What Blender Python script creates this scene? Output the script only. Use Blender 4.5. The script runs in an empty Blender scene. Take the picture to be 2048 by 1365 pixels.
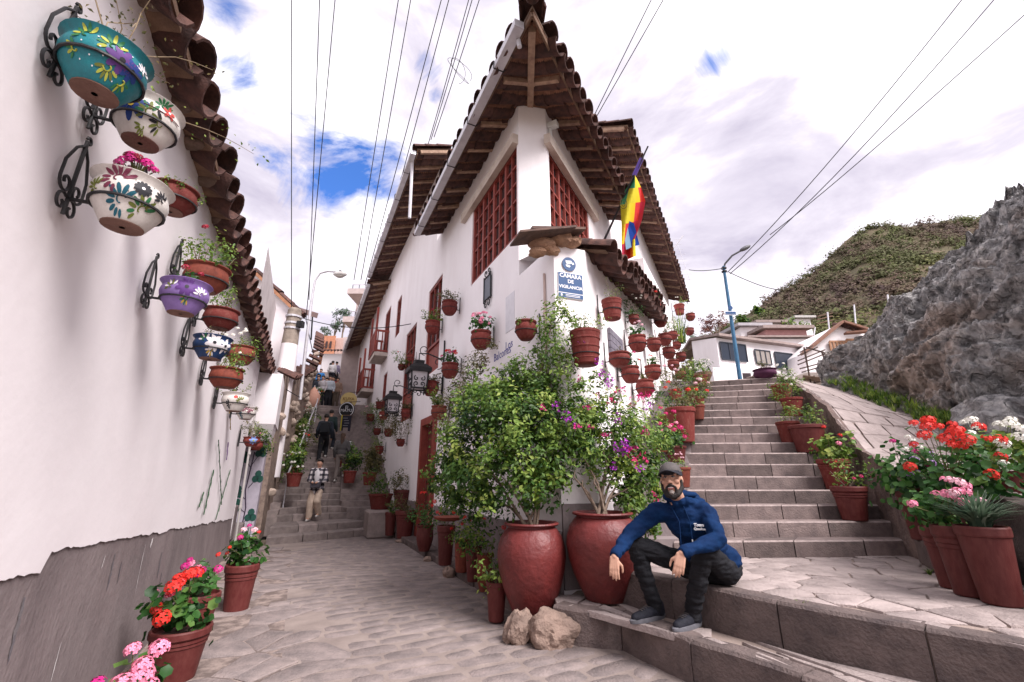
import bpy, bmesh, math, random
import numpy as np
from mathutils import Vector, Matrix, noise
random.seed(7); RNG = np.random.default_rng(7)
R = math.radians
scene = bpy.context.scene
COL = scene.collection
LAB = bpy.data.scenes.new('workbench')          # throw-away scene for evaluating modifiers and text
def evaluate(ob):
    LAB.collection.objects.link(ob); LAB.view_layers[0].update(); dg = LAB.view_layers[0].depsgraph; me = bpy.data.meshes.new_from_object(ob.evaluated_get(dg)); bpy.data.objects.remove(ob); return me

# ---------------------------------------------------------------- camera
PITCH = R(17.2); FPX = 880.0
cam_d = bpy.data.cameras.new('camera'); cam_d.sensor_width = 36.0
cam_d.lens = FPX / 2048.0 * 36.0; cam_d.clip_end = 3000; cam_d.clip_start = .05
cam = bpy.data.objects.new('camera', cam_d); COL.objects.link(cam)
cam.location = (0, 0, 1.5); cam.rotation_euler = (R(90) + PITCH, 0, 0)
scene.camera = cam

# ---------------------------------------------------------------- sky and sun
SUN_EL, SUN_AZ = R(48), R(130)          # azimuth from +Y clockwise: on the right, a little behind the viewer
world = bpy.data.worlds.new('World'); scene.world = world; world.use_nodes = True
wn, wl = world.node_tree.nodes, world.node_tree.links
wn.clear()
wo = wn.new('ShaderNodeOutputWorld'); bg = wn.new('ShaderNodeBackground'); bg.inputs['Strength'].default_value = .1
sky = wn.new('ShaderNodeTexSky'); sky.sky_type = 'NISHITA'; sky.sun_disc = False
sky.sun_elevation = SUN_EL; sky.sun_rotation = SUN_AZ; sky.altitude = 3400; sky.air_density = 1.0; sky.dust_density = .4; sky.ozone_density = 2.0
tc = wn.new('ShaderNodeTexCoord')
def wmath(op, a, b=None, c=None):
    n = wn.new('ShaderNodeMath'); n.operation = op
    for i, x in enumerate((a, b, c)):
        if x is None: continue
        if isinstance(x, (int, float)): n.inputs[i].default_value = x
        else: wl.new(x, n.inputs[i])
    return n.outputs[0]
def wnoise(scale, detail=8, rough=.55, sz=1.0, dist=0., off=(0, 0, 0)):
    mp = wn.new('ShaderNodeMapping'); mp.inputs['Scale'].default_value = (1, 1, sz); mp.inputs['Location'].default_value = off
    wl.new(tc.outputs['Generated'], mp.inputs['Vector'])
    n = wn.new('ShaderNodeTexNoise'); n.inputs['Scale'].default_value = scale; n.inputs['Detail'].default_value = detail
    n.inputs['Roughness'].default_value = rough; n.inputs['Distortion'].default_value = dist
    wl.new(mp.outputs[0], n.inputs['Vector']); return n.outputs['Fac']
def wramp(fac, stops):
    r = wn.new('ShaderNodeValToRGB'); wl.new(fac, r.inputs[0]); e = r.color_ramp.elements
    while len(e) < len(stops): e.new(.5)
    for el, (p, c) in zip(e, stops): el.position = p; el.color = (*c, 1)
    return r.outputs[0]
# gaps of blue between the clouds, at their places in the sky: (direction, size)
SKY_GAPS = []
def sky_gap(u, v, size, amp=1.0):
    x = (u - 1024) / FPX; y = (682.5 - v) / FPX
    d = Vector((x, math.cos(PITCH) - y * math.sin(PITCH), math.sin(PITCH) + y * math.cos(PITCH))).normalized()
    SKY_GAPS.append((d, size, amp))
for g in [(690, 345, .11, 1.0), (640, 285, .075, .95), (780, 300, .055, .7), (455, 22, .045, 1.0), (475, 140, .05, 1.0), (440, 170, .04, .8), (848, 135, .045, .7),
          (1418, 135, .045, 1.2), (570, 300, .05, .7), (870, 185, .02, .5), (780, 490, .04, .5)]: sky_gap(*g)
nz = wnoise(5.5, 9, .62, 1.5, .6)
acc = None
for d, s, a in SKY_GAPS:
    vm = wn.new('ShaderNodeVectorMath'); vm.operation = 'DISTANCE'; wl.new(tc.outputs['Generated'], vm.inputs[0]); vm.inputs[1].default_value = d
    q = wmath('DIVIDE', vm.outputs['Value'], s); q = wmath('MULTIPLY', q, q); q = wmath('MULTIPLY', q, -1.0); q = wmath('EXPONENT', q); q = wmath('MULTIPLY', q, a)
    acc = q if acc is None else wmath('MAXIMUM', acc, q)
wide = wmath('SUBTRACT', wnoise(1.7, 7, .6, 1.3, .3, (3.1, 7.7, 1.9)), .66)       # rare gaps everywhere else
wide = wmath('MAXIMUM', wmath('MULTIPLY', wide, 5.0), 0.0)
gap = wmath('ADD', wmath('MULTIPLY', acc, .62), wide)
gap = wmath('ADD', gap, wmath('MULTIPLY', wmath('SUBTRACT', nz, .5), 1.9))
gap = wmath('MULTIPLY', gap, wmath('MINIMUM', wmath('MULTIPLY', wmath('ADD', acc, wide), 5.0), 1.0))
gapf = wramp(gap, [(.28, (0, 0, 0)), (.66, (1, 1, 1))])
shade = wnoise(2.6, 8, .58, 2.2, .4, (1.3, .2, 4.4))
cloud = wramp(shade, [(.30, (2.1, 1.93, 2.4)), (.42, (2.9, 2.7, 3.1)), (.52, (4.1, 3.9, 4.2)), (.66, (5.6, 5.45, 5.65))])
mixn = wn.new('ShaderNodeMix'); mixn.data_type = 'RGBA'; wl.new(gapf, mixn.inputs[0]); wl.new(cloud, mixn.inputs[6])
skb = wn.new('ShaderNodeMix'); skb.data_type = 'RGBA'; skb.blend_type = 'MULTIPLY'; skb.inputs[0].default_value = 1
wl.new(sky.outputs[0], skb.inputs[6]); skb.inputs[7].default_value = (.5, .78, 1.2, 1)
wl.new(skb.outputs[2], mixn.inputs[7])
wl.new(mixn.outputs[2], bg.inputs['Color']); wl.new(bg.outputs[0], wo.inputs[0])
sun_d = bpy.data.lights.new('sun', 'SUN'); sun_d.energy = 2.0; sun_d.angle = R(30); sun_d.color = (1, .94, .93)
sun = bpy.data.objects.new('sun', sun_d); COL.objects.link(sun); sun.location = (5, -5, 20)
sd = Vector((math.sin(SUN_AZ) * math.cos(SUN_EL), math.cos(SUN_AZ) * math.cos(SUN_EL), math.sin(SUN_EL)))
sun.rotation_euler = sd.to_track_quat('Z', 'Y').to_euler()
vs = scene.view_settings; vs.view_transform = 'Standard'; vs.look = 'None'; vs.exposure = 1.70; vs.gamma = 1.0
try: vs.use_curve_mapping = False
except Exception: pass
try:
    scene.cycles.max_bounces = 5; scene.cycles.diffuse_bounces = 3; scene.cycles.transparent_max_bounces = 6
    scene.cycles.glossy_bounces = 2; scene.cycles.transmission_bounces = 3
    scene.cycles.use_denoising = True
except Exception: pass

# ---------------------------------------------------------------- survey: photograph pixel -> place
cP, sP = math.cos(PITCH), math.sin(PITCH); EYE = np.array([0, 0, 1.5])
def ray(u, v):
    x = (u - 1024) / FPX; y = (682.5 - v) / FPX
    return np.array([x, cP - y * sP, sP + y * cP])
def at_z(u, v, z): d = ray(u, v); return EYE + d * (z - 1.5) / d[2]
def at_y(u, v, y): d = ray(u, v); return EYE + d * y / d[1]
def on(u, v, pl, off=0.):
    p0 = np.array([pl[0][0], pl[0][1], 0.]); n = np.array([pl[1][0], pl[1][1], 0.]); d = ray(u, v)
    return EYE + d * (((p0 - EYE) @ n + off) / (d @ n))
def depth(p): p = np.asarray(p) - EYE; return p[1] * cP + p[2] * sP
aL, aR = R(25), R(28)
dL = np.array([-math.sin(aL), math.cos(aL), 0]); dR = np.array([math.sin(aR), math.cos(aR), 0]); UP = np.array([0, 0, 1.])
nW = np.array([math.cos(aL), math.sin(aL), 0]); nL = -nW; nR = np.array([math.cos(aR), -math.sin(aR), 0])
W0 = np.array([-1.24, 0, 0]); C1 = np.array([.58, 5.5, 0]); C2 = np.array([1.05, 5.67, 0]); CU = np.array([.62, 6.6, 0]); CUL = np.array([.112, 6.504, 0])
LW, FL, FR, URP = (W0, nW), (C1, nL), (C2, nR), (CU, nR)
dC = (C2 - C1) / np.linalg.norm(C2 - C1); nC = np.array([dC[1], -dC[0], 0]); CHP = (C1, nC)
def wl_(s, z, o=0.): return W0 + dL * s + UP * z + nW * o        # on the left garden wall
def fl_(s, z, o=0.): return C1 + dL * s + UP * z + nL * o        # on the corner house, street side
def fr_(s, z, o=0.): return C2 + dR * s + UP * z + nR * o        # on the corner house, stairs side
def ur_(s, z, o=0.): return CU + dR * s + UP * z + nR * o        # its upper floor, stairs side

# ---------------------------------------------------------------- materials
MATS = {}
def nodes_of(name):
    m = bpy.data.materials.new(name); m.use_nodes = True; nt = m.node_tree
    return m, nt, nt.nodes['Principled BSDF']
def pm(name, c1, c2=None, scale=3., rough=.85, bump=.2, bscale=35., rand=0., spec=.3, metal=0., detail=6, c3=None, stretch=(1, 1, 1), lo=.35, hi=.68, bdist=.02, vcol=False, obj_coord=False):
    if name in MATS: return MATS[name]
    m, nt, b = nodes_of(name); N, L = nt.nodes, nt.links
    b.inputs['Roughness'].default_value = rough; b.inputs['Metallic'].default_value = metal
    b.inputs['Specular IOR Level'].default_value = spec
    if obj_coord: t = N.new('ShaderNodeTexCoord'); vec = t.outputs['Object']
    else: t = N.new('ShaderNodeNewGeometry'); vec = t.outputs['Position']
    mp = N.new('ShaderNodeMapping'); mp.inputs['Scale'].default_value = stretch; L.new(vec, mp.inputs['Vector'])
    n1 = N.new('ShaderNodeTexNoise'); n1.inputs['Scale'].default_value = scale; n1.inputs['Detail'].default_value = detail; n1.inputs['Roughness'].default_value = .62
    L.new(mp.outputs[0], n1.inputs['Vector'])
    r = N.new('ShaderNodeValToRGB'); L.new(n1.outputs['Fac'], r.inputs[0]); e = r.color_ramp.elements
    c2 = c2 or tuple(x * .8 for x in c1)
    e[0].position = lo; e[0].color = (*c1, 1); e[1].position = hi; e[1].color = (*c2, 1)
    if c3: k = e.new((lo + hi) / 2); k.color = (*c3, 1)
    out = r.outputs[0]
    if rand:
        oi = N.new('ShaderNodeObjectInfo'); mr = N.new('ShaderNodeMapRange'); L.new(oi.outputs['Random'], mr.inputs[0])
        mr.inputs[3].default_value = 1 - rand; mr.inputs[4].default_value = 1 + rand
        mx = N.new('ShaderNodeVectorMath'); mx.operation = 'SCALE'; L.new(out, mx.inputs[0]); L.new(mr.outputs[0], mx.inputs['Scale']); out = mx.outputs[0]
    L.new(out, b.inputs['Base Color'])
    if bump:
        n2 = N.new('ShaderNodeTexNoise'); n2.inputs['Scale'].default_value = bscale; n2.inputs['Detail'].default_value = 5; L.new(mp.outputs[0], n2.inputs['Vector'])
        bp = N.new('ShaderNodeBump'); bp.inputs['Strength'].default_value = bump; bp.inputs['Distance'].default_value = bdist
        L.new(n2.outputs['Fac'], bp.inputs['Height']); L.new(bp.outputs[0], b.inputs['Normal'])
    MATS[name] = m; return m
def leafmat(name, cols, trans=.35, rough=.5):
    if name in MATS: return MATS[name]
    m, nt, b = nodes_of(name); N, L = nt.nodes, nt.links
    at = N.new('ShaderNodeAttribute'); at.attribute_name = 'rnd'
    r = N.new('ShaderNodeValToRGB'); L.new(at.outputs['Fac'], r.inputs[0]); e = r.color_ramp.elements
    while len(e) < len(cols): e.new(.5)
    for i, (el, c) in enumerate(zip(e, cols)): el.position = i / (len(cols) - 1); el.color = (*c, 1)
    L.new(r.outputs[0], b.inputs['Base Color']); b.inputs['Roughness'].default_value = rough; b.inputs['Specular IOR Level'].default_value = .35
    tr = N.new('ShaderNodeBsdfTranslucent'); L.new(r.outputs[0], tr.inputs[0])
    mx = N.new('ShaderNodeMixShader'); mx.inputs[0].default_value = trans
    L.new(b.outputs[0], mx.inputs[1]); L.new(tr.outputs[0], mx.inputs[2]); L.new(mx.outputs[0], N['Material Output'].inputs[0])
    MATS[name] = m; return m
WHITE = pm('lime_plaster', (.85, .80, .815), (.79, .735, .75), 1.1, .9, .2, 14., detail=9, bdist=.008)
WHITE2 = pm('lime_plaster_house', (.90, .855, .865), (.80, .745, .75), 1.5, .9, .3, 3.2, detail=10, bdist=.05, stretch=(1, 1, .4), lo=.42, hi=.82)
CEM = pm('cement_plinth', (.235, .194, .193), (.165, .134, .135), 2.2, .9, .35, 22, stretch=(1.3, 1.3, .75), detail=9, c3=(.20, .163, .163))
DAUB = pm('plinth_edge_white', (.80, .77, .77), (.62, .58, .58), 6, .9, .3, 30)
STAIN = pm('damp_stain', (.10, .095, .12), (.19, .17, .17), 9, .9, .2, 40)
TILE = pm('old_clay_tile', (.115, .055, .044), (.042, .026, .024), 9, .9, .45, 45, rand=.35, c3=(.08, .041, .035))
SOFF = pm('cane_soffit', (.30, .145, .088), (.13, .068, .046), 12, .9, .3, 60, rand=.3)
WOOD = pm('weathered_wood', (.21, .13, .085), (.10, .06, .042), 7, .85, .3, 60, rand=.25, stretch=(1, 1, 3))
BEAMW = pm('rafter_wood', (.40, .27, .19), (.22, .135, .10), 9, .85, .3, 60, rand=.2)
REDW = pm('red_painted_wood', (.30, .062, .045), (.20, .04, .032), 5, .55, .15, 60, rand=.08)
REDDK = pm('red_brown_wood', (.16, .03, .025), (.10, .02, .02), 5, .6, .15, 60)
GUT = pm('gutter_metal', (.66, .65, .68), (.50, .48, .52), 3, .45, .1, 30, metal=.25)
IRON = pm('black_iron', (.012, .012, .014), (.03, .028, .03), 20, .5, .1, 90)
ASPH = pm('rough_stone_dark', (.155, .118, .11), (.085, .066, .065), 6, .92, .6, 45, rand=.18, c3=(.125, .096, .09), bdist=.03)
STEP = pm('stair_stone', (.195, .15, .14), (.115, .09, .087), 7, .9, .5, 50, rand=.34, c3=(.158, .121, .114))
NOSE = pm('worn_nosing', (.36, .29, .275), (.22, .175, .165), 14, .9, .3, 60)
STEPL = pm('street_stair_stone', (.27, .222, .208), (.165, .134, .128), 6, .9, .5, 50, rand=.2)
SLAB = pm('paving_slab', (.37, .305, .29), (.22, .18, .172), 5, .88, .7, 48, rand=.12, detail=12, c3=(.315, .26, .246))
SLABG = pm('street_cobble', (.265, .215, .203), (.155, .13, .127), 5, .88, .7, 48, rand=.11, detail=12)
SAND = pm('sandy_joint', (.34, .268, .232), (.22, .17, .15), 1.6, .95, .4, 60, detail=9)
DARKJ = pm('dark_joint', (.13, .10, .09), (.28, .22, .195), 5, .95, .3, 60, lo=.45, hi=.6)
TERRA = pm('red_clay_pot', (.15, .026, .021), (.215, .075, .06), 5, .82, .25, 30, rand=.25, obj_coord=True, lo=.48, hi=.85)
TERRA2 = pm('orange_clay_pot', (.21, .05, .03), (.14, .034, .023), 6, .75, .15, 40, rand=.15, obj_coord=True)
PLAST = pm('maroon_bucket', (.085, .014, .013), (.12, .03, .026), 5, .58, .1, 30, rand=.18, obj_coord=True)
JAR = pm('red_glazed_jar', (.15, .022, .02), (.095, .015, .015), 5, .5, .6, 16, c3=(.125, .019, .018), obj_coord=True, bdist=.02, spec=.45)
SOIL = pm('soil', (.045, .03, .022), (.09, .06, .045), 30, .95, .5, 90)
BARK = pm('bark', (.23, .17, .13), (.12, .085, .065), 15, .9, .4, 60)
STEMG = pm('green_stem', (.10, .13, .04), (.16, .13, .06), 15, .7, .1, 60)
LEAF = leafmat('leaf_green', [(.012, .038, .010), (.045, .11, .018), (.11, .205, .028), (.28, .35, .05)])
LEAFL = leafmat('leaf_light', [(.04, .085, .02), (.10, .185, .03), (.20, .30, .055), (.36, .42, .10)])
LEAFD = leafmat('leaf_dull', [(.05, .055, .02), (.10, .10, .035), (.17, .15, .055), (.22, .17, .08)])
LEAFG = leafmat('geranium_leaf', [(.012, .05, .012), (.03, .10, .02), (.06, .16, .03), (.13, .23, .05)])
LEAFS = leafmat('silver_leaf', [(.05, .09, .06), (.09, .15, .09), (.16, .22, .15), (.24, .30, .22)])
def fm(name, c, c2=None): return pm('petal_' + name, c, c2 or tuple(x * .7 for x in c), 30, .6, 0, obj_coord=True, rand=.12)
PET = dict(red=fm('red', (.70, .035, .02), (.55, .015, .015)), pink=fm('pink', (.80, .16, .32), (.85, .35, .45)), magenta=fm('magenta', (.55, .015, .20)), crimson=fm('crimson', (.32, .008, .03)),
           white=fm('white', (.80, .78, .72), (.7, .68, .6)), lilac=fm('lilac', (.42, .22, .60), (.6, .4, .7)), purple=fm('purple', (.30, .02, .42), (.42, .03, .40)), palepink=fm('palepink', (.82, .48, .55)), yellow=fm('yellow', (.75, .5, .03)), fuchsia=fm('fuchsia', (.62, .02, .16)))
def flat(name, c, rough=.6, metal=0., spec=.3): return pm(name, c, tuple(x * .88 for x in c), 8, rough, 0, spec=spec, metal=metal)
def glassm():
    if 'pane' in MATS: return MATS['pane']
    m, nt, b = nodes_of('window_glass'); b.inputs['Base Color'].default_value = (.035, .03, .032, 1); b.inputs['Roughness'].default_value = .08; b.inputs['Specular IOR Level'].default_value = .5
    MATS['pane'] = m; return m
GLASS = glassm()

# ---------------------------------------------------------------- mesh building
def org(o):
    v = np.zeros(3)
    while o is not None: v = v + np.array(o.location); o = o.parent
    return v
def tag(o, label=None, cat=None, group=None, kind=None):
    if label: o['label'] = label
    if cat: o['category'] = cat
    if group: o['group'] = group
    if kind: o['kind'] = kind
    return o
def thing(name, label, cat, loc=(0, 0, 0), group=None, kind=None):
    o = bpy.data.objects.new(name, None); COL.objects.link(o); o.location = Vector([float(x) for x in loc]); o.empty_display_size = .1
    return tag(o, label, cat, group, kind)
def link(name, me, parent=None, loc=None, rot=None, scale=None):
    o = bpy.data.objects.new(name, me); COL.objects.link(o)
    if parent is not None: o.parent = parent
    if loc is not None: o.location = Vector([float(x) for x in loc])
    if rot is not None: o.rotation_euler = rot
    if scale is not None: o.scale = scale if hasattr(scale, '__len__') else (scale,) * 3
    return o
def basis(z, hint=UP):
    z = np.asarray(z, float); z = z / (np.linalg.norm(z) + 1e-12); h = np.asarray(hint, float)
    x = np.cross(h, z)
    if np.linalg.norm(x) < 1e-5: x = np.cross((1, 0, 0), z)
    if np.linalg.norm(x) < 1e-5: x = np.cross((0, 1, 0), z)
    x /= np.linalg.norm(x); return x, np.cross(z, x), z
class MB:
    def __init__(s): s.v = []; s.f = []; s.m = []
    def add(s, vs, fs, mi=0):
        b = len(s.v); s.v += [tuple(float(c) for c in p) for p in vs]; s.f += [tuple(i + b for i in f) for f in fs]; s.m += [mi] * len(fs); return s
    def box(s, c, h, ax=(1, 0, 0), ay=(0, 1, 0), az=(0, 0, 1), mi=0, bev=0.):
        c = np.asarray(c, float); A = [np.asarray(a, float) / np.linalg.norm(a) for a in (ax, ay, az)]
        if bev <= 0:
            vs = [c + A[0] * h[0] * i + A[1] * h[1] * j + A[2] * h[2] * k for k in (-1, 1) for j in (-1, 1) for i in (-1, 1)]
            return s.add(vs, [(0, 2, 3, 1), (4, 5, 7, 6), (0, 1, 5, 4), (2, 6, 7, 3), (0, 4, 6, 2), (1, 3, 7, 5)], mi)
        vs = []; 
        for k in (-1, 1):
            for kk in ((0, 1) if k < 0 else (1, 0)):
                q = h[2] - (bev if kk == 0 else 0)  # placed below
            pass
        lev = [(-h[2], bev), (-h[2] + bev, 0), (h[2] - bev, 0), (h[2], bev)]
        for z, i_ in lev:
            for (sx, sy) in ((-1, -1), (1, -1), (1, 1), (-1, 1)):
                vs.append(c + A[0] * sx * (h[0] - i_) + A[1] * sy * (h[1] - i_) + A[2] * z)
        fs = [(3, 2, 1, 0), (12, 13, 14, 15)]
        for l in range(3):
            for k in range(4): a = l * 4 + k; b2 = l * 4 + (k + 1) % 4; fs.append((a, b2, b2 + 4, a + 4))
        return s.add(vs, fs, mi)
    def beam(s, p0, p1, w, h, up=UP, mi=0):
        p0 = np.asarray(p0, float); p1 = np.asarray(p1, float); d = p1 - p0; x, y, z = basis(d, up)
        return s.box((p0 + p1) / 2, (w / 2, h / 2, np.linalg.norm(d) / 2), x, y, z, mi)
    def tube(s, pts, r, n=8, cap=True, mi=0, closed=False):
        pts = [np.asarray(p, float) for p in pts]; k = len(pts); rs = r if hasattr(r, '__len__') else [r] * k; vs = []; hint = UP; px = None
        for i, p in enumerate(pts):
            if closed: t = pts[(i + 1) % k] - pts[i - 1]
            else: t = pts[min(i + 1, k - 1)] - pts[max(i - 1, 0)]
            t = t / (np.linalg.norm(t) + 1e-12)
            if px is None: x, y, _ = basis(t, UP)
            else:
                x = px - t * (px @ t); nn = np.linalg.norm(x)
                x = x / nn if nn > 1e-6 else basis(t)[0]
                y = np.cross(t, x)
            px = x
            vs += [p + rs[i] * (x * math.cos(2 * math.pi * j / n) + y * math.sin(2 * math.pi * j / n)) for j in range(n)]
        fs = []
        for i in range(k if closed else k - 1):
            for j in range(n):
                a = i * n + j; b = i * n + (j + 1) % n; c = ((i + 1) % k) * n + (j + 1) % n; d = ((i + 1) % k) * n + j; fs.append((a, b, c, d))
        if cap and not closed: fs += [tuple(range(n))[::-1], tuple(range((k - 1) * n, k * n))]
        return s.add(vs, fs, mi)
    def lathe(s, prof, n=24, c=(0, 0, 0), mi=0, wob=0., seed=0):
        c = np.asarray(c, float); vs = []; fs = []; rg = random.Random(seed); ph = rg.random() * 6
        for r, z in prof:
            for j in range(n):
                a = 2 * math.pi * j / n; rr = r * (1 + wob * math.sin(2 * a + ph + z * 3) + wob * .6 * math.sin(5 * a + 2 * ph + z * 7))
                vs.append(c + np.array([rr * math.cos(a), rr * math.sin(a), z]))
        for i in range(len(prof) - 1):
            for j in range(n): a = i * n + j; b = i * n + (j + 1) % n; fs.append((a, b, b + n, a + n))
        if prof[0][0] > 1e-4: fs.append(tuple(range(n))[::-1])
        if prof[-1][0] > 1e-4: fs.append(tuple(range((len(prof) - 1) * n, len(prof) * n)))
        return s.add(vs, fs, mi)
    def ell(s, c, r, ax=None, n=14, m=9, mi=0):
        c = np.asarray(c, float); r = r if hasattr(r, '__len__') else (r, r, r); A = ax if ax is not None else ((1, 0, 0), (0, 1, 0), (0, 0, 1)); A = [np.asarray(a, float) for a in A]
        vs = [c - A[2] * r[2]]
        for i in range(1, m):
            t = math.pi * i / m
            for j in range(n):
                a = 2 * math.pi * j / n; vs.append(c + A[0] * r[0] * math.sin(t) * math.cos(a) + A[1] * r[1] * math.sin(t) * math.sin(a) - A[2] * r[2] * math.cos(t))
        vs.append(c + A[2] * r[2]); fs = []
        for j in range(n): fs.append((0, 1 + (j + 1) % n, 1 + j))
        for i in range(m - 2):
            for j in range(n): a = 1 + i * n + j; b = 1 + i * n + (j + 1) % n; fs.append((a, b, b + n, a + n))
        t = len(vs) - 1
        for j in range(n): fs.append((t, 1 + (m - 2) * n + j, 1 + (m - 2) * n + (j + 1) % n))
        return s.add(vs, fs, mi)
    def caps(s, p0, p1, r0, r1, n=12, mi=0):
        p0 = np.asarray(p0, float); p1 = np.asarray(p1, float); x, y, z = basis(p1 - p0); L = np.linalg.norm(p1 - p0); pts = []; rs = []
        for t in (-1, -.85, -.5, 0): pts.append(p0 + z * r0 * t); rs.append(max(r0 * math.sqrt(max(0, 1 - t * t)), r0 * .08))
        for t in (0, .5, .85, 1): pts.append(p1 + z * r1 * t); rs.append(max(r1 * math.sqrt(max(0, 1 - t * t)), r1 * .08))
        vs = []
        for p, r in zip(pts, rs): vs += [p + r * (x * math.cos(2 * math.pi * j / n) + y * math.sin(2 * math.pi * j / n)) for j in range(n)]
        fs = [tuple(range(n))[::-1], tuple(range(7 * n, 8 * n))]
        for i in range(7):
            for j in range(n): a = i * n + j; b = i * n + (j + 1) % n; fs.append((a, b, b + n, a + n))
        return s.add(vs, fs, mi)
    def prism(s, poly, dz=None, n=None, mi=0):
        """poly: list of 3-D points; extruded by vector dz"""
        k = len(poly); dz = np.asarray(dz, float); vs = [np.asarray(p, float) for p in poly] + [np.asarray(p, float) + dz for p in poly]
        fs = [tuple(range(k))[::-1], tuple(range(k, 2 * k))] + [(i, (i + 1) % k, k + (i + 1) % k, k + i) for i in range(k)]
        return s.add(vs, fs, mi)
    def mesh(s, name, mats, o=(0, 0, 0), smooth=None):
        me = bpy.data.meshes.new(name); o = np.asarray(o, float)
        me.from_pydata([(p[0] - o[0], p[1] - o[1], p[2] - o[2]) for p in s.v], [], s.f)
        for m in (mats if isinstance(mats, (list, tuple)) else [mats]): me.materials.append(m)
        if any(s.m): me.polygons.foreach_set('material_index', s.m)
        if smooth is not None:
            me.polygons.foreach_set('use_smooth', [True] * len(me.polygons))
            if smooth < 179: me.set_sharp_from_angle(angle=R(smooth))
        me.update(); return me
    def build(s, name, mats, parent=None, smooth=None, loc=None, kind=None, label=None, cat=None, group=None, fix=False):
        o0 = org(parent) + (np.asarray(loc, float) if loc is not None else 0)
        me = s.mesh(name, mats, o0, smooth)
        if fix:
            bm = bmesh.new(); bm.from_mesh(me); bmesh.ops.recalc_face_normals(bm, faces=bm.faces); bm.to_mesh(me); bm.free()
        o = link(name, me, parent, loc); return tag(o, label, cat, group, kind)
def npmesh(name, V, Fq, mat, rnd=None, smooth=False):
    me = bpy.data.meshes.new(name); nv, nf, k = len(V), len(Fq), Fq.shape[1]
    me.vertices.add(nv); me.vertices.foreach_set('co', np.ascontiguousarray(V, np.float32).ravel())
    me.loops.add(nf * k); me.loops.foreach_set('vertex_index', np.ascontiguousarray(Fq, np.int32).ravel())
    me.polygons.add(nf); me.polygons.foreach_set('loop_start', np.arange(nf, dtype=np.int32) * k)
    if rnd is not None:
        a = me.attributes.new('rnd', 'FLOAT', 'POINT'); a.data.foreach_set('value', np.ascontiguousarray(rnd, np.float32))
    for m in (mat if isinstance(mat, list) else [mat]): me.materials.append(m)
    me.update(calc_edges=True)
    if smooth: me.polygons.foreach_set('use_smooth', np.ones(nf, bool))
    return me
def unit(a): return a / (np.linalg.norm(a, axis=1, keepdims=True) + 1e-9)
def leaf_mesh(name, C, Nrm, size, mat, rnd, aspect=.5, round_=False, jit=.35, rg=RNG, droop=0.):
    """one folded leaf per centre: base, two sides, tip (or a five-sided round leaf)"""
    n = len(C); size = np.broadcast_to(np.asarray(size, float), (n,)) * rg.uniform(1 - jit, 1 + jit, n)
    N = unit(Nrm); d = unit(np.cross(N, unit(rg.normal(size=(n, 3))))); d = unit(d + np.array([0, 0, -droop])); w = np.cross(N, d); s = size[:, None]
    if not round_:
        V = np.stack([C - d * s * .5, C + w * s * aspect * .5 + N * s * .10 - d * s * .05, C + d * s * .5 - N * s * .08, C - w * s * aspect * .5 + N * s * .10 - d * s * .05], 1).reshape(-1, 3)
        b = (np.arange(n) * 4)[:, None]; Fq = np.concatenate([b + np.array([[0, 1, 2]]), b + np.array([[0, 2, 3]])]); k = 4
    else:
        ang = np.linspace(0, 2 * math.pi, 7)[:6]; ring = [C + (d * math.cos(a) + w * math.sin(a)) * s * .5 + N * s * (.10 if i % 2 else -.02) for i, a in enumerate(ang)]
        V = np.stack([C - N * s * .08] + ring, 1).reshape(-1, 3); b = (np.arange(n) * 7)[:, None]
        Fq = np.concatenate([b + np.array([[0, 1 + i, 1 + (i + 1) % 6]]) for i in range(6)]); k = 7
    return npmesh(name, V, Fq, mat, np.repeat(rnd, k))
def clumps(cs, per, sub=9, tight=.42, rg=RNG, flat_=1.0):
    """points in uneven sub-clumps spread through balls cs=[(x,y,z,r)]; returns centres, outward normals, tone"""
    P, N, T = [], [], []
    for (x, y, z, r) in cs:
        c = np.array([x, y, z]); m = max(3, int(sub))
        sc = unit(rg.normal(size=(m, 3))) * (rg.uniform(.25, 1, (m, 1)) ** .6) * r * np.array([1, 1, flat_])
        sr = r * tight * rg.uniform(.6, 1.25, m); cnt = max(1, int(per * (r ** 2) / m))
        for k in range(m):
            o = rg.normal(size=(cnt, 3)) * sr[k] * .55; p = c + sc[k] + o
            P.append(p); out = unit(p - c) * .7 + unit(o + 1e-6) * .5 + np.array([0, -.25, .75]) + rg.normal(size=(cnt, 3)) * .55
            N.append(out); T.append(np.clip(rg.normal(.45, .2) + rg.normal(0, .14, cnt) + o[:, 2] / (sr[k] + 1e-6) * .10, 0, 1))
    return np.concatenate(P), np.concatenate(N), np.concatenate(T)
def foliage(name, cs, per, size, mat, parent, aspect=.5, round_=False, sub=9, tight=.42, flat_=1.0, droop=0.):
    P, N, T = clumps(cs, per, sub, tight, flat_=flat_); me = leaf_mesh(name, P - org(parent), N, size, mat, T, aspect, round_, droop=droop)
    o = link(name, me, parent); o['kind'] = 'stuff'; return o
def jit(a): return random.uniform(-a, a)
def spiral(c, ax, ay, r0, r1, a0, a1, n=18):
    c = np.asarray(c, float)
    return [c + (r0 + (r1 - r0) * i / n) * (ax * math.cos(a0 + (a1 - a0) * i / n) + ay * math.sin(a0 + (a1 - a0) * i / n)) for i in range(n + 1)]
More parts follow.
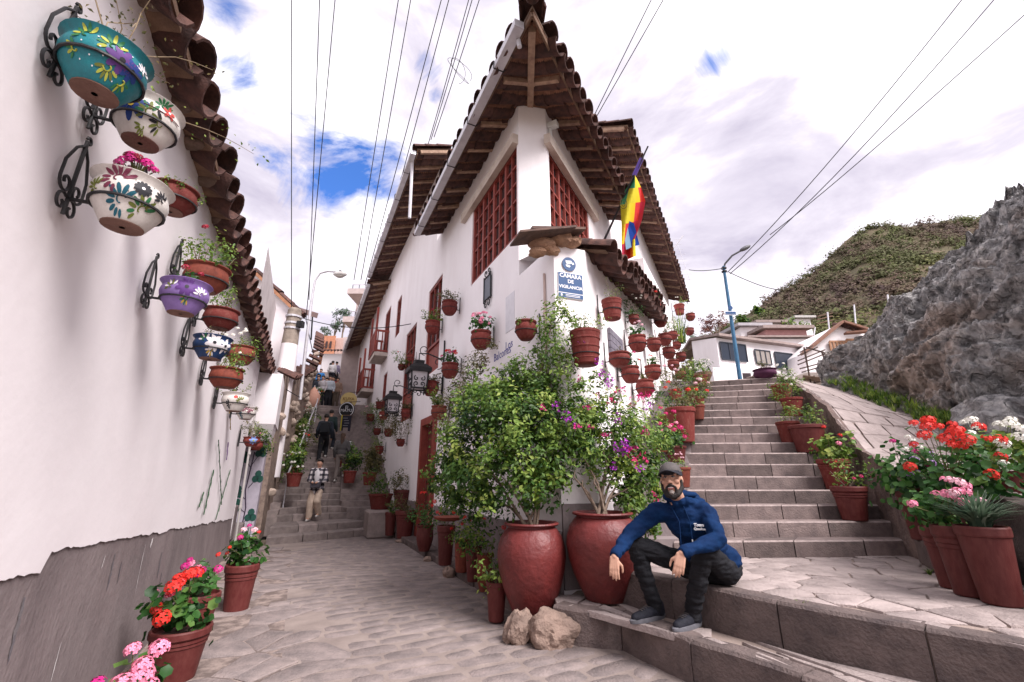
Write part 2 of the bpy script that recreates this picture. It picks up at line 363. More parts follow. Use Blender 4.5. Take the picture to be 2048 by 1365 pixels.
def text_mesh(txt, size, o, ax, ay, mat, name, parent, ext=.002, align='CENTER', bold=0.):
    cu = bpy.data.curves.new('t', 'FONT'); cu.body = txt; cu.size = size; cu.extrude = ext; cu.align_x = align; cu.align_y = 'CENTER'; cu.resolution_u = 2; cu.offset = bold
    me = evaluate(bpy.data.objects.new('t', cu))
    ax = np.asarray(ax, float); ay = np.asarray(ay, float); az = np.cross(ax, ay); po = org(parent); o = np.asarray(o, float)
    for v in me.vertices: v.co = Vector(o + ax * v.co.x + ay * v.co.y + az * v.co.z - po)
    me.materials.clear(); me.materials.append(mat); me.name = name
    return link(name, me, parent)
# ================================================================ THE SETTING: ground, street, landing, stairs
def S(o): o['kind'] = 'structure'; return o
S(MB().add([(-900, -300, -.09), (900, -300, -.09), (900, 1500, -.09), (-900, 1500, -.09)], [(0, 1, 2, 3)]).build('ground', pm('earth', (.20, .16, .12), (.13, .11, .08), .3)))
def clip(poly, p, n):
    out = []; k = len(poly)
    for i in range(k):
        a, b = poly[i], poly[(i + 1) % k]; da = (a[0] - p[0]) * n[0] + (a[1] - p[1]) * n[1]; db = (b[0] - p[0]) * n[0] + (b[1] - p[1]) * n[1]
        if da <= 0: out.append(a)
        if (da < 0 < db) or (db < 0 < da): t = da / (da - db); out.append((a[0] + t * (b[0] - a[0]), a[1] + t * (b[1] - a[1])))
    return out
def voronoi(seeds, bound, rad=1.6):
    cells = []; A = np.array(seeds)
    for i, s in enumerate(seeds):
        poly = list(bound); d2 = ((A - A[i]) ** 2).sum(1); near = np.argsort(d2)[1:26]
        for j in near:
            if d2[j] > rad * rad or not poly: break
            m = ((s[0] + A[j][0]) / 2, (s[1] + A[j][1]) / 2); poly = clip(poly, m, (A[j][0] - s[0], A[j][1] - s[1]))
        if len(poly) >= 3: cells.append((s, poly))
    return cells
def area(p): return .5 * sum(p[i][0] * p[(i + 1) % len(p)][1] - p[(i + 1) % len(p)][0] * p[i][1] for i in range(len(p)))
def inset(poly, d):
    if area(poly) < 0: poly = poly[::-1]
    out = list(poly); k = len(poly)
    for i in range(k):
        a, b = poly[i], poly[(i + 1) % k]; ex, ey = b[0] - a[0], b[1] - a[1]; l = math.hypot(ex, ey)
        if l < 1e-6: continue
        n = (ey / l, -ex / l); out = clip(out, (a[0] - n[0] * d, a[1] - n[1] * d), n)
        if len(out) < 3: return []
    return out
def rough_poly(p, amt, step=.11):
    out = []; k = len(p)
    for i in range(k):
        a, b = p[i], p[(i + 1) % k]; l = math.hypot(b[0] - a[0], b[1] - a[1]); m = max(1, int(l / step))
        for q in range(m):
            t = q / m; f = amt if 0 < q else amt * .6
            out.append((a[0] + (b[0] - a[0]) * t + jit(f), a[1] + (b[1] - a[1]) * t + jit(f)))
    return out
def round_poly(p, it=1):
    for _ in range(it):
        q = []
        for i in range(len(p)):
            a, b = p[i], p[(i + 1) % len(p)]; q += [(a[0] * .8 + b[0] * .2, a[1] * .8 + b[1] * .2), (a[0] * .2 + b[0] * .8, a[1] * .2 + b[1] * .8)]
        p = q
    return p
def stone(mb, poly, zf, h, bev=.009, tilt=.02):
    """a slab whose top follows zf(x,y)+h, with a worn edge"""
    top = inset(poly, bev)
    if len(top) < 3: return False
    k = len(poly); cx = sum(p[0] for p in poly) / k; cy = sum(p[1] for p in poly) / k; tx, ty = jit(tilt), jit(tilt)
    f = lambda x, y: zf(x, y) + h + (x - cx) * tx + (y - cy) * ty
    if len(top) != k: top = [(cx + (p[0] - cx) * .93, cy + (p[1] - cy) * .93) for p in poly]
    vs = [(x, y, zf(x, y) - .03) for x, y in poly] + [(x, y, f(x, y) - .007) for x, y in poly] + [(x, y, f(x, y)) for x, y in top]
    fs = [(i, (i + 1) % k, k + (i + 1) % k, k + i) for i in range(k)] + [(k + i, k + (i + 1) % k, 2 * k + (i + 1) % k, 2 * k + i) for i in range(k)] + [tuple(range(2 * k, 3 * k))]
    mb.add(vs, fs); return True
def lay(parent, cells, zf, gap, hfun, matfun, name, most, rough=.006, rnd=0, tilt=.02):
    """the nearest stones as objects of their own, the rest joined"""
    cells = sorted(cells, key=lambda c: c[0][0] ** 2 + c[0][1] ** 2); rest = {}; n = 0
    for s, poly in cells:
        g = gap(s) if callable(gap) else gap; q = inset(poly, g)
        if len(q) < 3 or abs(area(q)) < .004: continue
        if rnd and side(s) > 1.25: q = round_poly(q, rnd)
        q = rough_poly(q, rough)
        if area(q) < 0: q = q[::-1]
        if n < most:
            mb = MB()
            if stone(mb, q, zf, hfun(s), tilt=tilt): mb.build(name, matfun(s), parent, smooth=40); n += 1
        else: stone(rest.setdefault(matfun(s), MB()), q, zf, hfun(s), tilt=tilt)
    for m, mb in rest.items(): mb.build(name + '_rest', m, parent, smooth=40, kind='stuff')
# --- street between the left wall and the corner house
STEP1 = [(.42, 4.92), (.62, 4.76), (1.02, 4.66), (1.22, 4.27), (1.43, 3.87), (1.72, 3.52), (1.94, 3.16), (2.2, 2.6), (2.4, 1.8), (2.45, -2)]
STEP2 = [(.98, 5.15), (1.20, 4.85), (1.42, 4.60), (1.63, 4.34), (1.80, 4.08), (2.12, 3.66), (2.58, 3.15), (2.90, 2.84), (3.2, 2.3), (3.4, 1.5), (3.45, -2)]
Z1, Z2 = .30, .60
def pl_at(line, y):
    for (a, b) in zip(line, line[1:]):
        if b[1] <= y <= a[1]: t = (a[1] - y) / (a[1] - b[1] + 1e-9); return a[0] + (b[0] - a[0]) * t
    return line[0][0] if y > line[0][1] else line[-1][0]
stA, stB = np.array([-5.72, 11.02]), np.array([-3.7, 12.95])        # foot of the street stairs
right_edge = [(fl_(s, 0, .05)[0], fl_(s, 0, .05)[1]) for s in (8.6, 6, 4, 2, .6)]
street_poly = [tuple((W0 + dL * -3)[:2]), (2.45, -2.7)] + [tuple(p) for p in STEP1[::-1]] + right_edge[::-1] + [tuple(stB), tuple(stA)]
street = S(MB().add([(x, y, 0) for x, y in street_poly], [tuple(range(len(street_poly)))]).build('street', pm('street_joint', (.285, .232, .21), (.19, .152, .138), 2.5, .95, .4, 60, detail=9)))
seeds = []; setts = []
def mid(s): return 1.3 + .28 * math.sin(s * 1.7) + .12 * math.sin(s * 4.1)
for i in range(8, 66):
    s0 = i * .205 + jit(.012); w = mid(s0) - random.random() * .3
    while w < 4.6:
        l = random.uniform(.24, .60); q = []
        sk = .10 * math.sin(w * 1.3 + s0)
        for ds, dw in ((.0, .0), (.0, l), (.205, l), (.205, .0)): p = W0 + dL * (s0 + ds + sk * (dw - .3) + jit(.02)) + nW * (w + dw + jit(.015)); q.append((p[0], p[1]))
        c = (sum(x for x, _ in q) / 4, sum(y for _, y in q) / 4)
        if w > mid(s0) - .12: setts.append((c, q))
        w += l
for i in range(-8, 40):
    for j in range(0, 5):
        s = i * .40; w = j * .42 + .12; p = W0 + dL * (s + jit(.17)) + nW * (w + jit(.17))
        if w < mid(s) + .15: seeds.append((p[0], p[1]))
def in_poly(p, poly):
    c = False; k = len(poly)
    for i in range(k):
        a, b = poly[i], poly[(i + 1) % k]
        if (a[1] > p[1]) != (b[1] > p[1]) and p[0] < (b[0] - a[0]) * (p[1] - a[1]) / (b[1] - a[1]) + a[0]: c = not c
    return c
def side(s): return (np.array([s[0], s[1], 0]) - W0) @ nW
seeds = [s for s in seeds if in_poly(s, street_poly) and s[1] > 2.0 and abs(s[0]) < 1.32 * s[1] + .8]
bound = [(-9, 1.6), (2.6, 1.6), (2.6, 14), (-9, 14)]
setts = [(c, q) for c, q in setts if in_poly(c, street_poly) and c[1] > 2.0 and abs(c[0]) < 1.32 * c[1] + .8]
cells = [(s, p) for s, p in voronoi(seeds, bound, .9) if abs(area(p)) < .5 and side(s) < mid((np.array([s[0], s[1], 0]) - W0) @ dL) + .06] + setts
cl2 = []
for s, p in cells:      # keep the stones inside the street's edges
    q = clip(p, tuple(W0[:2] + nW[:2] * .02), tuple(-nW[:2])); q = clip(q, tuple(fl_(0, 0, .06)[:2]), tuple(-nL[:2])) if s[1] > 5.2 else q
    e = stB - stA; q = clip(q, tuple(stA), (-e[1], e[0])) if len(q) > 2 else q
    if len(q) > 2: q = [(min(x, pl_at(STEP1, y) - .02), y) if y < 4.9 else (x, y) for x, y in q]
    if len(q) > 2: cl2.append((s, q))
lay(street, cl2, lambda x, y: 0., lambda s: .010 if side(s) < 1.25 else .013, lambda s: .010 + random.random() * .008 if side(s) < 1.3 else .001 + random.random() * .003, lambda s: SLABG, 'paving_stone', 300, .010, 1, .004)
# dark open joints on the wall side lie a little under the sand
mbj = MB(); ss = np.linspace(0, 11, 12)
for a, b in zip(ss, ss[1:]): mbj.add([W0 + dL * a + nW * .0 + UP * .004, W0 + dL * a + nW * 1.2 + UP * .004, W0 + dL * b + nW * 1.2 + UP * .004, W0 + dL * b + UP * .004], [(0, 1, 2, 3)])
mbj.build('joint_bed', DARKJ, street, kind='stuff')
# --- landing on two tall steps, on the right
def ext(poly, z0, z1): return MB().prism([(x, y, z0) for x, y in poly], (0, 0, z1 - z0))
RW0, RW1 = np.array([4.62, 5.42]), np.array([2.95, 2.3])              # foot of the retaining wall right of the landing
land_poly = [(3.45, -2), (4.0, -2)] + [(3.3, 2.3)] + [(x + .1, y) for x, y in ((3.05, 2.5), (3.97, 4.31), (4.62, 5.42))] + [(4.62, 5.80), (2.30, 5.65), (1.30, 5.5), (.95, 5.0)]
landing = S(ext([(x, y) for x, y in STEP2] + [(4.2, -2), (4.9, 2.3), (5.2, 5.8), (2.3, 6.2), (1.25, 6.0)], -.05, Z2 - .02).build('landing', SAND, fix=True))
low = S(ext([(x, y) for x, y in STEP1] + [(3.6, -2), (3.6, 2.0), (2.9, 3.4), (1.9, 4.6), (1.2, 5.9), (.75, 5.6)], -.05, Z1 - .02).build('low_step', SAND, fix=True))
def strip_cells(line, width, n_w, inner, step=.42):
    out = []
    for s in range(0, 400):
        pass
    return out
sd1 = []
for _ in range(900):
    y = random.uniform(1.9, 5.2); x = pl_at(STEP1, y) + random.random() * (pl_at(STEP2, y) - pl_at(STEP1, y))
    if all((x - a) ** 2 + (y - b) ** 2 > .068 for a, b in sd1): sd1.append((x, y))
def clipx(p, lo, hi): return [(max(lo(y), min(hi(y), x)), y) for x, y in p]
c1 = [(s, clipx(p, lambda y: pl_at(STEP1, y) + .015, lambda y: pl_at(STEP2, y) - .005)) for s, p in voronoi(sd1, [(.4, 1.8), (3.3, 1.8), (3.3, 5.3), (.4, 5.3)])]
lay(low, c1, lambda x, y: Z1 - .02, .012, lambda s: .016 + random.random() * .008, lambda s: SLAB, 'paving_stone', 120, .006)
sd2 = []
for _ in range(2600):
    y = random.uniform(1.9, 5.8); x = random.uniform(pl_at(STEP2, y), 4.9)
    if all(((x - a) / 1.35) ** 2 + ((y - b) / .75) ** 2 > .062 for a, b in sd2) and (x - RW1[0]) * (RW0[1] - RW1[1]) - (y - RW1[1]) * (RW0[0] - RW1[0]) < .25: sd2.append((x, y))
c2 = [(s, clipx(p, lambda y: pl_at(STEP2, y) + .015, lambda y: 9)) for s, p in voronoi(sd2, [(.9, 1.8), (5.1, 1.8), (5.1, 5.86), (.9, 5.86)])]
lay(landing, c2, lambda x, y: Z2 - .02, .009, lambda s: .014 + random.random() * .012, lambda s: SLAB, 'paving_stone', 150, .006)
def risers(parent, line, z0, z1, step=.85, th=.16, y_min=1.6, mat=ASPH):
    """long rough kerb blocks along a step's front"""
    pts = [np.array(p) for p in line if p[1] > y_min - 1]; seg = []; d = 0
    L = [0]
    for a, b in zip(pts, pts[1:]): L.append(L[-1] + np.linalg.norm(b - a))
    def P(t):
        for i in range(len(L) - 1):
            if t <= L[i + 1] + 1e-6: k = (t - L[i]) / (L[i + 1] - L[i]); return pts[i] + (pts[i + 1] - pts[i]) * k
        return pts[-1]
    t = 0
    while t < L[-1] - .05:
        e = min(L[-1], t + step * random.uniform(.75, 1.3)); n = max(2, int((e - t) / .12)); mb = MB(); rows = []
        for q in range(n + 1):
            tt = t + .006 + (e - t - .012) * q / n; p = P(tt); g = P(min(L[-1], tt + .05)) - P(max(0, tt - .05)); g = g / (np.linalg.norm(g) + 1e-9); nn = np.array([g[1], -g[0]])   # outward (street side)
            if nn @ np.array([-1, -.3]) < 0: nn = -nn
            o = .03 + jit(.008); top = z1 + jit(.004)
            rows.append([np.array([*(p + nn * (o - .0)), z0 - .02]), np.array([*(p + nn * (o + .006 + jit(.008))), (z0 + z1) / 2]), np.array([*(p + nn * o), top - .022]), np.array([*(p + nn * (o - .022)), top]), np.array([*(p - nn * th), top - .002]), np.array([*(p - nn * th), z0 - .02])])
        vs = [v for r in rows for v in r]; fs = []
        for q in range(n):
            for k in range(5): a = q * 6 + k; fs.append((a, a + 6, a + 7, a + 1))
        fs += [tuple(range(6)), tuple(range(n * 6, n * 6 + 6))[::-1]]
        mb.add(vs, fs).build('kerb_block', mat, parent, smooth=35, fix=True); t = e
risers(low, STEP1, 0, Z1 + .004); risers(landing, STEP2, Z1, Z2 + .006, 1.0)
# --- stairs on the right, each step of separate blocks
SL0, SL1 = at_z(1392, 1117, Z2)[:2], np.array([4.62, 10.75]); SR0, SR1 = np.array([4.74, 5.78]), np.array([6.36, 10.35])
NST, RISE = 17, .183
stairs = S(thing('stone_stairs', 'wide flight of rough stone block stairs beside the corner house', 'stairs', (3.3, 5.6, Z2)))
def stair_line(i):
    t = i / NST; k = t + .05 * math.sin(t * 3.1416)
    return SL0 + (SL1 - SL0) * t, SR0 + (SR1 - SR0) * (t * .97 + .0)
for i in range(NST):
    a, b = stair_line(i); a2, b2 = stair_line(i + 1.15); z0 = Z2 + i * RISE; z1 = z0 + RISE; w = np.linalg.norm(b - a); t = 0
    a = a + (a - b) / w * .25
    nb = 4 if i < 3 else random.choice((4, 5)); cuts = [0] + sorted((k + jit(.28)) / nb for k in range(1, nb)) + [1]
    for c0, c1_ in zip(cuts, cuts[1:]):
        p0 = a + (b - a) * (c0 + .0025); p1 = a + (b - a) * (c1_ - .0025); q0 = a2 + (b2 - a2) * c0; q1 = a2 + (b2 - a2) * c1_; o = jit(.009); dz = jit(.004); f = (p0 - q0); f = f / np.linalg.norm(f)
        p0 = p0 + f * o; p1 = p1 + f * (o + jit(.006)); bv = .018
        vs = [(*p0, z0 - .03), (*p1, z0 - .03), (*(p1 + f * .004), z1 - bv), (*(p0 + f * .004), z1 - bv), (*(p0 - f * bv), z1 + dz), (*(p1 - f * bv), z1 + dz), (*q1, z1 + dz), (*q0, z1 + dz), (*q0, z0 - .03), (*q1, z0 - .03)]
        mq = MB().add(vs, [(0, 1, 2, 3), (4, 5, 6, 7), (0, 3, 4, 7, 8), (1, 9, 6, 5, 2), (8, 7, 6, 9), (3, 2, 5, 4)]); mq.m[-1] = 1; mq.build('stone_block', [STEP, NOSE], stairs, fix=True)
a, b = stair_line(NST)
top_walk = S(MB().add([(*a, Z2 + NST * RISE - .01), (*b, Z2 + NST * RISE - .01), (9.5, 16, Z2 + NST * RISE + .2), (6.4, 17, Z2 + NST * RISE + .2)], [(0, 1, 2, 3)]).build('upper_path', STEP))
# ledge between house and stairs, for the pots
mb = MB()
for i in range(NST):
    a, _ = stair_line(i); a2, _ = stair_line(i + 1); h = C2[:2] + dR[:2] * ((a[1] - C2[1]) / dR[1]); h2 = C2[:2] + dR[:2] * ((a2[1] - C2[1]) / dR[1]); z1 = Z2 + (i + 1) * RISE + .02
    a = a + (a - h) * -.10; a2 = a2 + (a2 - h2) * -.10
    mb.add([(*h, z1), (*a, z1), (*a2, z1), (*h2, z1), (*h, 0), (*a, 0)], [(0, 1, 2, 3), (4, 5, 1, 0)]); mb.add([(*a, z1), (*a2, z1), (*a2, 0), (*a, 0)], [(0, 1, 2, 3)])
mb.build('house_ledge', CEM, kind='structure')
# --- ramp of pale slabs right of the stairs, behind a low rubble wall
INN = [np.array(p) for p in [(3.45, 2.2, .95), (4.05, 3.2, 1.12), (4.50, 4.3, 1.3), (4.62, 5.36, 1.5), (5.02, 6.5, 1.88), (5.46, 7.65, 2.72), (6.07, 9.43, 3.56), (6.75, 11.4, 4.15), (7.6, 14.0, 4.6)]]
OUT = [np.array(p) for p in [(6.0, 1.0, 1.0), (7.0, 3.2, 1.15), (7.4, 4.8, 1.35), (7.8, 6.3, 1.6), (8.1, 7.5, 1.95), (8.8, 9.0, 2.45), (9.6, 11.4, 3.3), (10.1, 13.2, 4.0), (10.6, 15.5, 4.7)]]
def ramp_pt(t, w):
    k = min(int(t), len(INN) - 2); f = t - k; return (INN[k] + (INN[k + 1] - INN[k]) * f) * (1 - w) + (OUT[k] + (OUT[k + 1] - OUT[k]) * f) * w
mb = MB(); nT, nWd = 32, 6; g = [[ramp_pt(8 * i / nT, j / nWd) - np.array([0, 0, .03]) for j in range(nWd + 1)] for i in range(nT + 1)]
mb.add([p for r in g for p in r], [(i * 7 + j, i * 7 + j + 1, i * 7 + j + 8, i * 7 + j + 7) for i in range(nT) for j in range(nWd)])
ramp = S(mb.build('ramp', SAND))
nst = 0; rest = MB()
for i in range(26):
    t0 = i * 8 / 26; off = random.random(); nc = 5; cuts = [0] + sorted(min(.97, max(.04, (k + off * .6 + jit(.25)) / nc)) for k in range(nc)) + [1]
    for a, b in zip(cuts, cuts[1:]):
        if b - a < .02: continue
        t1 = t0 + 8 / 26; e = .006; ta, tb = t0 + .018 + jit(.02), t1 - .014 + jit(.02)
        q = [ramp_pt(max(0, ta), a + e), ramp_pt(min(8, tb), a + e + jit(.012)), ramp_pt(min(8, tb + jit(.03)), b - e), ramp_pt(max(0, ta + jit(.03)), b - e)]
        h = .004 + random.random() * .014; m = MB().prism(q[::-1], (0, 0, 0)) if 0 else MB()
        vs = [p - np.array([0, 0, .03]) for p in q] + [p + np.array([0, 0, h - .006]) for p in q]; cc = sum(q) / 4; vs += [cc + (p - cc) * .965 + np.array([0, 0, h]) for p in q]
        fs = [(k, (k + 1) % 4, 4 + (k + 1) % 4, 4 + k) for k in range(4)] + [(4 + k, 4 + (k + 1) % 4, 8 + (k + 1) % 4, 8 + k) for k in range(4)] + [(8, 9, 10, 11)]
        MB().add(vs, fs).build('paving_stone', SLAB, ramp, fix=True)
# rubble wall between stairs and ramp, and the retaining wall on the landing
def rubble(name, label, base, top, th, mat, cap=True):
    w = thing(name, label, 'wall', base[0]); n = len(base); rows = []
    mb = MB(); N = 22; m = 14
    pts = []
    for i in range(n - 1):
        for q in range(N):
            t = q / N; pts.append((base[i] * (1 - t) + base[i + 1] * t, top[i] * (1 - t) + top[i + 1] * t))
    pts.append((base[-1], top[-1])); k = len(pts); vs = []
    for i, (b, t) in enumerate(pts):
        g = pts[min(i + 1, k - 1)][0] - pts[max(0, i - 1)][0]; g = g[:2] / np.linalg.norm(g[:2]); nn = np.array([-g[1], g[0], 0])
        for j in range(m + 1):
            f = j / m; p = b * (1 - f) + t * f; o = .025 * noise.noise(Vector((p[0] * 2.5, p[1] * 2.5, p[2] * 2.5))) + .03 * noise.noise(Vector((p[0] * 7, p[1] * 7, p[2] * 5))) + .02 * noise.noise(Vector((p[0] * 19, p[1] * 19, p[2] * 14)))
            vs.append(p + nn * o)
        vs.append(t - nn * th + UP * jit(.01)); vs.append(b - nn * th)
    W = m + 3; fs = []
    for i in range(k - 1):
        for j in range(W - 1): a = i * W + j; fs.append((a, a + W, a + W + 1, a + 1))
    fs += [tuple(range(W)), tuple(range((k - 1) * W, k * W))[::-1]]
    mb.add(vs, fs).build('masonry', mat, w, smooth=50, fix=True); return w
RUB = pm('rubble_wall', (.23, .165, .145), (.12, .088, .082), 5, .95, .8, 30, c3=(.17, .122, .11), bdist=.05, stretch=(1.3, 1.3, .7))
bs = [np.array([*(p[:2] + np.array([-.03, 0])), z]) for p, z in zip(INN[3:8], (.3, .4, .9, 1.8, 2.6))]
rubble('stair_wall', 'rough rubble wall rising along the right of the stone stairs', bs, [p + np.array([-.03, 0, .0]) for p in INN[3:8]], .07, RUB)
bs = [np.array([p[0] - .02, p[1], Z2]) for p in INN[:4]]
rubble('retaining_wall', 'low stone retaining wall behind the right-hand flower pots', bs, [p + np.array([-.02, 0, .02]) for p in INN[:4]], .22, ASPH)
blk = thing('stone_plinth', 'grey stone block at the foot of the rubble wall', 'block', (4.35, 5.0, Z2))
for c, h in (((4.44, 5.02, Z2 + .13), (.13, .24, .13)), ((4.30, 4.50, Z2 + .12), (.17, .24, .12))):
    MB().box(c, h, (.87, -.49, 0), (.49, .87, 0), UP, bev=.015).build('stone_block', ASPH, blk)
# --- stairs up the street on the left
st2 = S(thing('street_stairs', 'long dark stone stairs climbing the narrow street', 'stairs', (-4.6, 12, 0)))
eA = stA - np.array(dL[:2]) * .0; run = 0.; zc = 0.; lines = []
plan = [.50, 1.15] + [.40] * 4 + [.30] * 22
prof = []
for r in plan: prof.append((run, zc)); run += r; zc += .168
STAIR_TOP = (run, zc)
def stl(r):   # ends of a step's nose, the flight narrowing into the street
    t = min(1, r / 8.5); A = stA + dL[:2] * r + nW[:2] * (.05 + .95 * t); B = stB + dL[:2] * (r * (1 - .02)) - nW[:2] * (.10 + .95 * min(1, r / 2.2) - .35 * t)
    k = min(1, r / 3); m = (A + B) / 2; u = (B - A) / np.linalg.norm(B - A); v = nW[:2]; L_ = np.linalg.norm(B - A)
    d = u * (1 - k) + v * k; d = d / np.linalg.norm(d); return m - d * L_ / 2, m + d * L_ / 2
for i, (r, z) in enumerate(prof):
    A, B = stl(r); A2, B2 = stl(r + plan[i] + .06); nb = 4 if i < 10 else (2 if i < 18 else 1); cuts = [0] + sorted((k + jit(.3)) / nb for k in range(1, nb)) + [1]
    for c0, c1_ in zip(cuts, cuts[1:]):
        p0, p1 = A + (B - A) * (c0 + .003), A + (B - A) * (c1_ - .003); q0, q1 = A2 + (B2 - A2) * c0, A2 + (B2 - A2) * c1_; f = (p0 - q0) / np.linalg.norm(p0 - q0); o = jit(.012); p0 = p0 + f * o; p1 = p1 + f * o; z1 = z + .168
        vs = [(*p0, z - .03), (*p1, z - .03), (*p1, z1 - .015), (*p0, z1 - .015), (*(p0 - f * .015), z1), (*(p1 - f * .015), z1), (*q1, z1), (*q0, z1), (*q0, z - .03), (*q1, z - .03)]
        MB().add(vs, [(0, 1, 2, 3), (3, 2, 5, 4), (4, 5, 6, 7), (0, 3, 4, 7, 8), (1, 9, 6, 5, 2), (8, 7, 6, 9)]).build('stone_block', STEPL, st2, fix=True)
def stair_z(r):
    z = 0
    for q, zz in prof:
        if r >= q: z = zz + .168
    return z
A, B = stl(run); zt = STAIR_TOP[1]
# upper landing and the second, farther flight
mb = MB(); fwd = dL[:2]; mb.add([(*(A - nW[:2] * .6), zt), (*(B + nW[:2] * .6), zt), (*(B + fwd * 4 + nW[:2] * .6), zt + .25), (*(A + fwd * 4 - nW[:2] * .6), zt + .25)], [(0, 1, 2, 3)])
S(mb.build('street_landing', STEPL))
for i in range(22):
    a = A + fwd * (4 + i * .33) - nW[:2] * .3; b = B + fwd * (4 + i * .33) + nW[:2] * .3; z = zt + .25 + i * .17
    m = MB(); m.add([(*a, z - .02), (*b, z - .02), (*b, z + .17), (*a, z + .17), (*(b + fwd * .4), z + .17), (*(a + fwd * .4), z + .17)], [(0, 1, 2, 3), (3, 2, 4, 5)]).build('stone_step', STEPL, st2)
FAR = (A + B) / 2 + fwd * (4 + 22 * .33); FARZ = zt + .25 + 22 * .17

mb = MB()
for i, (r, z) in enumerate(prof[2:], 2):
    A_, B_ = stl(r); A2_, B2_ = stl(r + plan[i]); z1 = z + .30
    h, h2 = (fl_(((np.array([*q, 0]) - C1) @ dL), 0, -.05)[:2] for q in (B_, B2_)); mb.add([(*B_, 0), (*h, 0), (*h, z1), (*B_, z1), (*B2_, z1), (*h2, z1), (*B2_, 0)], [(0, 1, 2, 3), (3, 2, 5, 4), (0, 3, 4, 6)])
    A_, A2_ = A_ - nW[:2] * .3, A2_ - nW[:2] * .3; g, g2 = A_ + nW[:2] * .32, A2_ + nW[:2] * .32; mb.add([(*A_, 0), (*g, 0), (*g, z1), (*A_, z1), (*A2_, z1), (*g2, z1), (*g2, 0)], [(0, 1, 2, 3), (3, 2, 5, 4), (1, 2, 5, 6)])
mb.build('stair_bank', STEPL, kind='structure')
# ================================================================ ROOF TILES
def tile_mesh(name, r0, r1, L, th=.016, n=7):
    """half-round clay tile, along -y from its upper end at the origin; convex up"""
    vs = []; fs = []
    for (y, r) in ((0, r1), (-L, r0)):
        for rr in (r, r - th):
            for j in range(n + 1): a = math.pi * j / n; vs.append((rr * math.cos(a), y, rr * math.sin(a) * .85))
    k = n + 1
    for j in range(n):
        fs.append((j, j + 1, 2 * k + j + 1, 2 * k + j)); fs.append((k + j, 3 * k + j, 3 * k + j + 1, k + j + 1)); fs.append((2 * k + j, 2 * k + j + 1, 3 * k + j + 1, 3 * k + j)); fs.append((j, k + j, k + j + 1, j + 1))
    fs += [(0, 2 * k, 3 * k, k), (n, k + n, 3 * k + n, 2 * k + n)]
    me = bpy.data.meshes.new(name); me.from_pydata(vs, [], fs); me.materials.append(TILE); me.polygons.foreach_set('use_smooth', [True] * len(fs)); me.set_sharp_from_angle(angle=R(40)); return me
TM = tile_mesh('roof_tile', .165, .135, .52, .02)
def tile_mat(p, down, across, flip=False):
    """frame of a tile whose upper end is p, running along 'down'"""
    d = np.asarray(down, float); d = d / np.linalg.norm(d); x = np.asarray(across, float); x = x - d * (x @ d); x = x / np.linalg.norm(x); y = -d; z = np.cross(x, y)
    if z[2] < 0: x = -x; z = -z
    if flip: z = -z; x = -x
    return Matrix(((x[0], y[0], z[0], p[0]), (x[1], y[1], z[1], p[1]), (x[2], y[2], z[2], p[2]), (0, 0, 0, 1)))
def put_tile(parent, M4, name='tile'):
    o = bpy.data.objects.new(name, TM); COL.objects.link(o); o.parent = parent; po = org(parent)
    M4 = Matrix.Translation(Vector(-po)) @ M4 @ Matrix.Rotation(jit(.06), 4, 'Z') @ Matrix.Rotation(jit(.04), 4, 'X'); o.matrix_local = M4; return o
TV = np.array([v.co for v in TM.vertices]); TF = [tuple(p.vertices) for p in TM.polygons]
def join_tile(mb, M4):
    m = np.array(M4 @ Matrix.Rotation(jit(.05), 4, 'Z')); mb.add(TV @ m[:3, :3].T + m[:3, 3], TF)
def tile_rows(parent, p0, along, inward, slope, s0, s1, rows, near_rows, start=None, step=.33, over=.13, name_rest='tiles'):
    """covers and pans: column by column along the eave p0+along*s, climbing inward"""
    up = inward + UP * slope; up = up / np.linalg.norm(up); rest = MB(); s = s0
    while s < s1:
        for k in range(rows):
            d = -over + k * .36
            if start and s < start(max(0, d) + .1): continue
            p = p0 + along * (s + jit(.012)) + up * (d + .52 + jit(.02)) + UP * (.075 + jit(.008))
            M4 = tile_mat(p + UP * .035, -up, along); Mp = tile_mat(p + along * step / 2 + UP * -.02 - up * .05, -up, along, True)
            if k < near_rows: put_tile(parent, M4); put_tile(parent, Mp) if k == 0 else join_tile(rest, Mp)
            else: join_tile(rest, M4); join_tile(rest, Mp)
        s += step
    if rest.f: rest.build(name_rest, TILE, parent, smooth=40, kind='stuff')
# ================================================================ WALL WITH OPENINGS
def wall_panel(mb, fn, s0, s1, z0, z1, ops, dep=.28, step=None):
    """front face fn(s,z,off) with rectangular holes ops=(sa,sb,za,zb) and their reveals"""
    S_ = sorted({s0, s1, *[x for o in ops for x in o[:2] if s0 < x < s1]}); Z_ = sorted({z0, z1, *[x for o in ops for x in o[2:] if z0 < x < z1]})
    for a, b in zip(S_, S_[1:]):
        for c, d in zip(Z_, Z_[1:]):
            m, n = (a + b) / 2, (c + d) / 2
            if any(o[0] < m < o[1] and o[2] < n < o[3] for o in ops): continue
            mb.add([fn(a, c, 0), fn(b, c, 0), fn(b, d, 0), fn(a, d, 0)], [(0, 1, 2, 3)])
    for a, b, c, d in ops:
        q = [(a, c), (b, c), (b, d), (a, d)]
        for i in range(4):
            (s_, z_), (t_, w_) = q[i], q[(i + 1) % 4]; mb.add([fn(s_, z_, 0), fn(t_, w_, 0), fn(t_, w_, -dep), fn(s_, z_, -dep)], [(0, 1, 2, 3)])
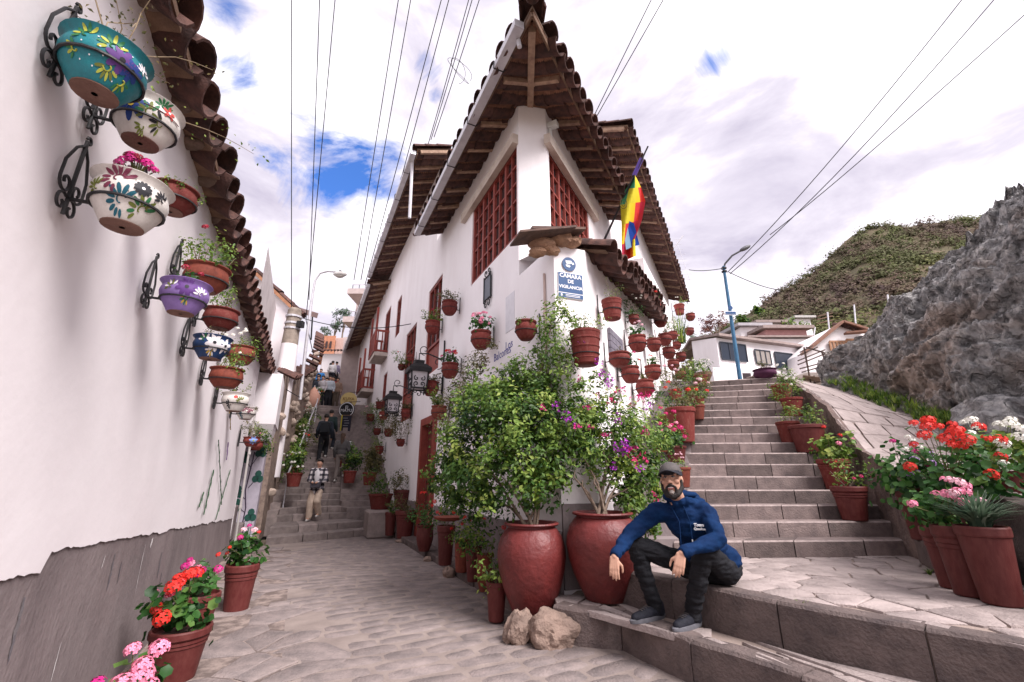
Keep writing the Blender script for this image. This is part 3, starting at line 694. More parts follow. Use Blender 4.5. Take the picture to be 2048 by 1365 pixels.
def window(parent, fn, a, b, c, d, cols, rows, off=-.07, fw=.07, mw=.028, name='window', mat=None, panel=0., glass=None):
    """frame, glazing bars and a pane for each light"""
    mat = mat or REDW; w = thing(name, None, None, (0, 0, 0)); w.parent = parent; w.location = Vector(-org(parent)) if False else Vector((0, 0, 0))
    ax = fn(1, 0) - fn(0, 0); an = fn(0, 0, 1) - fn(0, 0, 0)
    def bar(s0, z0, s1, z1, th, wd, nm):
        p0, p1 = fn(s0, z0, off), fn(s1, z1, off); m = MB(); v = p1 - p0; L_ = np.linalg.norm(v); m.box((p0 + p1) / 2, (wd / 2, th / 2, L_ / 2), np.cross(an, v / L_), an, v / L_); return m.build(nm, mat, w)
    for (s0, z0, s1, z1) in ((a + fw / 2, c, a + fw / 2, d), (b - fw / 2, c, b - fw / 2, d)): bar(s0, z0, s1, z1, .09, fw, 'frame')
    for z in (c + fw / 2, d - fw / 2): bar(a + fw, z, b - fw, z, .086, fw, 'frame')
    zp = c + fw + panel
    if panel: bar(a + fw, zp - .03, b - fw, zp - .03, .08, .06, 'rail'); p0, p1 = fn(a + fw, c + fw + (panel - .06) / 2, off - .02), fn(b - fw, c + fw + (panel - .06) / 2, off - .02); MB().box((p0 + p1) / 2, (np.linalg.norm(p1 - p0) / 2, .015, (panel - .06) / 2), ax, an, UP).build('panel', mat, w)
    for k in range(1, cols):
        s = a + (b - a) * k / cols; bar(s, zp, s, d - fw, .07, mw * (2.4 if cols >= 4 and k % 2 == 0 else 1), 'mullion')
    for k in range(1, rows):
        z = zp + (d - zp) * k / rows; bar(a + fw, z, b - fw, z, .05, mw, 'glazing_bar')
    for i in range(cols):
        for j in range(rows):
            s0, s1_ = a + (b - a) * i / cols, a + (b - a) * (i + 1) / cols; z0, z1_ = zp + (d - zp) * j / rows, zp + (d - zp) * (j + 1) / rows
            t = jit(.004); MB().box((fn(s0, z0, off - .02) + fn(s1_, z1_, off - .02)) / 2, (abs(s1_ - s0) / 2 - .004, .003, abs(z1_ - z0) / 2 - .004), ax + an * t, an - ax * t, UP).build('pane', glass or GLASS, w)
    p = (fn(a, (c + d) / 2, -.5) + fn(b, (c + d) / 2, -.5)) / 2
    return w
# ================================================================ LEFT GARDEN WALL with tile coping
gw = thing('garden_wall', 'tall white plastered wall with clay tile coping and grey cement base on the left', 'wall', W0)
mb = MB(); WS0, WS1 = -3.0, 10.9; nS = 420; nZ = 22
def wall_off(s, z): return .012 * noise.noise(Vector((s * .7, z * .7, 1.7))) + .003 * noise.noise(Vector((s * 3, z * 3, 5)))
def plinth_z(s):
    base = 1.14 - .056 * max(0, s - 2.6); base += .008 * noise.noise(Vector((s * 27, 6, 3))) + .03 * noise.noise(Vector((s * 2.3, 0, 3))) + .015 * noise.noise(Vector((s * 8, 0, 9)))
    if s < 2.75: base -= .085 * min(1, (2.75 - s) / .05) * (1 if s > 1.0 else .6)
    return base
vs = []; fs = []
for i in range(nS + 1):
    s = WS0 + (WS1 - WS0) * i / nS; zp = plinth_z(s)
    for j in range(nZ + 1):
        f = j / nZ; z = zp + (4.0 - zp) * f; vs.append(wl_(s, z, wall_off(s, z) + .02))
for i in range(nS):
    for j in range(nZ): a = i * (nZ + 1) + j; fs.append((a, a + nZ + 1, a + nZ + 2, a + 1))
mb.add(vs, fs); b = len(mb.v)
mb.add([wl_(WS1, 0, .02), wl_(WS1, 4.0, .02), wl_(WS1, 4.0, -.4), wl_(WS1, 0, -.4)], [(0, 1, 2, 3)]); mb.add([wl_(WS0, 4, .02), wl_(WS1, 4, .02), wl_(WS1, 4, -.4), wl_(WS0, 4, -.4)], [(0, 1, 2, 3)])
mb.add([wl_(WS0, 0, -.4), wl_(WS1, 0, -.4), wl_(WS1, 4, -.4), wl_(WS0, 4, -.4)], [(0, 1, 2, 3)])
mb.build('plaster', WHITE, gw, smooth=60)
mb = MB(); vs = []; fs = []; nZ = 8
for i in range(nS + 1):
    s = WS0 + (WS1 - WS0) * i / nS; zp = plinth_z(s) + .03
    for j in range(nZ + 1): z = zp * j / nZ; vs.append(wl_(s, z, wall_off(s, z) + .010 + .03 * (1 - j / nZ) ** 2))
    vs.append(wl_(s, zp + .01, -.02))
K = nZ + 2
for i in range(nS):
    for j in range(K - 1): a = i * K + j; fs.append((a, a + K, a + K + 1, a + 1))
mb.add(vs, fs).build('cement_base', CEM, gw, smooth=60)
def streak(s, z0, z1, w, mat, lean=0.):
    mb = MB(); vs = []; n = 14
    for i in range(n + 1):
        t = i / n; z = z0 + (z1 - z0) * t; ww = w * (math.sin(math.pi * min(1, t * 1.15 + .05)) ** .6) * random.uniform(.5, 1.2); c = s + lean * t + jit(w * .3)
        for q in (-ww, ww): vs.append(wl_(c + q, z, wall_off(c, z) + .0135 + .03 * (1 - z / max(.3, plinth_z(s) + .03)) ** 2))
    mb.add(vs, [(2 * i, 2 * i + 1, 2 * i + 3, 2 * i + 2) for i in range(n)]).build('damp_mark', mat, gw)
for s, z0, z1, w in ((2.62, .95, .62, .02), (2.52, .60, .30, .022), (3.8, .98, .70, .02), (4.0, .9, .72, .012), (5.2, .80, .52, .022), (5.35, .6, .45, .012)): streak(s, z0, z1, w, STAIN)
for s, z0, z1, w in ((4.55, .95, .50, .006), (3.2, .60, .30, .005), (4.75, .98, .88, .02), (2.95, .3, .15, .007), (3.6, 1.0, .9, .006), (6.5, .85, .7, .004)): streak(s, z0, z1, w, DAUB, -.02)
# painted lavender sprays on the plaster
PG = flat('mural_green', (.035, .10, .045)); PP = flat('mural_purple', (.28, .16, .38)); PO = flat('mural_ochre', (.42, .26, .06))
def mural_leaf(s, z, l, w, ang, mat, name):
    c, q = math.cos(ang), math.sin(ang); pts = [(-.5, 0), (-.1, .5), (.5, 0), (-.1, -.5)]
    MB().add([wl_(s + (x * l * c - y * w * q), z + (x * l * q + y * w * c), .045) for x, y in pts], [(0, 1, 2, 3)]).build(name, mat, gw)
for (pu, pv, qu, qv, n, m) in ((437, 1010, 430, 880, 9, PG), (400, 1030, 420, 940, 8, PG), (425, 1040, 455, 940, 8, PG), (455, 860, 452, 800, 4, PO), (447, 920, 450, 885, 4, PP), (390, 1015, 400, 985, 3, PG)):
    a_, b_ = on(pu, pv, LW), on(qu, qv, LW); sa, sb = (a_ - W0) @ dL, (b_ - W0) @ dL
    MB().tube([wl_(sa + (sb - sa) * t, a_[2] + (b_[2] - a_[2]) * t, .043) for t in np.linspace(0, 1, 5)], .006, 4).build('painted_stem', m, gw)
    for k in range(n): t = (k + .5) / n; mural_leaf(sa + (sb - sa) * t + (.05 if k % 2 else -.05), a_[2] + (b_[2] - a_[2]) * t, .13, .05, R(90) + (.55 + jit(.25)) * (1 if k % 2 else -1), m, 'painted_leaf')
# coping: a short lean-to of half-round tiles
cop = MB(); cop.add([wl_(WS0, 4.04, .18), wl_(WS1 + 1.5, 4.04, .18), wl_(WS1 + 1.5, 4.35, -.45), wl_(WS0, 4.35, -.45), wl_(WS0, 3.99, .18), wl_(WS1 + 1.5, 3.99, .18), wl_(WS1 + 1.5, 4.0, .0), wl_(WS0, 4.0, .0)], [(0, 1, 2, 3), (0, 4, 5, 1), (4, 7, 6, 5)])
coping = cop.build('coping', WOOD, gw)
tile_rows(coping, wl_(0, 4.02, .14), dL, -nW, .42, .2, WS1 + 1.4, 3, 1, step=.36, over=.08)
for k in range(24):     # rubble and mortar under the tile ends
    s = 1.0 + k * .42 + jit(.1); m = MB(); m.ell(wl_(s, 4.0 + jit(.03), .06 + jit(.03)), (.10 + jit(.04), .07, .04)); m.build('mortar', pm('tile_mortar', (.20, .14, .11), (.11, .075, .06), 12, .95, .5, 40), gw, smooth=60)
# ================================================================ CORNER HOUSE
EZ, SLP = 7.9, .36; TIP = np.array([.29, 4.6, EZ]); inL, inR = nW, -nR
HIPK = 1 / math.tan((aL + aR) / 2)
house = thing('corner_house', 'white two storey corner house with acute corner, red windows and tiled eaves', 'house', (.6, 6.0, 0))
WTOP = 8.14
winL = (1.17, 3.46, 5.40, 7.27); winR = (.12, 2.36, 5.40, 7.27)
door = (5.55, 6.95, .05, 2.95); fw1 = (5.75, 7.15, 4.12, 6.72)
mb = MB()
wall_panel(mb, fl_, 0, 5.3, 0, 4.62, [], .3); wall_panel(mb, fl_, 5.3, 7.2, 0, WTOP, [door, fw1], .3)
wall_panel(mb, fl_, 1.11, 5.3, 4.62, WTOP, [winL], .3)
mb.build('street_wall', WHITE2, house)
mb = MB(); mb.add([C1, C2, C2 + UP * 4.62, C1 + UP * 4.62], [(0, 1, 2, 3)]); wall_panel(mb, fr_, 0, 4.7, 0, 4.6, [], .2)
mb.add([fr_(0, 4.6), fr_(4.7, 4.6), fr_(4.7, 5.16)], [(0, 1, 2)])
wall_panel(mb, fr_, 4.7, 9.97, 0, 6.7, [(7.6, 8.5, 3.4, 4.4)], .2); mb.add([fr_(4.7, 0), fr_(4.7, 6.7), fr_(4.7, 6.7, -.9), fr_(4.7, 0, -.9)], [(0, 1, 2, 3)]); mb.add([fr_(9.97, 0), fr_(9.97, 6.7), fr_(9.97, 6.7, -.9), fr_(9.97, 0, -.9)], [(0, 1, 2, 3)])
mb.add([fr_(4.7, 6.7), fr_(9.97, 6.7), fr_(9.97, 6.75, -.9), fr_(4.7, 6.75, -.9)], [(0, 1, 2, 3)])
mb.add([C1 + UP * 4.62, C2 + UP * 4.62, fr_(4.7, 5.16), ur_(4.0, 5.3, .02), CU + UP * 4.9, CUL + UP * 4.9], [(0, 1, 2, 3, 4, 5)])
mb.build('stair_wall', WHITE2, house)
mb = MB(); mb.add([CUL + UP * 4.6, CU + UP * 4.6, CU + UP * 8.2, CUL + UP * 8.2], [(0, 1, 2, 3)]); mb.build('corner_post', WHITE2, house)
mb = MB(); wall_panel(mb, ur_, 0, 5.2, 4.6, WTOP, [winR], .3); mb.build('upper_wall', WHITE2, house)
# lintel boards over the big windows
MB().box(fl_((winL[0] + winL[1]) / 2 + .25, 7.33, .05), (1.45, .06, .10), dL, nL, UP).build('lintel', pm('cream_board', (.62, .53, .46), (.48, .39, .33), 4, .8, .2, 30), house)
MB().box(ur_(1.35, 7.33, .06), (1.45, .06, .10), dR, nR, UP).build('lintel', MATS['cream_board'], house)
window(house, fl_, *winL, 8, 5, mw=.034); window(house, ur_, *winR, 8, 5, mw=.034)
window(house, fl_, *fw1, 3, 2, panel=.75, name='french_window')
# plinth of cement at the corner, and the red door
mb = MB(); mb.box((C1 + C2) / 2 + UP * .75 - nC * -.012, (.25, .02, .45), dC, nC, UP); mb.build('plinth', CEM, house)
for s0, s1 in ((0, 5.4), (7.1, 9.5)): MB().box(fl_((s0 + s1) / 2, .45, .01), ((s1 - s0) / 2, .025, .45), dL, nL, UP).build('plinth', CEM, house)
dr = thing('door', None, None); dr.parent = house
for a, b, c, d in ((5.55, 5.73, .05, 2.95), (6.77, 6.95, .05, 2.95), (5.73, 6.77, 2.77, 2.95)): MB().box(fl_((a + b) / 2, (c + d) / 2, -.02), ((b - a) / 2, .09, (d - c) / 2), dL, nL, UP).build('frame', REDW, dr)
for k in range(5): MB().box(fl_(5.84 + k * .206, 1.4, -.14), (.1, .03, 1.36), dL, nL, UP).build('plank', REDDK, dr)
# ---- eaves
eave = thing('eave', None, None); eave.parent = house
def soff(p0, along, inn, s, d): return p0 + along * s + inn * d + UP * SLP * d
def eaves(parent, p0, along, inn, s_end, dmax, hip=True, raf0=.9, nraf=8, cane_step=.036, s_beg=0., raf_step=.74):
    mb = MB(); d = .02
    while d < dmax:
        s0 = HIPK * d if hip else s_beg; a_, b_ = soff(p0, along, inn, s0 + .02, d), soff(p0, along, inn, s_end + jit(.03), d)
        n = 6; mb.tube([a_ + (b_ - a_) * k / n + UP * jit(.006) for k in range(n + 1)], .017, 5); d += cane_step
    mb.build('cane_lining', SOFF, parent, smooth=60, kind='stuff')
    mb = MB(); s0, s1 = (0, HIPK * dmax) if hip else (s_beg, s_beg); q = [soff(p0, along, inn, s0, 0), soff(p0, along, inn, s_end, 0), soff(p0, along, inn, s_end, dmax), soff(p0, along, inn, s1, dmax)]
    mb.prism([p + UP * .02 for p in q], UP * .05); mb.build('boarding', WOOD, parent, fix=True)
    for k in range(nraf):
        s = (HIPK * .62 if hip else s_beg) + raf0 * (0 if k == 0 and hip else .35) + k * raf_step
        if s > s_end - .05: break
        MB().beam(soff(p0, along, inn, s, .10) - UP * .06, soff(p0, along, inn, s, dmax) - UP * .06, .075, .09).build('rafter', BEAMW, parent)
    MB().beam(soff(p0, along, inn, s0 + .05, .02) - UP * .05, soff(p0, along, inn, s_end, .02) - UP * .05, .03, .08).build('fascia', WOOD, parent)
eaves(eave, TIP, dL, inL, 6.6, .72); eaves(eave, TIP, dR, inR, 6.0, .72)
hd = (dL + dR) / np.linalg.norm(dL + dR); hs = SLP / HIPK / math.sqrt(1 + 1 / HIPK ** 2) if 0 else SLP * math.sin((aL + aR) / 2)
mb = MB(); mb.beam(TIP + hd * .30 + UP * (hs * .30 - .05), TIP + hd * 2.05 + UP * (hs * 2.05 - .07), .11, .12); mb.build('hip_rafter', BEAMW, eave)
MB().box(TIP + hd * 2.0 + UP * (hs * 2 - .09), (.42, .20, .03), (1, 0, 0), (0, 1, 0)).build('wall_plate', SOFF, eave)
# roof surface, ridge tiles, tile rows
roof = thing('roof', None, None); roof.parent = house
RZ = UP * .08
apex = TIP + hd * 5.6 + UP * (hs * 5.6)
mb = MB(); eL, eR = TIP + dL * 6.6, TIP + dR * 6.0
mb.add([TIP + RZ, eL + RZ, eL + inL * 2.4 + UP * SLP * 2.4 + RZ, apex + RZ, eR + inR * 2.4 + UP * SLP * 2.4 + RZ, eR + RZ], [(0, 1, 2, 3), (0, 3, 4, 5)]); mb.build('roof_deck', TILE, roof)
tile_rows(roof, TIP, dL, inL, SLP, .22, 6.6, 4, 1, start=lambda d: HIPK * d + .02, name_rest='upper_tiles')
tile_rows(roof, TIP, dR, inR, SLP, .22, 6.0, 4, 1, start=lambda d: HIPK * d + .02, name_rest='upper_tiles')
up = hd + UP * hs; up /= np.linalg.norm(up)
for k in range(9): put_tile(roof, tile_mat(TIP + up * (.30 + k * .34) + UP * .17, -up, np.cross(up, UP)), 'hip_tile').scale = (1.25, 1, 1.25)
mb = MB(); c = TIP + up * -.14 + UP * .12
for k, (r, z) in enumerate(((.10, -.05), (.12, .08), (.105, .16))): mb.lathe([(r * .8, z - .05), (r, z - .03), (r, z + .04), (r * .75, z + .07)], 14, c)
mb.build('finial', TILE, roof, smooth=40)
# gutter, its straps and outlets
gut = thing('gutter', None, None); gut.parent = house
def gutter(parent, p0, p1, w=.15, h=.13, straps=5, th=.012):
    d = p1 - p0; d = d / np.linalg.norm(d); n = np.cross(d, UP); n /= np.linalg.norm(n)
    if n @ nL < 0: n = -n
    m = (p0 + p1) / 2; L_ = np.linalg.norm(p1 - p0) / 2
    mb = MB(); mb.box(m - UP * h / 2, (L_, w / 2, th / 2), d, n, UP); mb.box(m + n * (w / 2 - th / 2), (L_, th / 2, h / 2), d, n, UP); mb.box(m - n * (w / 2 - th / 2), (L_, th / 2, h / 2), d, n, UP)
    mb.box(p0 - d * .008, (th / 2, w / 2, h / 2), d, n, UP); mb.box(p1 + d * .008, (th / 2, w / 2, h / 2), d, n, UP); mb.build('channel', GUT, parent)
    for k in range(straps):
        c = p0 + (p1 - p0) * (k + .6) / straps; MB().tube([c - n * (w / 2 + .10) + UP * .06, c - n * (w / 2 + .012) - UP * (h / 2 + .012), c + n * (w / 2 + .012) - UP * (h / 2 + .012), c + n * (w / 2 + .012) + UP * h / 2], .010, 5).build('strap', IRON, parent)
gutter(gut, TIP + dL * .25 + nL * .09 - UP * .06, TIP + dL * 6.55 + nL * .09 - UP * .10)
c = TIP + dL * .42 + nL * .02 - UP * .14; MB().tube([c, c - UP * .12 + inL * .02], .035, 10).build('outlet', GUT, gut, smooth=40)
# lean-to coping over the lower wall on the stairs side, with broken adobe at the corner
cp = thing('coping', None, None); cp.parent = house
csl = .56 / 4.7; along = dR + UP * csl; along /= np.linalg.norm(along)
mb = MB(); mb.add([fr_(0, 4.55, .30), fr_(4.75, 5.12, .30), fr_(4.75, 5.42, -.8), fr_(0, 4.9, -.8)], [(0, 1, 2, 3)]); mb.build('coping_deck', WOOD, cp)
tile_rows(cp, fr_(.1, 4.50, .32), along, inR, .36, .05, 4.65, 3, 1, step=.33, over=.06, name_rest='upper_tiles')
mb = MB()
pz = on(1263, 538, FR, .22); qz = on(1318, 600, FR, .22); al2 = (qz - pz) / np.linalg.norm(qz - pz)
tile_rows(cp, pz - UP * .1, al2, inR, .36, 0, np.linalg.norm(qz - pz), 1, 1, step=.33, over=.06)
mb = MB()
ADO = pm('broken_adobe', (.42, .25, .16), (.26, .15, .10), 8, .95, .7, 30, bdist=.05)
def lump(name, c, r, parent, mat, seed=0, amp=.25, sub=3, flatb=False):
    bm = bmesh.new(); bmesh.ops.create_icosphere(bm, subdivisions=sub, radius=1); rg = random.Random(seed); o = Vector((rg.random() * 9, rg.random() * 9, rg.random() * 9))
    for v in bm.verts:
        n_ = v.co.normalized(); q = 1 + amp * noise.noise(n_ * 1.6 + o) + amp * .5 * noise.noise(n_ * 4 + o) + amp * .2 * noise.noise(n_ * 9 + o)
        v.co = Vector((n_.x * r[0] * q, n_.y * r[1] * q, n_.z * r[2] * q))
        if flatb and v.co.z < -r[2] * .55: v.co.z = -r[2] * .55
    me = bpy.data.meshes.new(name); bm.to_mesh(me); bm.free(); me.materials.append(mat); me.polygons.foreach_set('use_smooth', [True] * len(me.polygons)); me.set_sharp_from_angle(angle=R(38)); return me
for k, (u, v, r) in enumerate(((1085, 490, .16), (1118, 480, .17), (1140, 486, .14), (1075, 505, .11), (1100, 500, .13))):
    p = on(u, v, CHP, .02); link('adobe_brick', lump('adobe_brick', p, (r * 1.2, r * .8, r * .62), None, ADO, k + 3), cp, p - org(cp), (0, 0, jit(.6)))
SLABW = pm('roof_board', (.16, .10, .08), (.08, .055, .05), 8, .9, .3, 40)
for (u0, v0, u1, v1, o, th) in ((1038, 466, 1150, 456, .28, .03), (1062, 458, 1168, 460, .20, .035)):
    a_, b_ = on(u0, v0, CHP, o), on(u1, v1, CHP, o); MB().box((a_ + b_) / 2 - nC * .15, (np.linalg.norm(b_ - a_) / 2, .2, th / 2), b_ - a_, nC, UP).build('cover_board', SLABW, cp)
# ================================================================ TALLER HOUSE BEHIND, same wedge
rear = thing('rear_house', 'taller white house behind the corner house with red balconies on the street', 'house', (-1.5, 12, 0))
ER = 10.5
eL0 = np.array([-2.73, 10.5, ER]); eR0 = np.array([3.11, 9.6, ER]); oL = (eL0 - C1) @ nL; oR = (eR0 - CU) @ nR
sL = (eL0 - C1) @ dL
ops = [(8.55, 10.1, 3.2, 6.25), (14.1, 15.5, 6.6, 8.85), (17.6, 19.4, 5.65, 7.4), (13.6, 14.5, 3.6, 5.7), (11.6, 12.5, 6.8, 8.4)]
mb = MB(); wall_panel(mb, fl_, 7.2, 27, 0, 10.75, ops, .3); wall_panel(mb, fl_, 6.6, 7.2, WTOP, 10.75, [], .3); mb.build('street_wall', WHITE2, rear)
mb = MB(); wall_panel(mb, ur_, 3.6, 14.6, 4.6, 9.6, [], .3); mb.add([ur_(3.6, 9.6), ur_(14.6, 9.6), ur_(14.6, 10.3), ur_(3.6, 10.7)], [(0, 1, 2, 3)]); mb.add([ur_(14.6, 0), ur_(14.6, 10.3), ur_(14.6, 10.3, -6), ur_(14.6, 0, -6)], [(0, 1, 2, 3)]); mb.build('stair_wall', WHITE2, rear)
mb = MB(); mb.add([fl_(6.6, 7), ur_(3.6, 7), ur_(3.6, 10.7), fl_(6.6, 10.7)], [(0, 1, 2, 3)]); mb.build('gable_wall', WHITE2, rear)
window(rear, fl_, 8.55, 10.1, 3.2, 6.25, 3, 3, panel=.9, name='french_window'); window(rear, fl_, 13.6, 14.5, 3.6, 5.7, 2, 3); window(rear, fl_, 11.6, 12.5, 6.8, 8.4, 2, 3)
def balcony(a, b, c, d, out=.55):
    w = window(rear, fl_, a, b, c, d, 3, 3, name='balcony_door'); bl = thing('balcony', None, None); bl.parent = rear; hh = .95
    MB().box(fl_((a + b) / 2, c - .08, out / 2), ((b - a) / 2 + .12, out / 2, .08), dL, nL, UP).build('floor_slab', pm('balcony_slab', (.55, .47, .42), (.42, .35, .31), 4), bl)
    for z in (c + .06, c + hh): 
        MB().box(fl_((a + b) / 2, z, out), ((b - a) / 2 + .12, .035, .04), dL, nL, UP).build('rail', REDW, bl)
        for s in (a - .1, b + .1): MB().box(fl_(s, z, out / 2), (.03, out / 2, .04), dL, nL, UP).build('rail', REDW, bl)
    n = int((b - a) / .14)
    for k in range(n + 1): MB().box(fl_(a - .1 + (b - a + .2) * k / n, c + .5, out), (.022, .02, .46), dL, nL, UP).build('baluster', REDW, bl)
    for s in (a - .1, b + .1):
        for k in range(3): MB().box(fl_(s, c + .5, out * (k + .5) / 3), (.02, .022, .46), dL, nL, UP).build('baluster', REDW, bl)
        MB().box(fl_(s, c + 1.0, out), (.045, .045, 1.0), dL, nL, UP).build('post', REDW, bl)
    MB().box(fl_((a + b) / 2, c + .5, out - .02), ((b - a) / 2 + .08, .01, .40), dL, nL, UP).build('board', REDDK, bl)
balcony(14.1, 15.5, 6.6, 8.85); balcony(17.6, 19.4, 5.65, 7.4)
ev = thing('eave', None, None); ev.parent = rear
eaves(ev, eL0, dL, inL, 9.0, oL + .1, False, 0, 12, .06); eaves(ev, eL0 + dL * 9 - UP * .45, dL, inL, 12.5, oL + .1, False, 0, 14, .07)
eaves(ev, eR0, (dR - UP * .09) / 1.004, inR, 11.2, oR + .1, False, 0, 15, .06)
rf = thing('roof', None, None); rf.parent = rear
tile_rows(rf, eL0, dL, inL, SLP, .05, 9.0, 3, 1, over=.10, name_rest='upper_tiles', step=.33); tile_rows(rf, eL0 + dL * 9 - UP * .45, dL, inL, SLP, .05, 12.5, 1, 0, over=.1, name_rest='upper_tiles', step=.33)
tile_rows(rf, eR0, (dR - UP * .09) / 1.004, inR, SLP, .05, 11.2, 3, 1, over=.10, name_rest='upper_tiles', step=.33)
mb = MB(); mb.add([eL0 + RZ, eL0 + dL * 21 + RZ, eL0 + dL * 21 + inL * 5 + UP * 1.8, eL0 + inL * 2.9 + UP * 1.1], [(0, 1, 2, 3)]); mb.add([eR0 + RZ, eR0 + dR * 11.2 - UP * 1 + RZ, eR0 + dR * 11.2 + inR * 5 + UP * .9, eR0 + inR * 2.9 + UP * 1.1], [(0, 1, 2, 3)]); mb.build('roof_deck', TILE, rf)
g2 = thing('gutter', None, None); g2.parent = rear
gutter(g2, eL0 + dL * .05 + nL * .10 - UP * .06, eL0 + dL * 8.9 + nL * .10 - UP * .12, straps=6); gutter(g2, eL0 + dL * 9 + nL * .10 - UP * .55, eL0 + dL * 21 + nL * .10 - UP * .6, straps=3)
c = eL0 + dL * .4 + nL * .05; MB().tube([c, c - UP * 2.0 + inL * .05], .045, 8).build('downpipe', GUT, g2, smooth=40)
# broken arm of the roof: TV aerial and short mast at the far end of the stairs-side roof
an = thing('tv_aerial', 'thin metal television aerial at the far end of the tiled roof', 'aerial', on(1368, 600, URP, .8))
b0 = on(1372, 585, URP, .8); tp = b0 + UP * .2
MB().tube([b0 - UP * .6, b0 + UP * .55], .012, 5).build('mast', IRON, an)
bo0, bo1 = at_y(1352, 480, b0[1]), at_y(1390, 590, b0[1]); MB().tube([bo0, bo1], .010, 5).build('boom', GUT, an)
for k in range(12):
    p = bo0 + (bo1 - bo0) * k / 11; MB().tube([p - np.array([.26, .1, .07]), p + np.array([.26, .1, .07])], .006, 4).build('element', GUT, an)
ms = thing('roof_mast', 'short bent metal mast sticking out from the tiled roof edge', 'mast', on(1345, 500, URP, .8))
p0 = on(1345, 500, URP, .8); MB().tube([p0 - UP * .4, p0, at_y(1366, 472, p0[1])], .03, 6).build('pole', GUT, ms)
# ---- things fixed on the walls
sg = thing('camera_sign', 'blue rectangular surveillance camera sign with white lettering on the corner', 'sign', on(1137, 570, CHP, .02))
BLUE = flat('sign_blue', (.02, .07, .19), .4); SWH = flat('sign_white', (.80, .80, .82), .5)
def on_ch(s, z, o=.0): return C1 + dC * s + UP * z + nC * o
MB().box(on_ch(.235, 4.02, .012), (.19, .008, .19), dC, nC, UP).build('board', SWH, sg)
MB().box(on_ch(.235, 4.055, .021), (.185, .002, .145), dC, nC, UP).build('panel', BLUE, sg); MB().box(on_ch(.235, 3.865, .021), (.185, .002, .030), dC, nC, UP).build('panel', BLUE, sg)
for t, z, sz in (('CÁMARA', 4.155, .082), ('DE', 4.075, .075), ('VIGILANCIA', 3.99, .066)): text_mesh(t, sz, on_ch(.235, z, .0245), dC, UP, SWH, 'lettering', sg, .001, bold=.0018)
for k in range(2): MB().box(on_ch(.26, 3.875 - k * .02, .0245), (.11, .001, .004), dC, nC, UP).build('small_print', SWH, sg)
MB().box(on_ch(.09, 3.866, .0245), (.012, .001, .016), dC, nC, UP).build('crest', SWH, sg)
dg_ = thing('camera_disc', 'round dark blue sign with a white camera symbol above the rectangular sign', 'sign', on(1135, 535, CHP, .02))
c = on_ch(.225, 4.345, .012); MB().prism([c + .105 * (dC * math.cos(a) + UP * math.sin(a)) for a in np.linspace(0, 2 * math.pi, 29)[:28]], nC * .01).build('disc', BLUE, dg_, fix=True)
def ch_poly(pts, nm, o=.0245): MB().prism([c + dC * x + UP * y + nC * (o - .012) for x, y in pts], nC * .0015).build(nm, SWH, dg_, fix=True)
ch_poly([(-.06, .045), (.03, .055), (.055, .02), (.0, -.005), (-.045, .0)], 'camera_symbol'); ch_poly([(-.06, -.02), (-.045, -.045), (.0, -.055), (.02, -.03), (-.03, -.012)], 'camera_symbol'); ch_poly([(.04, .02), (.07, .03), (.075, .0), (.045, -.01)], 'camera_symbol', .0262)
pq = thing('iron_plaque', 'small dark plaque in a black wrought iron frame on white wall', 'plaque', on(978, 575, FL))
s0, z0 = 2.41, 4.93; MB().box(fl_(s0, z0, .02), (.15, .012, .21), dL, nL, UP).build('plate', flat('plaque_grey', (.10, .11, .14), .4), pq)
for q in (-1, 1):
    MB().tube([fl_(s0 + q * .17, z0 - .27, .035), fl_(s0 + q * .17, z0 + .27, .035)], .014, 6).build('frame_bar', IRON, pq); MB().tube([fl_(s0 - .17, z0 + q * .23, .035), fl_(s0 + .17, z0 + q * .23, .035)], .014, 6).build('frame_bar', IRON, pq)
    for r in (-1, 1): MB().tube(spiral(fl_(s0 + r * .07, z0 + q * .33, .035), dL * r, UP * q, .075, .015, -1.6, 4.5), .011, 5).build('scroll', IRON, pq)
# blue script painted on the wall and a pale panel above it
SCR = flat('script_blue', (.10, .10, .33)); wt = thing('wall_lettering', 'faded blue hand lettering painted on the white street wall', 'lettering', on(1010, 700, FL))
text_mesh('Los', .20, on(1018, 690, FL, .004), -dL, UP, SCR, 'lettering', wt, .001); text_mesh('Balcones', .20, on(1004, 708, FL, .004), -dL + UP * 0, UP, SCR, 'lettering', wt, .001)
text_mesh('Cusco', .12, on(1008, 742, FL, .004), -dL, UP, SCR, 'lettering', wt, .001)
MB().box(on(1020, 625, FL, .004), (.17, .004, .32), dL, nL, UP).build('pale_panel', flat('panel_pale', (.74, .72, .76)), wt)
cb = thing('conduit', 'thin pale conduit pipe running up the corner edge', 'pipe', on(1088, 620, FL, .02)); a_, b_ = on(1088, 548, FL, .02), on(1094, 760, FL, .02); MB().tube([a_, b_], .018, 8).build('pipe', flat('conduit', (.55, .42, .38)), cb); MB().lathe([(.03, -.04), (.03, .04)], 8, a_ * .6 + b_ * .4).build('joint', flat('conduit', (.55, .42, .38)), cb)
cm = thing('eave_camera', 'small white box camera under the eave beside the corner post', 'camera', ur_(.12, 7.75, .1)); MB().box(ur_(.12, 7.78, .10), (.06, .09, .06), dR, nR, UP, bev=.01).build('body', flat('plastic_white', (.7, .7, .68)), cm); MB().box(ur_(.12, 7.62, .04), (.02, .03, .12), dR, nR, UP).build('bracket', flat('plastic_white', (.7, .7, .68)), cm)
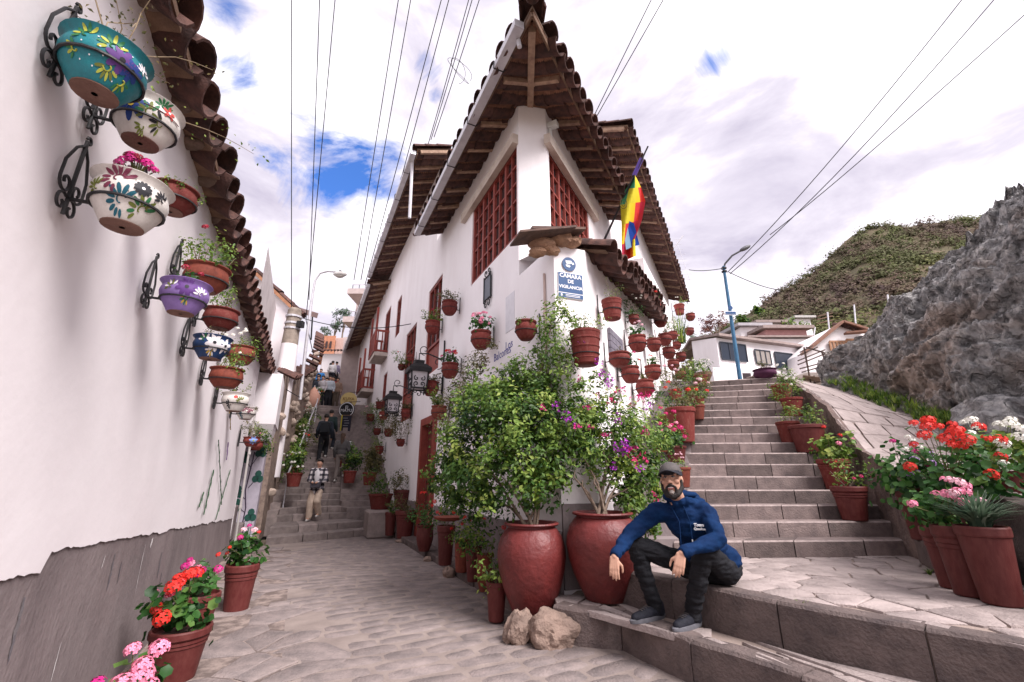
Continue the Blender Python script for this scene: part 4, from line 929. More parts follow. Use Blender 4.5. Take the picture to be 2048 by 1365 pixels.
# notice board on the stairs side
nb = thing('slatted_sign', 'grey slatted board sign hung on the wall behind the flower pots', 'sign', on(1226, 668, FR)); q = [on(1212, 648, FR, .03), on(1245, 690, FR, .03), on(1238, 650, FR, .03)]
s0 = ((on(1213, 650, FR) - C2) @ dR); s1 = ((on(1240, 690, FR) - C2) @ dR); zt_, zb_ = 3.72, 3.18
for k in range(5): MB().box(fr_((s0 + s1) / 2, zb_ + (zt_ - zb_) * (k + .5) / 5, .03), ((s1 - s0) / 2, .02, (zt_ - zb_) / 11), dR, nR, UP).build('slat', pm('grey_slat', (.22, .20, .24), (.12, .11, .14), 9, .8), nb)
# ---- flag on its pole
fg = thing('flag', 'rainbow striped flag hanging from a slanting pole on the upper wall', 'flag', on(1205, 490, FR, .2))
y0 = float(on(1205, 492, URP, .1)[1]); pb, pt = at_y(1203, 492, y0), at_y(1296, 293, y0 - .9)
MB().tube([pb, pt], [.028, .018], 8).build('pole', flat('flag_pole', (.03, .025, .03)), fg)
m1, m2 = at_y(1268, 352, y0 - .62), at_y(1283, 318, y0 - .76); MB().tube([m1, m2], .05, 8).build('wrapped_cloth', flat('flag_blue', (.10, .05, .30)), fg)
FC = [(.02, .22, .10), (.62, .52, .02), (.75, .50, .01), (.72, .20, .01), (.60, .03, .03), (.40, .015, .05)]
edgeL = [(1270, 350), (1252, 378), (1241, 410), (1243, 450), (1243, 490), (1245, 524)]; edgeR = [(1270, 350), (1282, 375), (1291, 403), (1284, 440), (1270, 478), (1272, 512)]
def fl_pt(i, t, k):
    a_, b_ = np.array(edgeL[i]), np.array(edgeR[i]); c_, d_ = np.array(edgeL[i + 1]), np.array(edgeR[i + 1]); l = a_ * (1 - k) + c_ * k; r = b_ * (1 - k) + d_ * k; q = l * (1 - t) + r * t
    return at_y(q[0], q[1], y0 - .62 + .10 * math.sin(t * 7 + (i + k) * 1.1) + .05 * (i + k))
cols = [[0, 0, 0, 1, 2], [0, 1, 1, 2, 4], [1, 1, 2, 4, 5], [2, 4, 4, 5, 5], [5, 4, 4, 3, 1]]
strip = {}
for i in range(5):
    for sidx in range(5):
        for k in range(5):
            for h in range(3):
                t0, t1 = (sidx + h / 3) / 5, (sidx + (h + 1) / 3) / 5; strip.setdefault((i, sidx), MB()).add([fl_pt(i, t0, k / 5), fl_pt(i, t1, k / 5), fl_pt(i, t1, (k + 1) / 5), fl_pt(i, t0, (k + 1) / 5)], [(0, 1, 2, 3)])
for (i, j), m in strip.items(): k = cols[i][j]; m.build('stripe', flat('flag_%d' % k, FC[k], .8), fg, smooth=60)
q = MB(); q.add([at_y(1253, 440, y0 - .5), at_y(1268, 447, y0 - .55), at_y(1279, 490, y0 - .5), at_y(1262, 495, y0 - .45)], [(0, 1, 2, 3)]).build('blue_stripe', flat('flag_bl', (.01, .07, .42), .8), fg)
q = MB(); q.add([at_y(1247, 455, y0 - .48), at_y(1255, 452, y0 - .5), at_y(1263, 495, y0 - .47), at_y(1252, 500, y0 - .45)], [(0, 1, 2, 3)]).build('pale_stripe', flat('flag_lb', (.25, .45, .62), .8), fg)
MB().tube([at_y(1247 + 7 * math.cos(a), 408 + 10 * math.sin(a), y0 - .80) for a in np.linspace(0, 6.28, 14)[:13]], .008, 4, closed=True).build('emblem', flat('emblem', (.10, .08, .02)), fg)
MB().tube([at_y(1247 + 3.5 * math.cos(a), 408 + 5 * math.sin(a), y0 - .80) for a in np.linspace(0, 6.28, 10)[:9]], .008, 4, closed=True).build('emblem', flat('emblem', (.10, .08, .02)), fg)
# ---- wrought iron street lanterns
def lantern(lbl, s, z, o, sc=1.0):
    t = thing('lantern', lbl, 'lantern', fl_(s, z, o)); c = fl_(s, z, o); h = .42 * sc; w = .15 * sc; w2 = .17 * sc
    def sq(r, zz): return [c + dL * x * r + nL * y * r + UP * zz for x, y in ((-1, -1), (1, -1), (1, 1), (-1, 1))]
    def fr(r0, z0, r1, z1, nm, mt=IRON): 
        a_, b_ = sq(r0, z0), sq(r1, z1); MB().add(a_ + b_, [(0, 1, 5, 4), (1, 2, 6, 5), (2, 3, 7, 6), (3, 0, 4, 7), (3, 2, 1, 0), (4, 5, 6, 7)]).build(nm, mt, t, fix=True)
    fr(w2 * 1.35, h * .5, w2 * .75, h * .72, 'lamp_roof'); fr(w2 * 1.32, h * .30, w2 * 1.35, h * .50, 'lamp_roof'); fr(w2 * .55, h * .72, w2 * .6, h * .9, 'vent')
    fr(w * .92, -h * .48, w * 1.05, h * .32, 'lamp_glass', pm('milky_glass', (.62, .58, .60), (.5, .47, .5), 5, .3, 0))
    for k in range(4):
        a_, b_ = sq(w, -h * .5)[k], sq(w * 1.14, h * .32)[k]; MB().beam(a_, b_, .022 * sc, .022 * sc).build('corner_bar', IRON, t)
        a_, b_ = sq(w, -h * .5)[k], sq(w, -h * .5)[(k + 1) % 4]; MB().beam(a_, b_, .02 * sc, .03 * sc).build('rim', IRON, t)
        m = (a_ + b_) / 2; ax = (b_ - a_) / np.linalg.norm(b_ - a_); n_ = np.cross(ax, UP); mo = m + (m - c - UP * (-h * .5)) * .06
        for q in (-1, 1):
            MB().tube(spiral(mo + ax * q * w * .42 + UP * h * .18, ax * q, UP, w * .38, w * .06, -1.2, 5.6), .009 * sc, 4).build('scroll', IRON, t); MB().tube(spiral(mo + ax * q * w * .42 + UP * h * .46, ax * q, -UP, w * .36, w * .06, -1.2, 5.0), .009 * sc, 4).build('scroll', IRON, t)
            MB().tube(spiral(mo + ax * q * w * .45 - UP * h * .16, ax * q, -UP, w * .40, w * .06, -1.5, 4.6), .009 * sc, 4).build('scroll', IRON, t)
    top = c + UP * h * .9; br = top + UP * .16 * sc; wallp = br - nL * (o - .03)
    MB().tube([top, br, br + UP * .02 - nL * .2, wallp + UP * -.1], .014 * sc, 6).build('arm', IRON, t); MB().tube([wallp + UP * .35 * sc, wallp - UP * .9 * sc], .018 * sc, 6).build('wall_bar', IRON, t)
    MB().tube(spiral(br - nL * .12 - UP * .0 + UP * .10, nL, UP, .12 * sc, .02, -1.57, 5), .010, 5).build('scroll', IRON, t); MB().tube(spiral(wallp + nL * .14 - UP * .18, -nL, UP, .14 * sc, .02, -1.57, 5), .010, 5).build('scroll', IRON, t); MB().tube(spiral(wallp + nL * .10 - UP * .62, -nL, -UP, .10 * sc, .02, -1.57, 5), .010, 5).build('scroll', IRON, t)
lantern('black iron lantern with scrollwork nearest the corner on street wall', 5.16, 3.66, .62, 1.12); lantern('black iron lantern with scrollwork farther along the street wall', 8.38, 3.52, .60, 1.05)
# ================================================================ POTS AND PLANTS
PROF = dict(
    belly=[(.52, 0), (.56, .02), (.74, .16), (.90, .34), (.985, .52), (1.0, .62), (.96, .74), (.88, .82), (.875, .85), (.95, .88), (.985, .92), (.985, .985), (.95, 1.0), (.86, 1.0), (.83, .90), (.02, .88)],
    bucket=[(.66, 0), (.69, .02), (.86, .66), (.90, .68), (.90, .72), (.875, .73), (.93, .75), (.93, .80), (.90, .81), (.97, .84), (1.0, .86), (1.0, .97), (.97, 1.0), (.90, 1.0), (.87, .90), (.02, .88)],
    plain=[(.68, 0), (.71, .02), (.93, .86), (.985, .87), (1.0, .89), (1.0, .98), (.97, 1.0), (.90, 1.0), (.87, .90), (.02, .88)],
    cyl=[(.70, 0), (.76, .03), (.80, .16), (.83, .17), (.81, .19), (.88, .48), (.92, .49), (.92, .53), (.89, .54), (.93, .72), (.97, .73), (.97, .77), (.94, .78), (.97, .9), (1.0, .92), (1.0, .99), (.92, 1.0), (.88, .9), (.02, .88)],
    bowl=[(.50, 0), (.53, .015), (.66, .18), (.80, .36), (.90, .50), (.93, .62), (.90, .74), (.86, .82), (.88, .88), (.97, .96), (1.0, .985), (.98, 1.0), (.93, .98), (.82, .86), (.02, .80)],
    urn=[(.58, 0), (.60, .02), (.80, .22), (.93, .42), (.97, .55), (.92, .75), (.88, .88), (.95, .93), (1.0, .96), (1.0, 1.0), (.90, 1.0), (.84, .92), (.02, .9)])
POTM = {}
def pot_mesh(kind, mat):
    k = (kind, mat.name)
    if k not in POTM: POTM[k] = MB().lathe(PROF[kind], 26, wob=.006, seed=3).mesh('pot_' + kind, mat, smooth=35)
    return POTM[k]
SOILM = MB().lathe([(.0, .03), (.5, .035), (.86, 0), (.86, -.03)], 16).mesh('soil_disc', SOIL, smooth=60)
def floret_mesh(name, mat, n=16, seed=1, flat_=.75):
    rg = random.Random(seed); mb = MB()
    for k in range(n):
        t = math.acos(1 - 1.25 * (k + .5) / n); a = k * 2.39996; d = np.array([math.sin(t) * math.cos(a), math.sin(t) * math.sin(a), math.cos(t) * flat_]); x, y, z = basis(d + np.array([0, 0, .2])); c = d * (.74 + rg.random() * .16); ph = rg.random() * 6
        for q in range(5):
            b = ph + q * 1.2566; e = x * math.cos(b) + y * math.sin(b); f = -x * math.sin(b) + y * math.cos(b)
            mb.add([c, c + e * .22 + f * .13 + z * .06, c + e * .38 + z * .02, c + e * .22 - f * .13 + z * .06], [(0, 1, 2, 3)])
    return mb.mesh(name, mat, smooth=179)
HEAD = {k: floret_mesh('flower_' + k, m) for k, m in PET.items()}
def bract_mesh(name, mat, n=14, seed=5):
    rg = random.Random(seed); mb = MB()
    for k in range(n):
        c = np.array([rg.gauss(0, .5), rg.gauss(0, .4), rg.gauss(0, .45)]); ax = basis([rg.gauss(0, 1), rg.gauss(-.6, 1), rg.gauss(.3, 1)])
        for q in range(3):
            b = q * 2.094 + rg.random(); e = ax[0] * math.cos(b) + ax[1] * math.sin(b); f = np.cross(ax[2], e); mb.add([c, c + e * .16 + f * .13 + ax[2] * .08, c + e * .34 + ax[2] * .12, c + e * .16 - f * .13 + ax[2] * .08], [(0, 1, 2, 3)])
    return mb.mesh(name, mat, smooth=179)
BRACT = {k: bract_mesh('bract_' + k, PET[k], seed=i + 4) for i, k in enumerate(('purple', 'fuchsia', 'magenta'))}
DAISY = {}
def stalk(parent, a, b, r=.004, mat=None, nm='stem', bend=.05):
    m = (np.asarray(a) + b) / 2 + np.array([jit(bend), jit(bend), 0]) * np.linalg.norm(np.asarray(b) - a); MB().tube([a, (np.asarray(a) + m) / 2 * 1.0, m, b], [r, r, r * .9, r * .7], 4).build(nm, mat or STEMG, parent)
def heads(parent, c, rad, spec, toward=(0, -1, .3), stems=True, spread=.9):
    """spec: list of (colour, count, head radius)"""
    tw = np.asarray(toward, float)
    for col, n, hr in spec:
        for k in range(n):
            d = RNG.normal(size=3) + tw * 1.1 + UP * .9; d /= np.linalg.norm(d); d[2] = max(d[2], -.15); p = np.asarray(c) + d * rad * np.array([1, 1, .9]) * random.uniform(.85, 1.18) * np.array([spread + .1, spread + .1, 1])
            x, y, z = basis(d * .5 + UP + tw * .35); Mx = Matrix(((x[0], y[0], z[0]), (x[1], y[1], z[1]), (x[2], y[2], z[2])))
            o = link('flower', HEAD[col], parent, p - org(parent), Mx.to_euler(), hr * random.uniform(.6, 1.0))
            if stems: stalk(parent, np.asarray(c) - UP * rad * .3 + d * rad * .2, p - z * hr * .4)
def wisps(parent, base, n, L_, mat, leafm, lsize=.03, spread=.6, per=7, droop=.2, r=.004, nm='stem'):
    """bare branching stems with scattered leaves"""
    P, N, T = [], [], []; base = np.asarray(base, float)
    for k in range(n):
        a = random.random() * 6.283; d = np.array([math.cos(a) * spread, math.sin(a) * spread, 1.]) * random.uniform(.6, 1.1); p = base.copy(); pts = [p.copy()]; l = L_ * random.uniform(.6, 1.15)
        for q in range(6):
            d = d + np.array([jit(.45), jit(.45), jit(.3) - droop * q * .22]); p = p + d / np.linalg.norm(d) * l / 6; pts.append(p.copy())
            for _ in range(per): P.append(p + RNG.normal(size=3) * l * .07); N.append(RNG.normal(size=3) + [0, -.3, .8]); T.append(random.random())
        MB().tube(pts, [r * (1 - .11 * i) for i in range(7)], 4).build(nm, mat, parent)
    if P:
        me = leaf_mesh('foliage', np.array(P) - org(parent), np.array(N), lsize, leafm, np.array(T), .55); link('foliage', me, parent)['kind'] = 'stuff'
def grass_tuft(parent, base, n, L_, mat, spread=.9, w=.010, nm='blades'):
    V, Fq, T = [], [], []; base = np.asarray(base, float)
    for k in range(n):
        a = random.random() * 6.283; e = np.array([math.cos(a), math.sin(a), 0]); s = np.array([-e[1], e[0], 0]) * w; l = L_ * random.uniform(.5, 1.1); o = e * random.random() * L_ * .15; sp_ = spread * random.uniform(.3, 1.1); b = len(V); t = random.random()
        for q in range(4):
            f = q / 3; p = base + o + e * sp_ * l * f * f * .8 + e * sp_ * .2 * f * l + UP * l * f * (1 - .45 * sp_ * f); wd = s * (1 - f * .9); V += [p - wd, p + wd]; T += [t, t]
        for q in range(3): Fq.append((b + 2 * q, b + 2 * q + 1, b + 2 * q + 3, b + 2 * q + 2))
    me = npmesh(nm, np.array(V) - org(parent), np.array(Fq), mat, np.array(T)); link(nm, me, parent)['kind'] = 'stuff'
POTS = {}
def plant_in(t, p, r, h, plant):
    rim = np.asarray(p) + UP * h; kind = plant[0]
    if kind == 'ger':          # geranium: size, flower spec, leaf material
        _, size, spec = plant[:3]; lm = plant[3] if len(plant) > 3 else LEAFG; c = rim + UP * size * .62
        cs = [(*(c + np.array([jit(.5), jit(.5), jit(.25)]) * size), size * random.uniform(.55, .75)) for _ in range(4)] + [(*(c - UP * size * .3), size * .8)]
        ls = min(.065, max(.028, size * .26)); foliage('foliage', cs, 36 / ls ** 1.5 * .62, ls, lm, t, 1.0, True, 9, .5)
        heads(t, c, size * 1.02, spec)
    elif kind == 'bush':       # size, leaf material, leaf size, height factor
        _, size, lm, ls = plant[:4]; hf = plant[4] if len(plant) > 4 else 1.; c = rim + UP * size * .55 * hf
        cs = [(*(c + np.array([jit(.55), jit(.55), jit(.5) * hf]) * size), size * random.uniform(.4, .7)) for _ in range(6)]
        foliage('foliage', cs, 36 / ls ** 1.5 * .62, ls, lm, t, .5, False, 9, .42)
        for _ in range(5): stalk(t, rim - UP * .03, c + np.array([jit(.5), jit(.5), jit(.3)]) * size, .005, BARK, 'stem', .15)
        if len(plant) > 5: heads(t, c, size * .95, plant[5], stems=False)
    elif kind == 'wisp':
        _, n, L_, lm, ls = plant[:5]; wisps(t, rim - UP * .04, n, L_, BARK if len(plant) < 7 else plant[6], lm, ls, per=5)
        if len(plant) > 5 and plant[5]: heads(t, rim + UP * L_ * .5, L_ * .45, plant[5], stems=False)
    elif kind == 'spike': grass_tuft(t, rim - UP * .03, plant[1], plant[2], plant[3], 1.0, plant[4] if len(plant) > 4 else .012)
    elif kind == 'trail':
        _, size, lm, ls, drop = plant[:5]; cs = [(*(rim + UP * size * .3 + np.array([jit(.5), jit(.5), jit(.2)]) * size), size * .55) for _ in range(4)]
        for _ in range(4):
            a = random.random() * 6.28; q = rim + np.array([math.cos(a), math.sin(a), 0]) * r * 1.05
            for j in range(4): cs.append((*(q - UP * drop * j / 4), size * .22))
        foliage('foliage', cs, 36 / ls ** 1.5 * .6, ls, lm, t, .5, False, 6, .5)
        if len(plant) > 5: heads(t, rim + UP * size * .3, size, plant[5], stems=False)
def potted(label, p, r, h, kind='belly', mat=None, plant=None, group=None, name='potted_plant', cat='plant pot'):
    t = thing(name, label, cat, p, group); mat = mat or TERRA
    link('pot', pot_mesh(kind, mat), t, (0, 0, 0), (0, 0, random.random() * 6), (r, r, h)); link('soil', SOILM, t, (0, 0, h * .88), None, (r * .98, r * .98, r))
    if plant: plant_in(t, p, r, h, plant)
    return t
def scroll_wall(n): return n[0] > .9 and n[1] > 0      # the garden wall's plaster stands proud of its line
def bracket(label, c, r, zr, wallp, wn, group, scroll=1.0, along=None):
    """ring round a pot centred at c (height zr), arm to wallp, flat scrolled plate on the wall"""
    t = thing('pot_bracket', label, 'bracket', wallp, group); wn = np.asarray(wn); al = along if along is not None else np.cross(UP, wn)
    cz = np.array([c[0], c[1], zr]); MB().tube([cz + r * (np.array([math.cos(a), math.sin(a), 0])) for a in np.linspace(0, 2 * math.pi, 21)[:20]], .007 * scroll, 5, closed=True).build('ring', IRON, t, smooth=60)
    wp = np.array([wallp[0], wallp[1], zr]) + wn * (.048 if scroll_wall(wn) else .012); MB().tube([wp, cz - wn * r], .009 * scroll, 5).build('arm', IRON, t); k = .25 * scroll
    MB().tube([wp - UP * .08 * scroll, wp + UP * k * 1.25], .009 * scroll, 5).build('wall_bar', IRON, t)
    return t, wp, al, k
def scrolls(t, wp, al, k):
    for q in (-1, 1):
        MB().tube([wp + UP * k * 1.15, wp + al * q * k * .22 + UP * k * .95, wp + al * q * k * .42 + UP * k * .55] + spiral(wp + al * q * k * .22 + UP * k * .22, al * q, UP, k * .22, k * .05, .4, -7.0)[1:], .0065, 5).build('scroll', IRON, t, smooth=60)
        MB().tube(spiral(wp + al * q * k * .17 - UP * k * .16, al * q, -UP, k * .20, k * .04, -2.2, 4.2), .0065, 5).build('scroll', IRON, t, smooth=60)
    MB().tube(spiral(wp + al * k * .07 + UP * k * 1.28, al, UP, k * .09, k * .03, 3.1, -3), .0065, 5).build('scroll', IRON, t, smooth=60)
def hang(label, short, pl, u, v, wpx, kind='belly', mat=None, plant=None, hr=1.35, group='pots hung on the stairs side wall', gap=.07, zr=.45, wallk=None, al=None):
    """a pot hung on wall plane pl, its middle at pixel (u,v), wpx wide"""
    off = .25
    for _ in range(4):
        p = on(u, v, pl, off); r = wpx / 2 / FPX * depth(p) * .97; off = r + gap
    h = r * hr; b = p - UP * h / 2; n = np.array([pl[1][0], pl[1][1], 0])
    t = potted(label, b, r, h, kind, mat, plant, group, 'hanging_pot')
    rr = np.interp(zr, [z for _, z in PROF[kind][:12]], [q for q, _ in PROF[kind][:12]]) * r + .006
    w = p - n * off; br = bracket('black iron bracket holding the ' + short, p, rr, b[2] + h * zr, w, n, 'iron pot brackets', min(1., max(.5, r / .16)), al)
    return t, b, r, h, br
# ---- painted decoration that hugs a pot's surface
class Paint:
    def __init__(s, t, c, r, h, kind): s.t, s.c, s.r, s.h, s.pr = t, np.asarray(c, float), r, h, [(a * r, b * h) for a, b in PROF[kind]][:13]; s.th = math.atan2(-c[1], -c[0])
    def P(s, dx, z, o=.0025):
        rr = np.interp(z * s.h, [q[1] for q in s.pr], [q[0] for q in s.pr]) + o; a = s.th + dx / 1.0; return s.c + np.array([rr * math.cos(a), rr * math.sin(a), z * s.h])
    def shape(s, pts, mat, name, o=.0025):
        cx = sum(p[0] for p in pts) / len(pts); cz = sum(p[1] for p in pts) / len(pts); mb = MB(); k = len(pts)
        mb.add([s.P(cx, cz, o)] + [s.P((x + cx) / 2, (z + cz) / 2, o) for x, z in pts] + [s.P(x, z, o) for x, z in pts], [(0, 1 + i, 1 + (i + 1) % k) for i in range(k)] + [(1 + i, 1 + k + i, 1 + k + (i + 1) % k, 1 + (i + 1) % k) for i in range(k)]); return mb.build(name, mat, s.t, smooth=179)
    def ellipse(s, x, z, a, b, ang, mat, name, o=.0025, n=9): return s.shape([(x + a * math.cos(q) * math.cos(ang) - b * math.sin(q) * math.sin(ang), z + (a * math.cos(q) * math.sin(ang) + b * math.sin(q) * math.cos(ang)) * s.r / s.h) for q in np.linspace(0, 2 * math.pi, n + 1)[:n]], mat, name, o)
    def flower(s, x, z, R_, mat, cen, n=6):
        R_ = R_ * 1.45
        for k in range(n): a = k * 2 * math.pi / n + .3; s.ellipse(x + R_ * .6 * math.cos(a), z + R_ * .6 * math.sin(a) * s.r / s.h, R_ * .46, R_ * .24, a, mat, 'painted_petal')
        s.ellipse(x, z, R_ * .2, R_ * .2, 0, cen, 'painted_dot', .004)
    def crest(s, x, z, R_, mat, n=7, a0=0., mat2=None):
        R_ = R_ * 1.5
        for k in range(n): a = a0 + k * .5; s.ellipse(x + R_ * .7 * math.cos(a), z + R_ * .7 * math.sin(a) * s.r / s.h, R_ * (.42 - .02 * k), R_ * .13, a, mat if (k % 2 or not mat2) else mat2, 'painted_leaf')
        s.line([(x + R_ * (.45 - .05 * q) * math.cos(a0 + q * .55), z + R_ * (.45 - .05 * q) * math.sin(a0 + q * .55) * s.r / s.h) for q in range(8)], .003, mat)
    def line(s, pts, w, mat): MB().tube([s.P(x, z, .002) for x, z in pts], w, 4).build('painted_line', mat, s.t, smooth=60)
    def dots(s, pts, d, mat):
        for x, z in pts: s.ellipse(x, z, d, d, 0, mat, 'painted_dot', n=6)
TEAL = pm('teal_paint', (.015, .19, .22), (.02, .14, .17), 5, .45, .1, 30, obj_coord=True); CREAM = pm('cream_paint', (.68, .64, .60), (.58, .54, .50), 6, .45, .1, 30, obj_coord=True); LILP = pm('lilac_paint', (.26, .17, .42), (.21, .13, .35), 5, .45, .1, 30, obj_coord=True); NAVY = pm('navy_paint', (.012, .05, .16), (.02, .04, .10), 5, .4, .1, 30, obj_coord=True)
BASEC = pm('raw_clay', (.20, .11, .085), (.13, .07, .055), 9, .95, .4, 40)
pB = flat('paint_blue', (.02, .05, .22)); pG = flat('paint_olive', (.14, .16, .03)); pGr = flat('paint_green', (.03, .16, .06)); pM = flat('paint_maroon', (.16, .03, .06)); pK = flat('paint_black', (.015, .015, .02)); pW = flat('paint_white', (.75, .72, .74)); pY = flat('paint_lime', (.40, .42, .06)); pV = flat('paint_violet', (.11, .04, .20)); pT = flat('paint_teal', (.01, .09, .13)); pR = flat('paint_red', (.5, .06, .05)); pO = flat('paint_gold', (.55, .38, .05))
LWG = 'painted bowls hung on the left wall'
def bowl(label, short, u, v, w, mat, plant, hr=1.4, kind='bowl', zr=.40, gap=.10, grp=LWG):
    t, b, r, h, br = hang(label, short, LW, u, v, w, kind, mat, plant, hr, grp, gap, zr, al=dL); scrolls(*br)
    MB().lathe([(.0, -.004), (r * .50, -.004), (r * .505, .004)], 20, b).build('clay_base', BASEC, t); MB().lathe([(.0, -.006), (r * .07, -.006)], 10, b).build('drain_hole', pK, t)
    return t, b, r, h, Paint(t, b, r, h, kind)
t, b, r, h, P = bowl('large teal bowl painted with flowers, highest on the left wall', 'large teal painted bowl', 204, 146, 152, TEAL, ('wisp', 7, .42, LEAFD, .018, None, pm('dry_stem', (.34, .26, .17), (.22, .16, .10), 20)), gap=.04, zr=.45)
P.crest(-.55, .70, .22, pGr, 6, 1.0, pY); P.crest(.05, .66, .24, pGr, 7, .6, pY); P.flower(.30, .52, .26, pV, pK, 7); P.flower(.62, .46, .22, pB, pK, 7); P.crest(.10, .30, .22, pY, 6, 3.4, pG); P.crest(.60, .22, .20, pY, 5, 4.2, pGr); P.crest(-.75, .40, .18, pY, 5, 2.0, pGr); P.crest(.95, .62, .2, pW, 6, .5)
P.dots([(x, z) for x, z in ((-.3, .75), (-.2, .55), (-.4, .35), (-.1, .42), (.25, .8), (.5, .75), (-.65, .25), (-.3, .2), (.35, .12), (-.6, .55))], .022, pW)
t, b, r, h, P = bowl('cream bowl with a blue painted flower, half behind the teal bowl', 'cream bowl with the blue flower', 291, 252, 122, CREAM, ('wisp', 6, .5, LEAFL, .02, None, pm('dry_stem', (.34, .26, .17), (.22, .16, .10), 20)))
P.flower(-.55, .55, .34, pB, pO, 6); P.crest(.0, .45, .28, pG, 6, 1.1, pGr); P.crest(.45, .35, .26, pG, 6, 2.2, pK); P.crest(.35, .78, .2, pGr, 6, .4); P.flower(.55, .72, .16, pR, pW, 5); P.line([(x, .62) for x in np.linspace(-.2, 1.0, 9)], .0025, pM); P.crest(-.1, .15, .2, pG, 5, 3)
t, b, r, h, P = bowl('cream bowl with black sunflower and swirls, magenta geranium on top', 'cream bowl with the black sunflower', 257, 412, 140, CREAM, ('ger', .085, [('magenta', 9, .035), ('crimson', 5, .03)], LEAFD))
P.crest(-.42, .72, .30, pM, 9, .5, pM); P.flower(.22, .66, .16, pK, pW, 12); P.crest(-.25, .30, .30, pT, 9, .8, pT); P.crest(.38, .24, .28, pG, 8, .4, pGr); P.crest(.85, .62, .2, pK, 6, 1); P.crest(-.95, .5, .2, pG, 6, 1)
P.dots([(-.1, .5), (.0, .8), (.5, .8), (-.7, .55), (.1, .42), (.6, .5), (-.5, .12), (.1, .1)], .018, pK)
t, b, r, h, P = bowl('plain dark red clay bowl behind the cream sunflower bowl', 'plain dark red bowl', 347, 402, 84, TERRA, ('trail', .10, LEAFL, .018, .05), 1.2, 'urn')
t, b, r, h, P = bowl('lilac bowl painted with a violet daisy on the left wall', 'lilac painted bowl', 368, 598, 92, LILP, ('ger', .085, [('crimson', 2, .035)], LEAFG))
P.flower(.0, .70, .30, pV, pK, 8); P.crest(-.6, .65, .22, pG, 6, 1.0, pW); P.crest(.1, .36, .2, pGr, 5, 3.0, pO); P.crest(.65, .55, .24, pW, 6, .6, pW)
bowl('orange clay bowl of leafy geranium directly behind the lilac bowl', 'clay bowl behind the lilac bowl', 412, 560, 84, TERRA2, ('bush', .24, LEAFL, .035, 1.2, [('crimson', 2, .03)]), 1.2, 'urn')
bowl('orange clay bowl with a yellow daisy between lilac and navy bowls', 'clay bowl above the navy bowl', 441, 640, 66, TERRA, ('bush', .22, LEAFL, .03, 1.2, [('yellow', 2, .03)]), 1.2, 'urn')
t, b, r, h, P = bowl('navy blue bowl painted with a large white flower', 'navy painted bowl', 423, 697, 72, NAVY, ('wisp', 5, .15, LEAFD, .02), 1.25)
P.flower(.1, .62, .34, pW, pK, 8); P.crest(-.45, .7, .25, pGr, 5, 1, pW); P.crest(.0, .30, .24, pO, 5, 3.2, pW); P.flower(.75, .55, .3, pW, pK, 6)
bowl('clay bowl with drooping white blossom right of the navy bowl', 'clay bowl with white blossom', 482, 712, 54, TERRA2, ('trail', .2, LEAFL, .03, .2, [('white', 8, .035)]), 1.3, 'urn')
bowl('broad red clay bowl below the navy bowl', 'broad clay bowl below the navy bowl', 452, 757, 64, TERRA2, ('bush', .22, LEAFL, .032, 1., [('white', 3, .03)]), 1.2, 'urn')
t, b, r, h, P = bowl('small cream bowl with a red heart on the left wall', 'cream bowl with the red heart', 470, 805, 54, CREAM, ('wisp', 7, .32, LEAFL, .028, [('red', 2, .03)]), 1.35)
P.ellipse(.0, .72, .16, .12, 0, pR, 'painted_heart'); P.crest(.4, .5, .25, pG, 6, 1); P.crest(-.4, .3, .25, pK, 6, 2)
t, b, r, h, P = bowl('smallest cream bowl with maroon scrolls, below the heart bowl', 'smallest cream bowl', 492, 827, 40, CREAM, ('trail', .07, LEAFD, .02, .05), 1.2)
P.crest(.0, .6, .3, pM, 6, .6); P.crest(.5, .5, .3, pM, 6, 1); P.crest(-.4, .3, .3, pT, 6, 2)
t, b, r, h, P = bowl('red bowl painted with blue daisies near the far end of left wall', 'red bowl with blue daisies', 503, 884, 34, TERRA, ('bush', .2, LEAFD, .03, 1.6), 1.1)
P.flower(.2, .6, .35, flat('paint_sky', (.2, .3, .6)), pY, 7)
# ---- geranium buckets standing along the left wall
def ground_pot(label, u, vb, wpx, vtop, z=0., kind='bucket', mat=None, plant=None, group=None, name='potted_plant', p=None):
    b = at_z(u, vb, z) if p is None else np.asarray(p, float); d = depth(b); r = wpx / 2 / FPX * d; b = b + np.array([0, r * .6, 0]); h = (at_y(u, vtop, b[1] - r * .5)[2] - z)
    return potted(label, b, r, h, kind, mat or PLAST, plant, group, name)
GG = 'geranium buckets along the left wall'
def lg(label, s, w, r, h, plant): p = W0 + dL * s + nW * w; return potted(label, p, r, h, 'bucket', PLAST, plant, GG)
lg('maroon ribbed bucket of red geraniums, second from the viewer on left', 4.25, .44, .215, .36, ('ger', .25, [('red', 7, .075), ('crimson', 1, .05), ('pink', 2, .06)]))
lg('maroon bucket of pink geraniums at the bottom edge on the left', 3.15, .42, .20, .20, ('ger', .22, [('pink', 6, .075), ('magenta', 3, .06)]))
lg('maroon ribbed bucket of magenta geraniums against the left wall', 5.45, .36, .20, .36, ('ger', .22, [('magenta', 6, .055), ('pink', 3, .05), ('fuchsia', 2, .05)]))
lg('tall maroon bucket of pale pink geraniums, farthest on left wall', 6.2, .66, .19, .50, ('ger', .26, [('palepink', 2, .07), ('magenta', 2, .05), ('red', 4, .035)]))
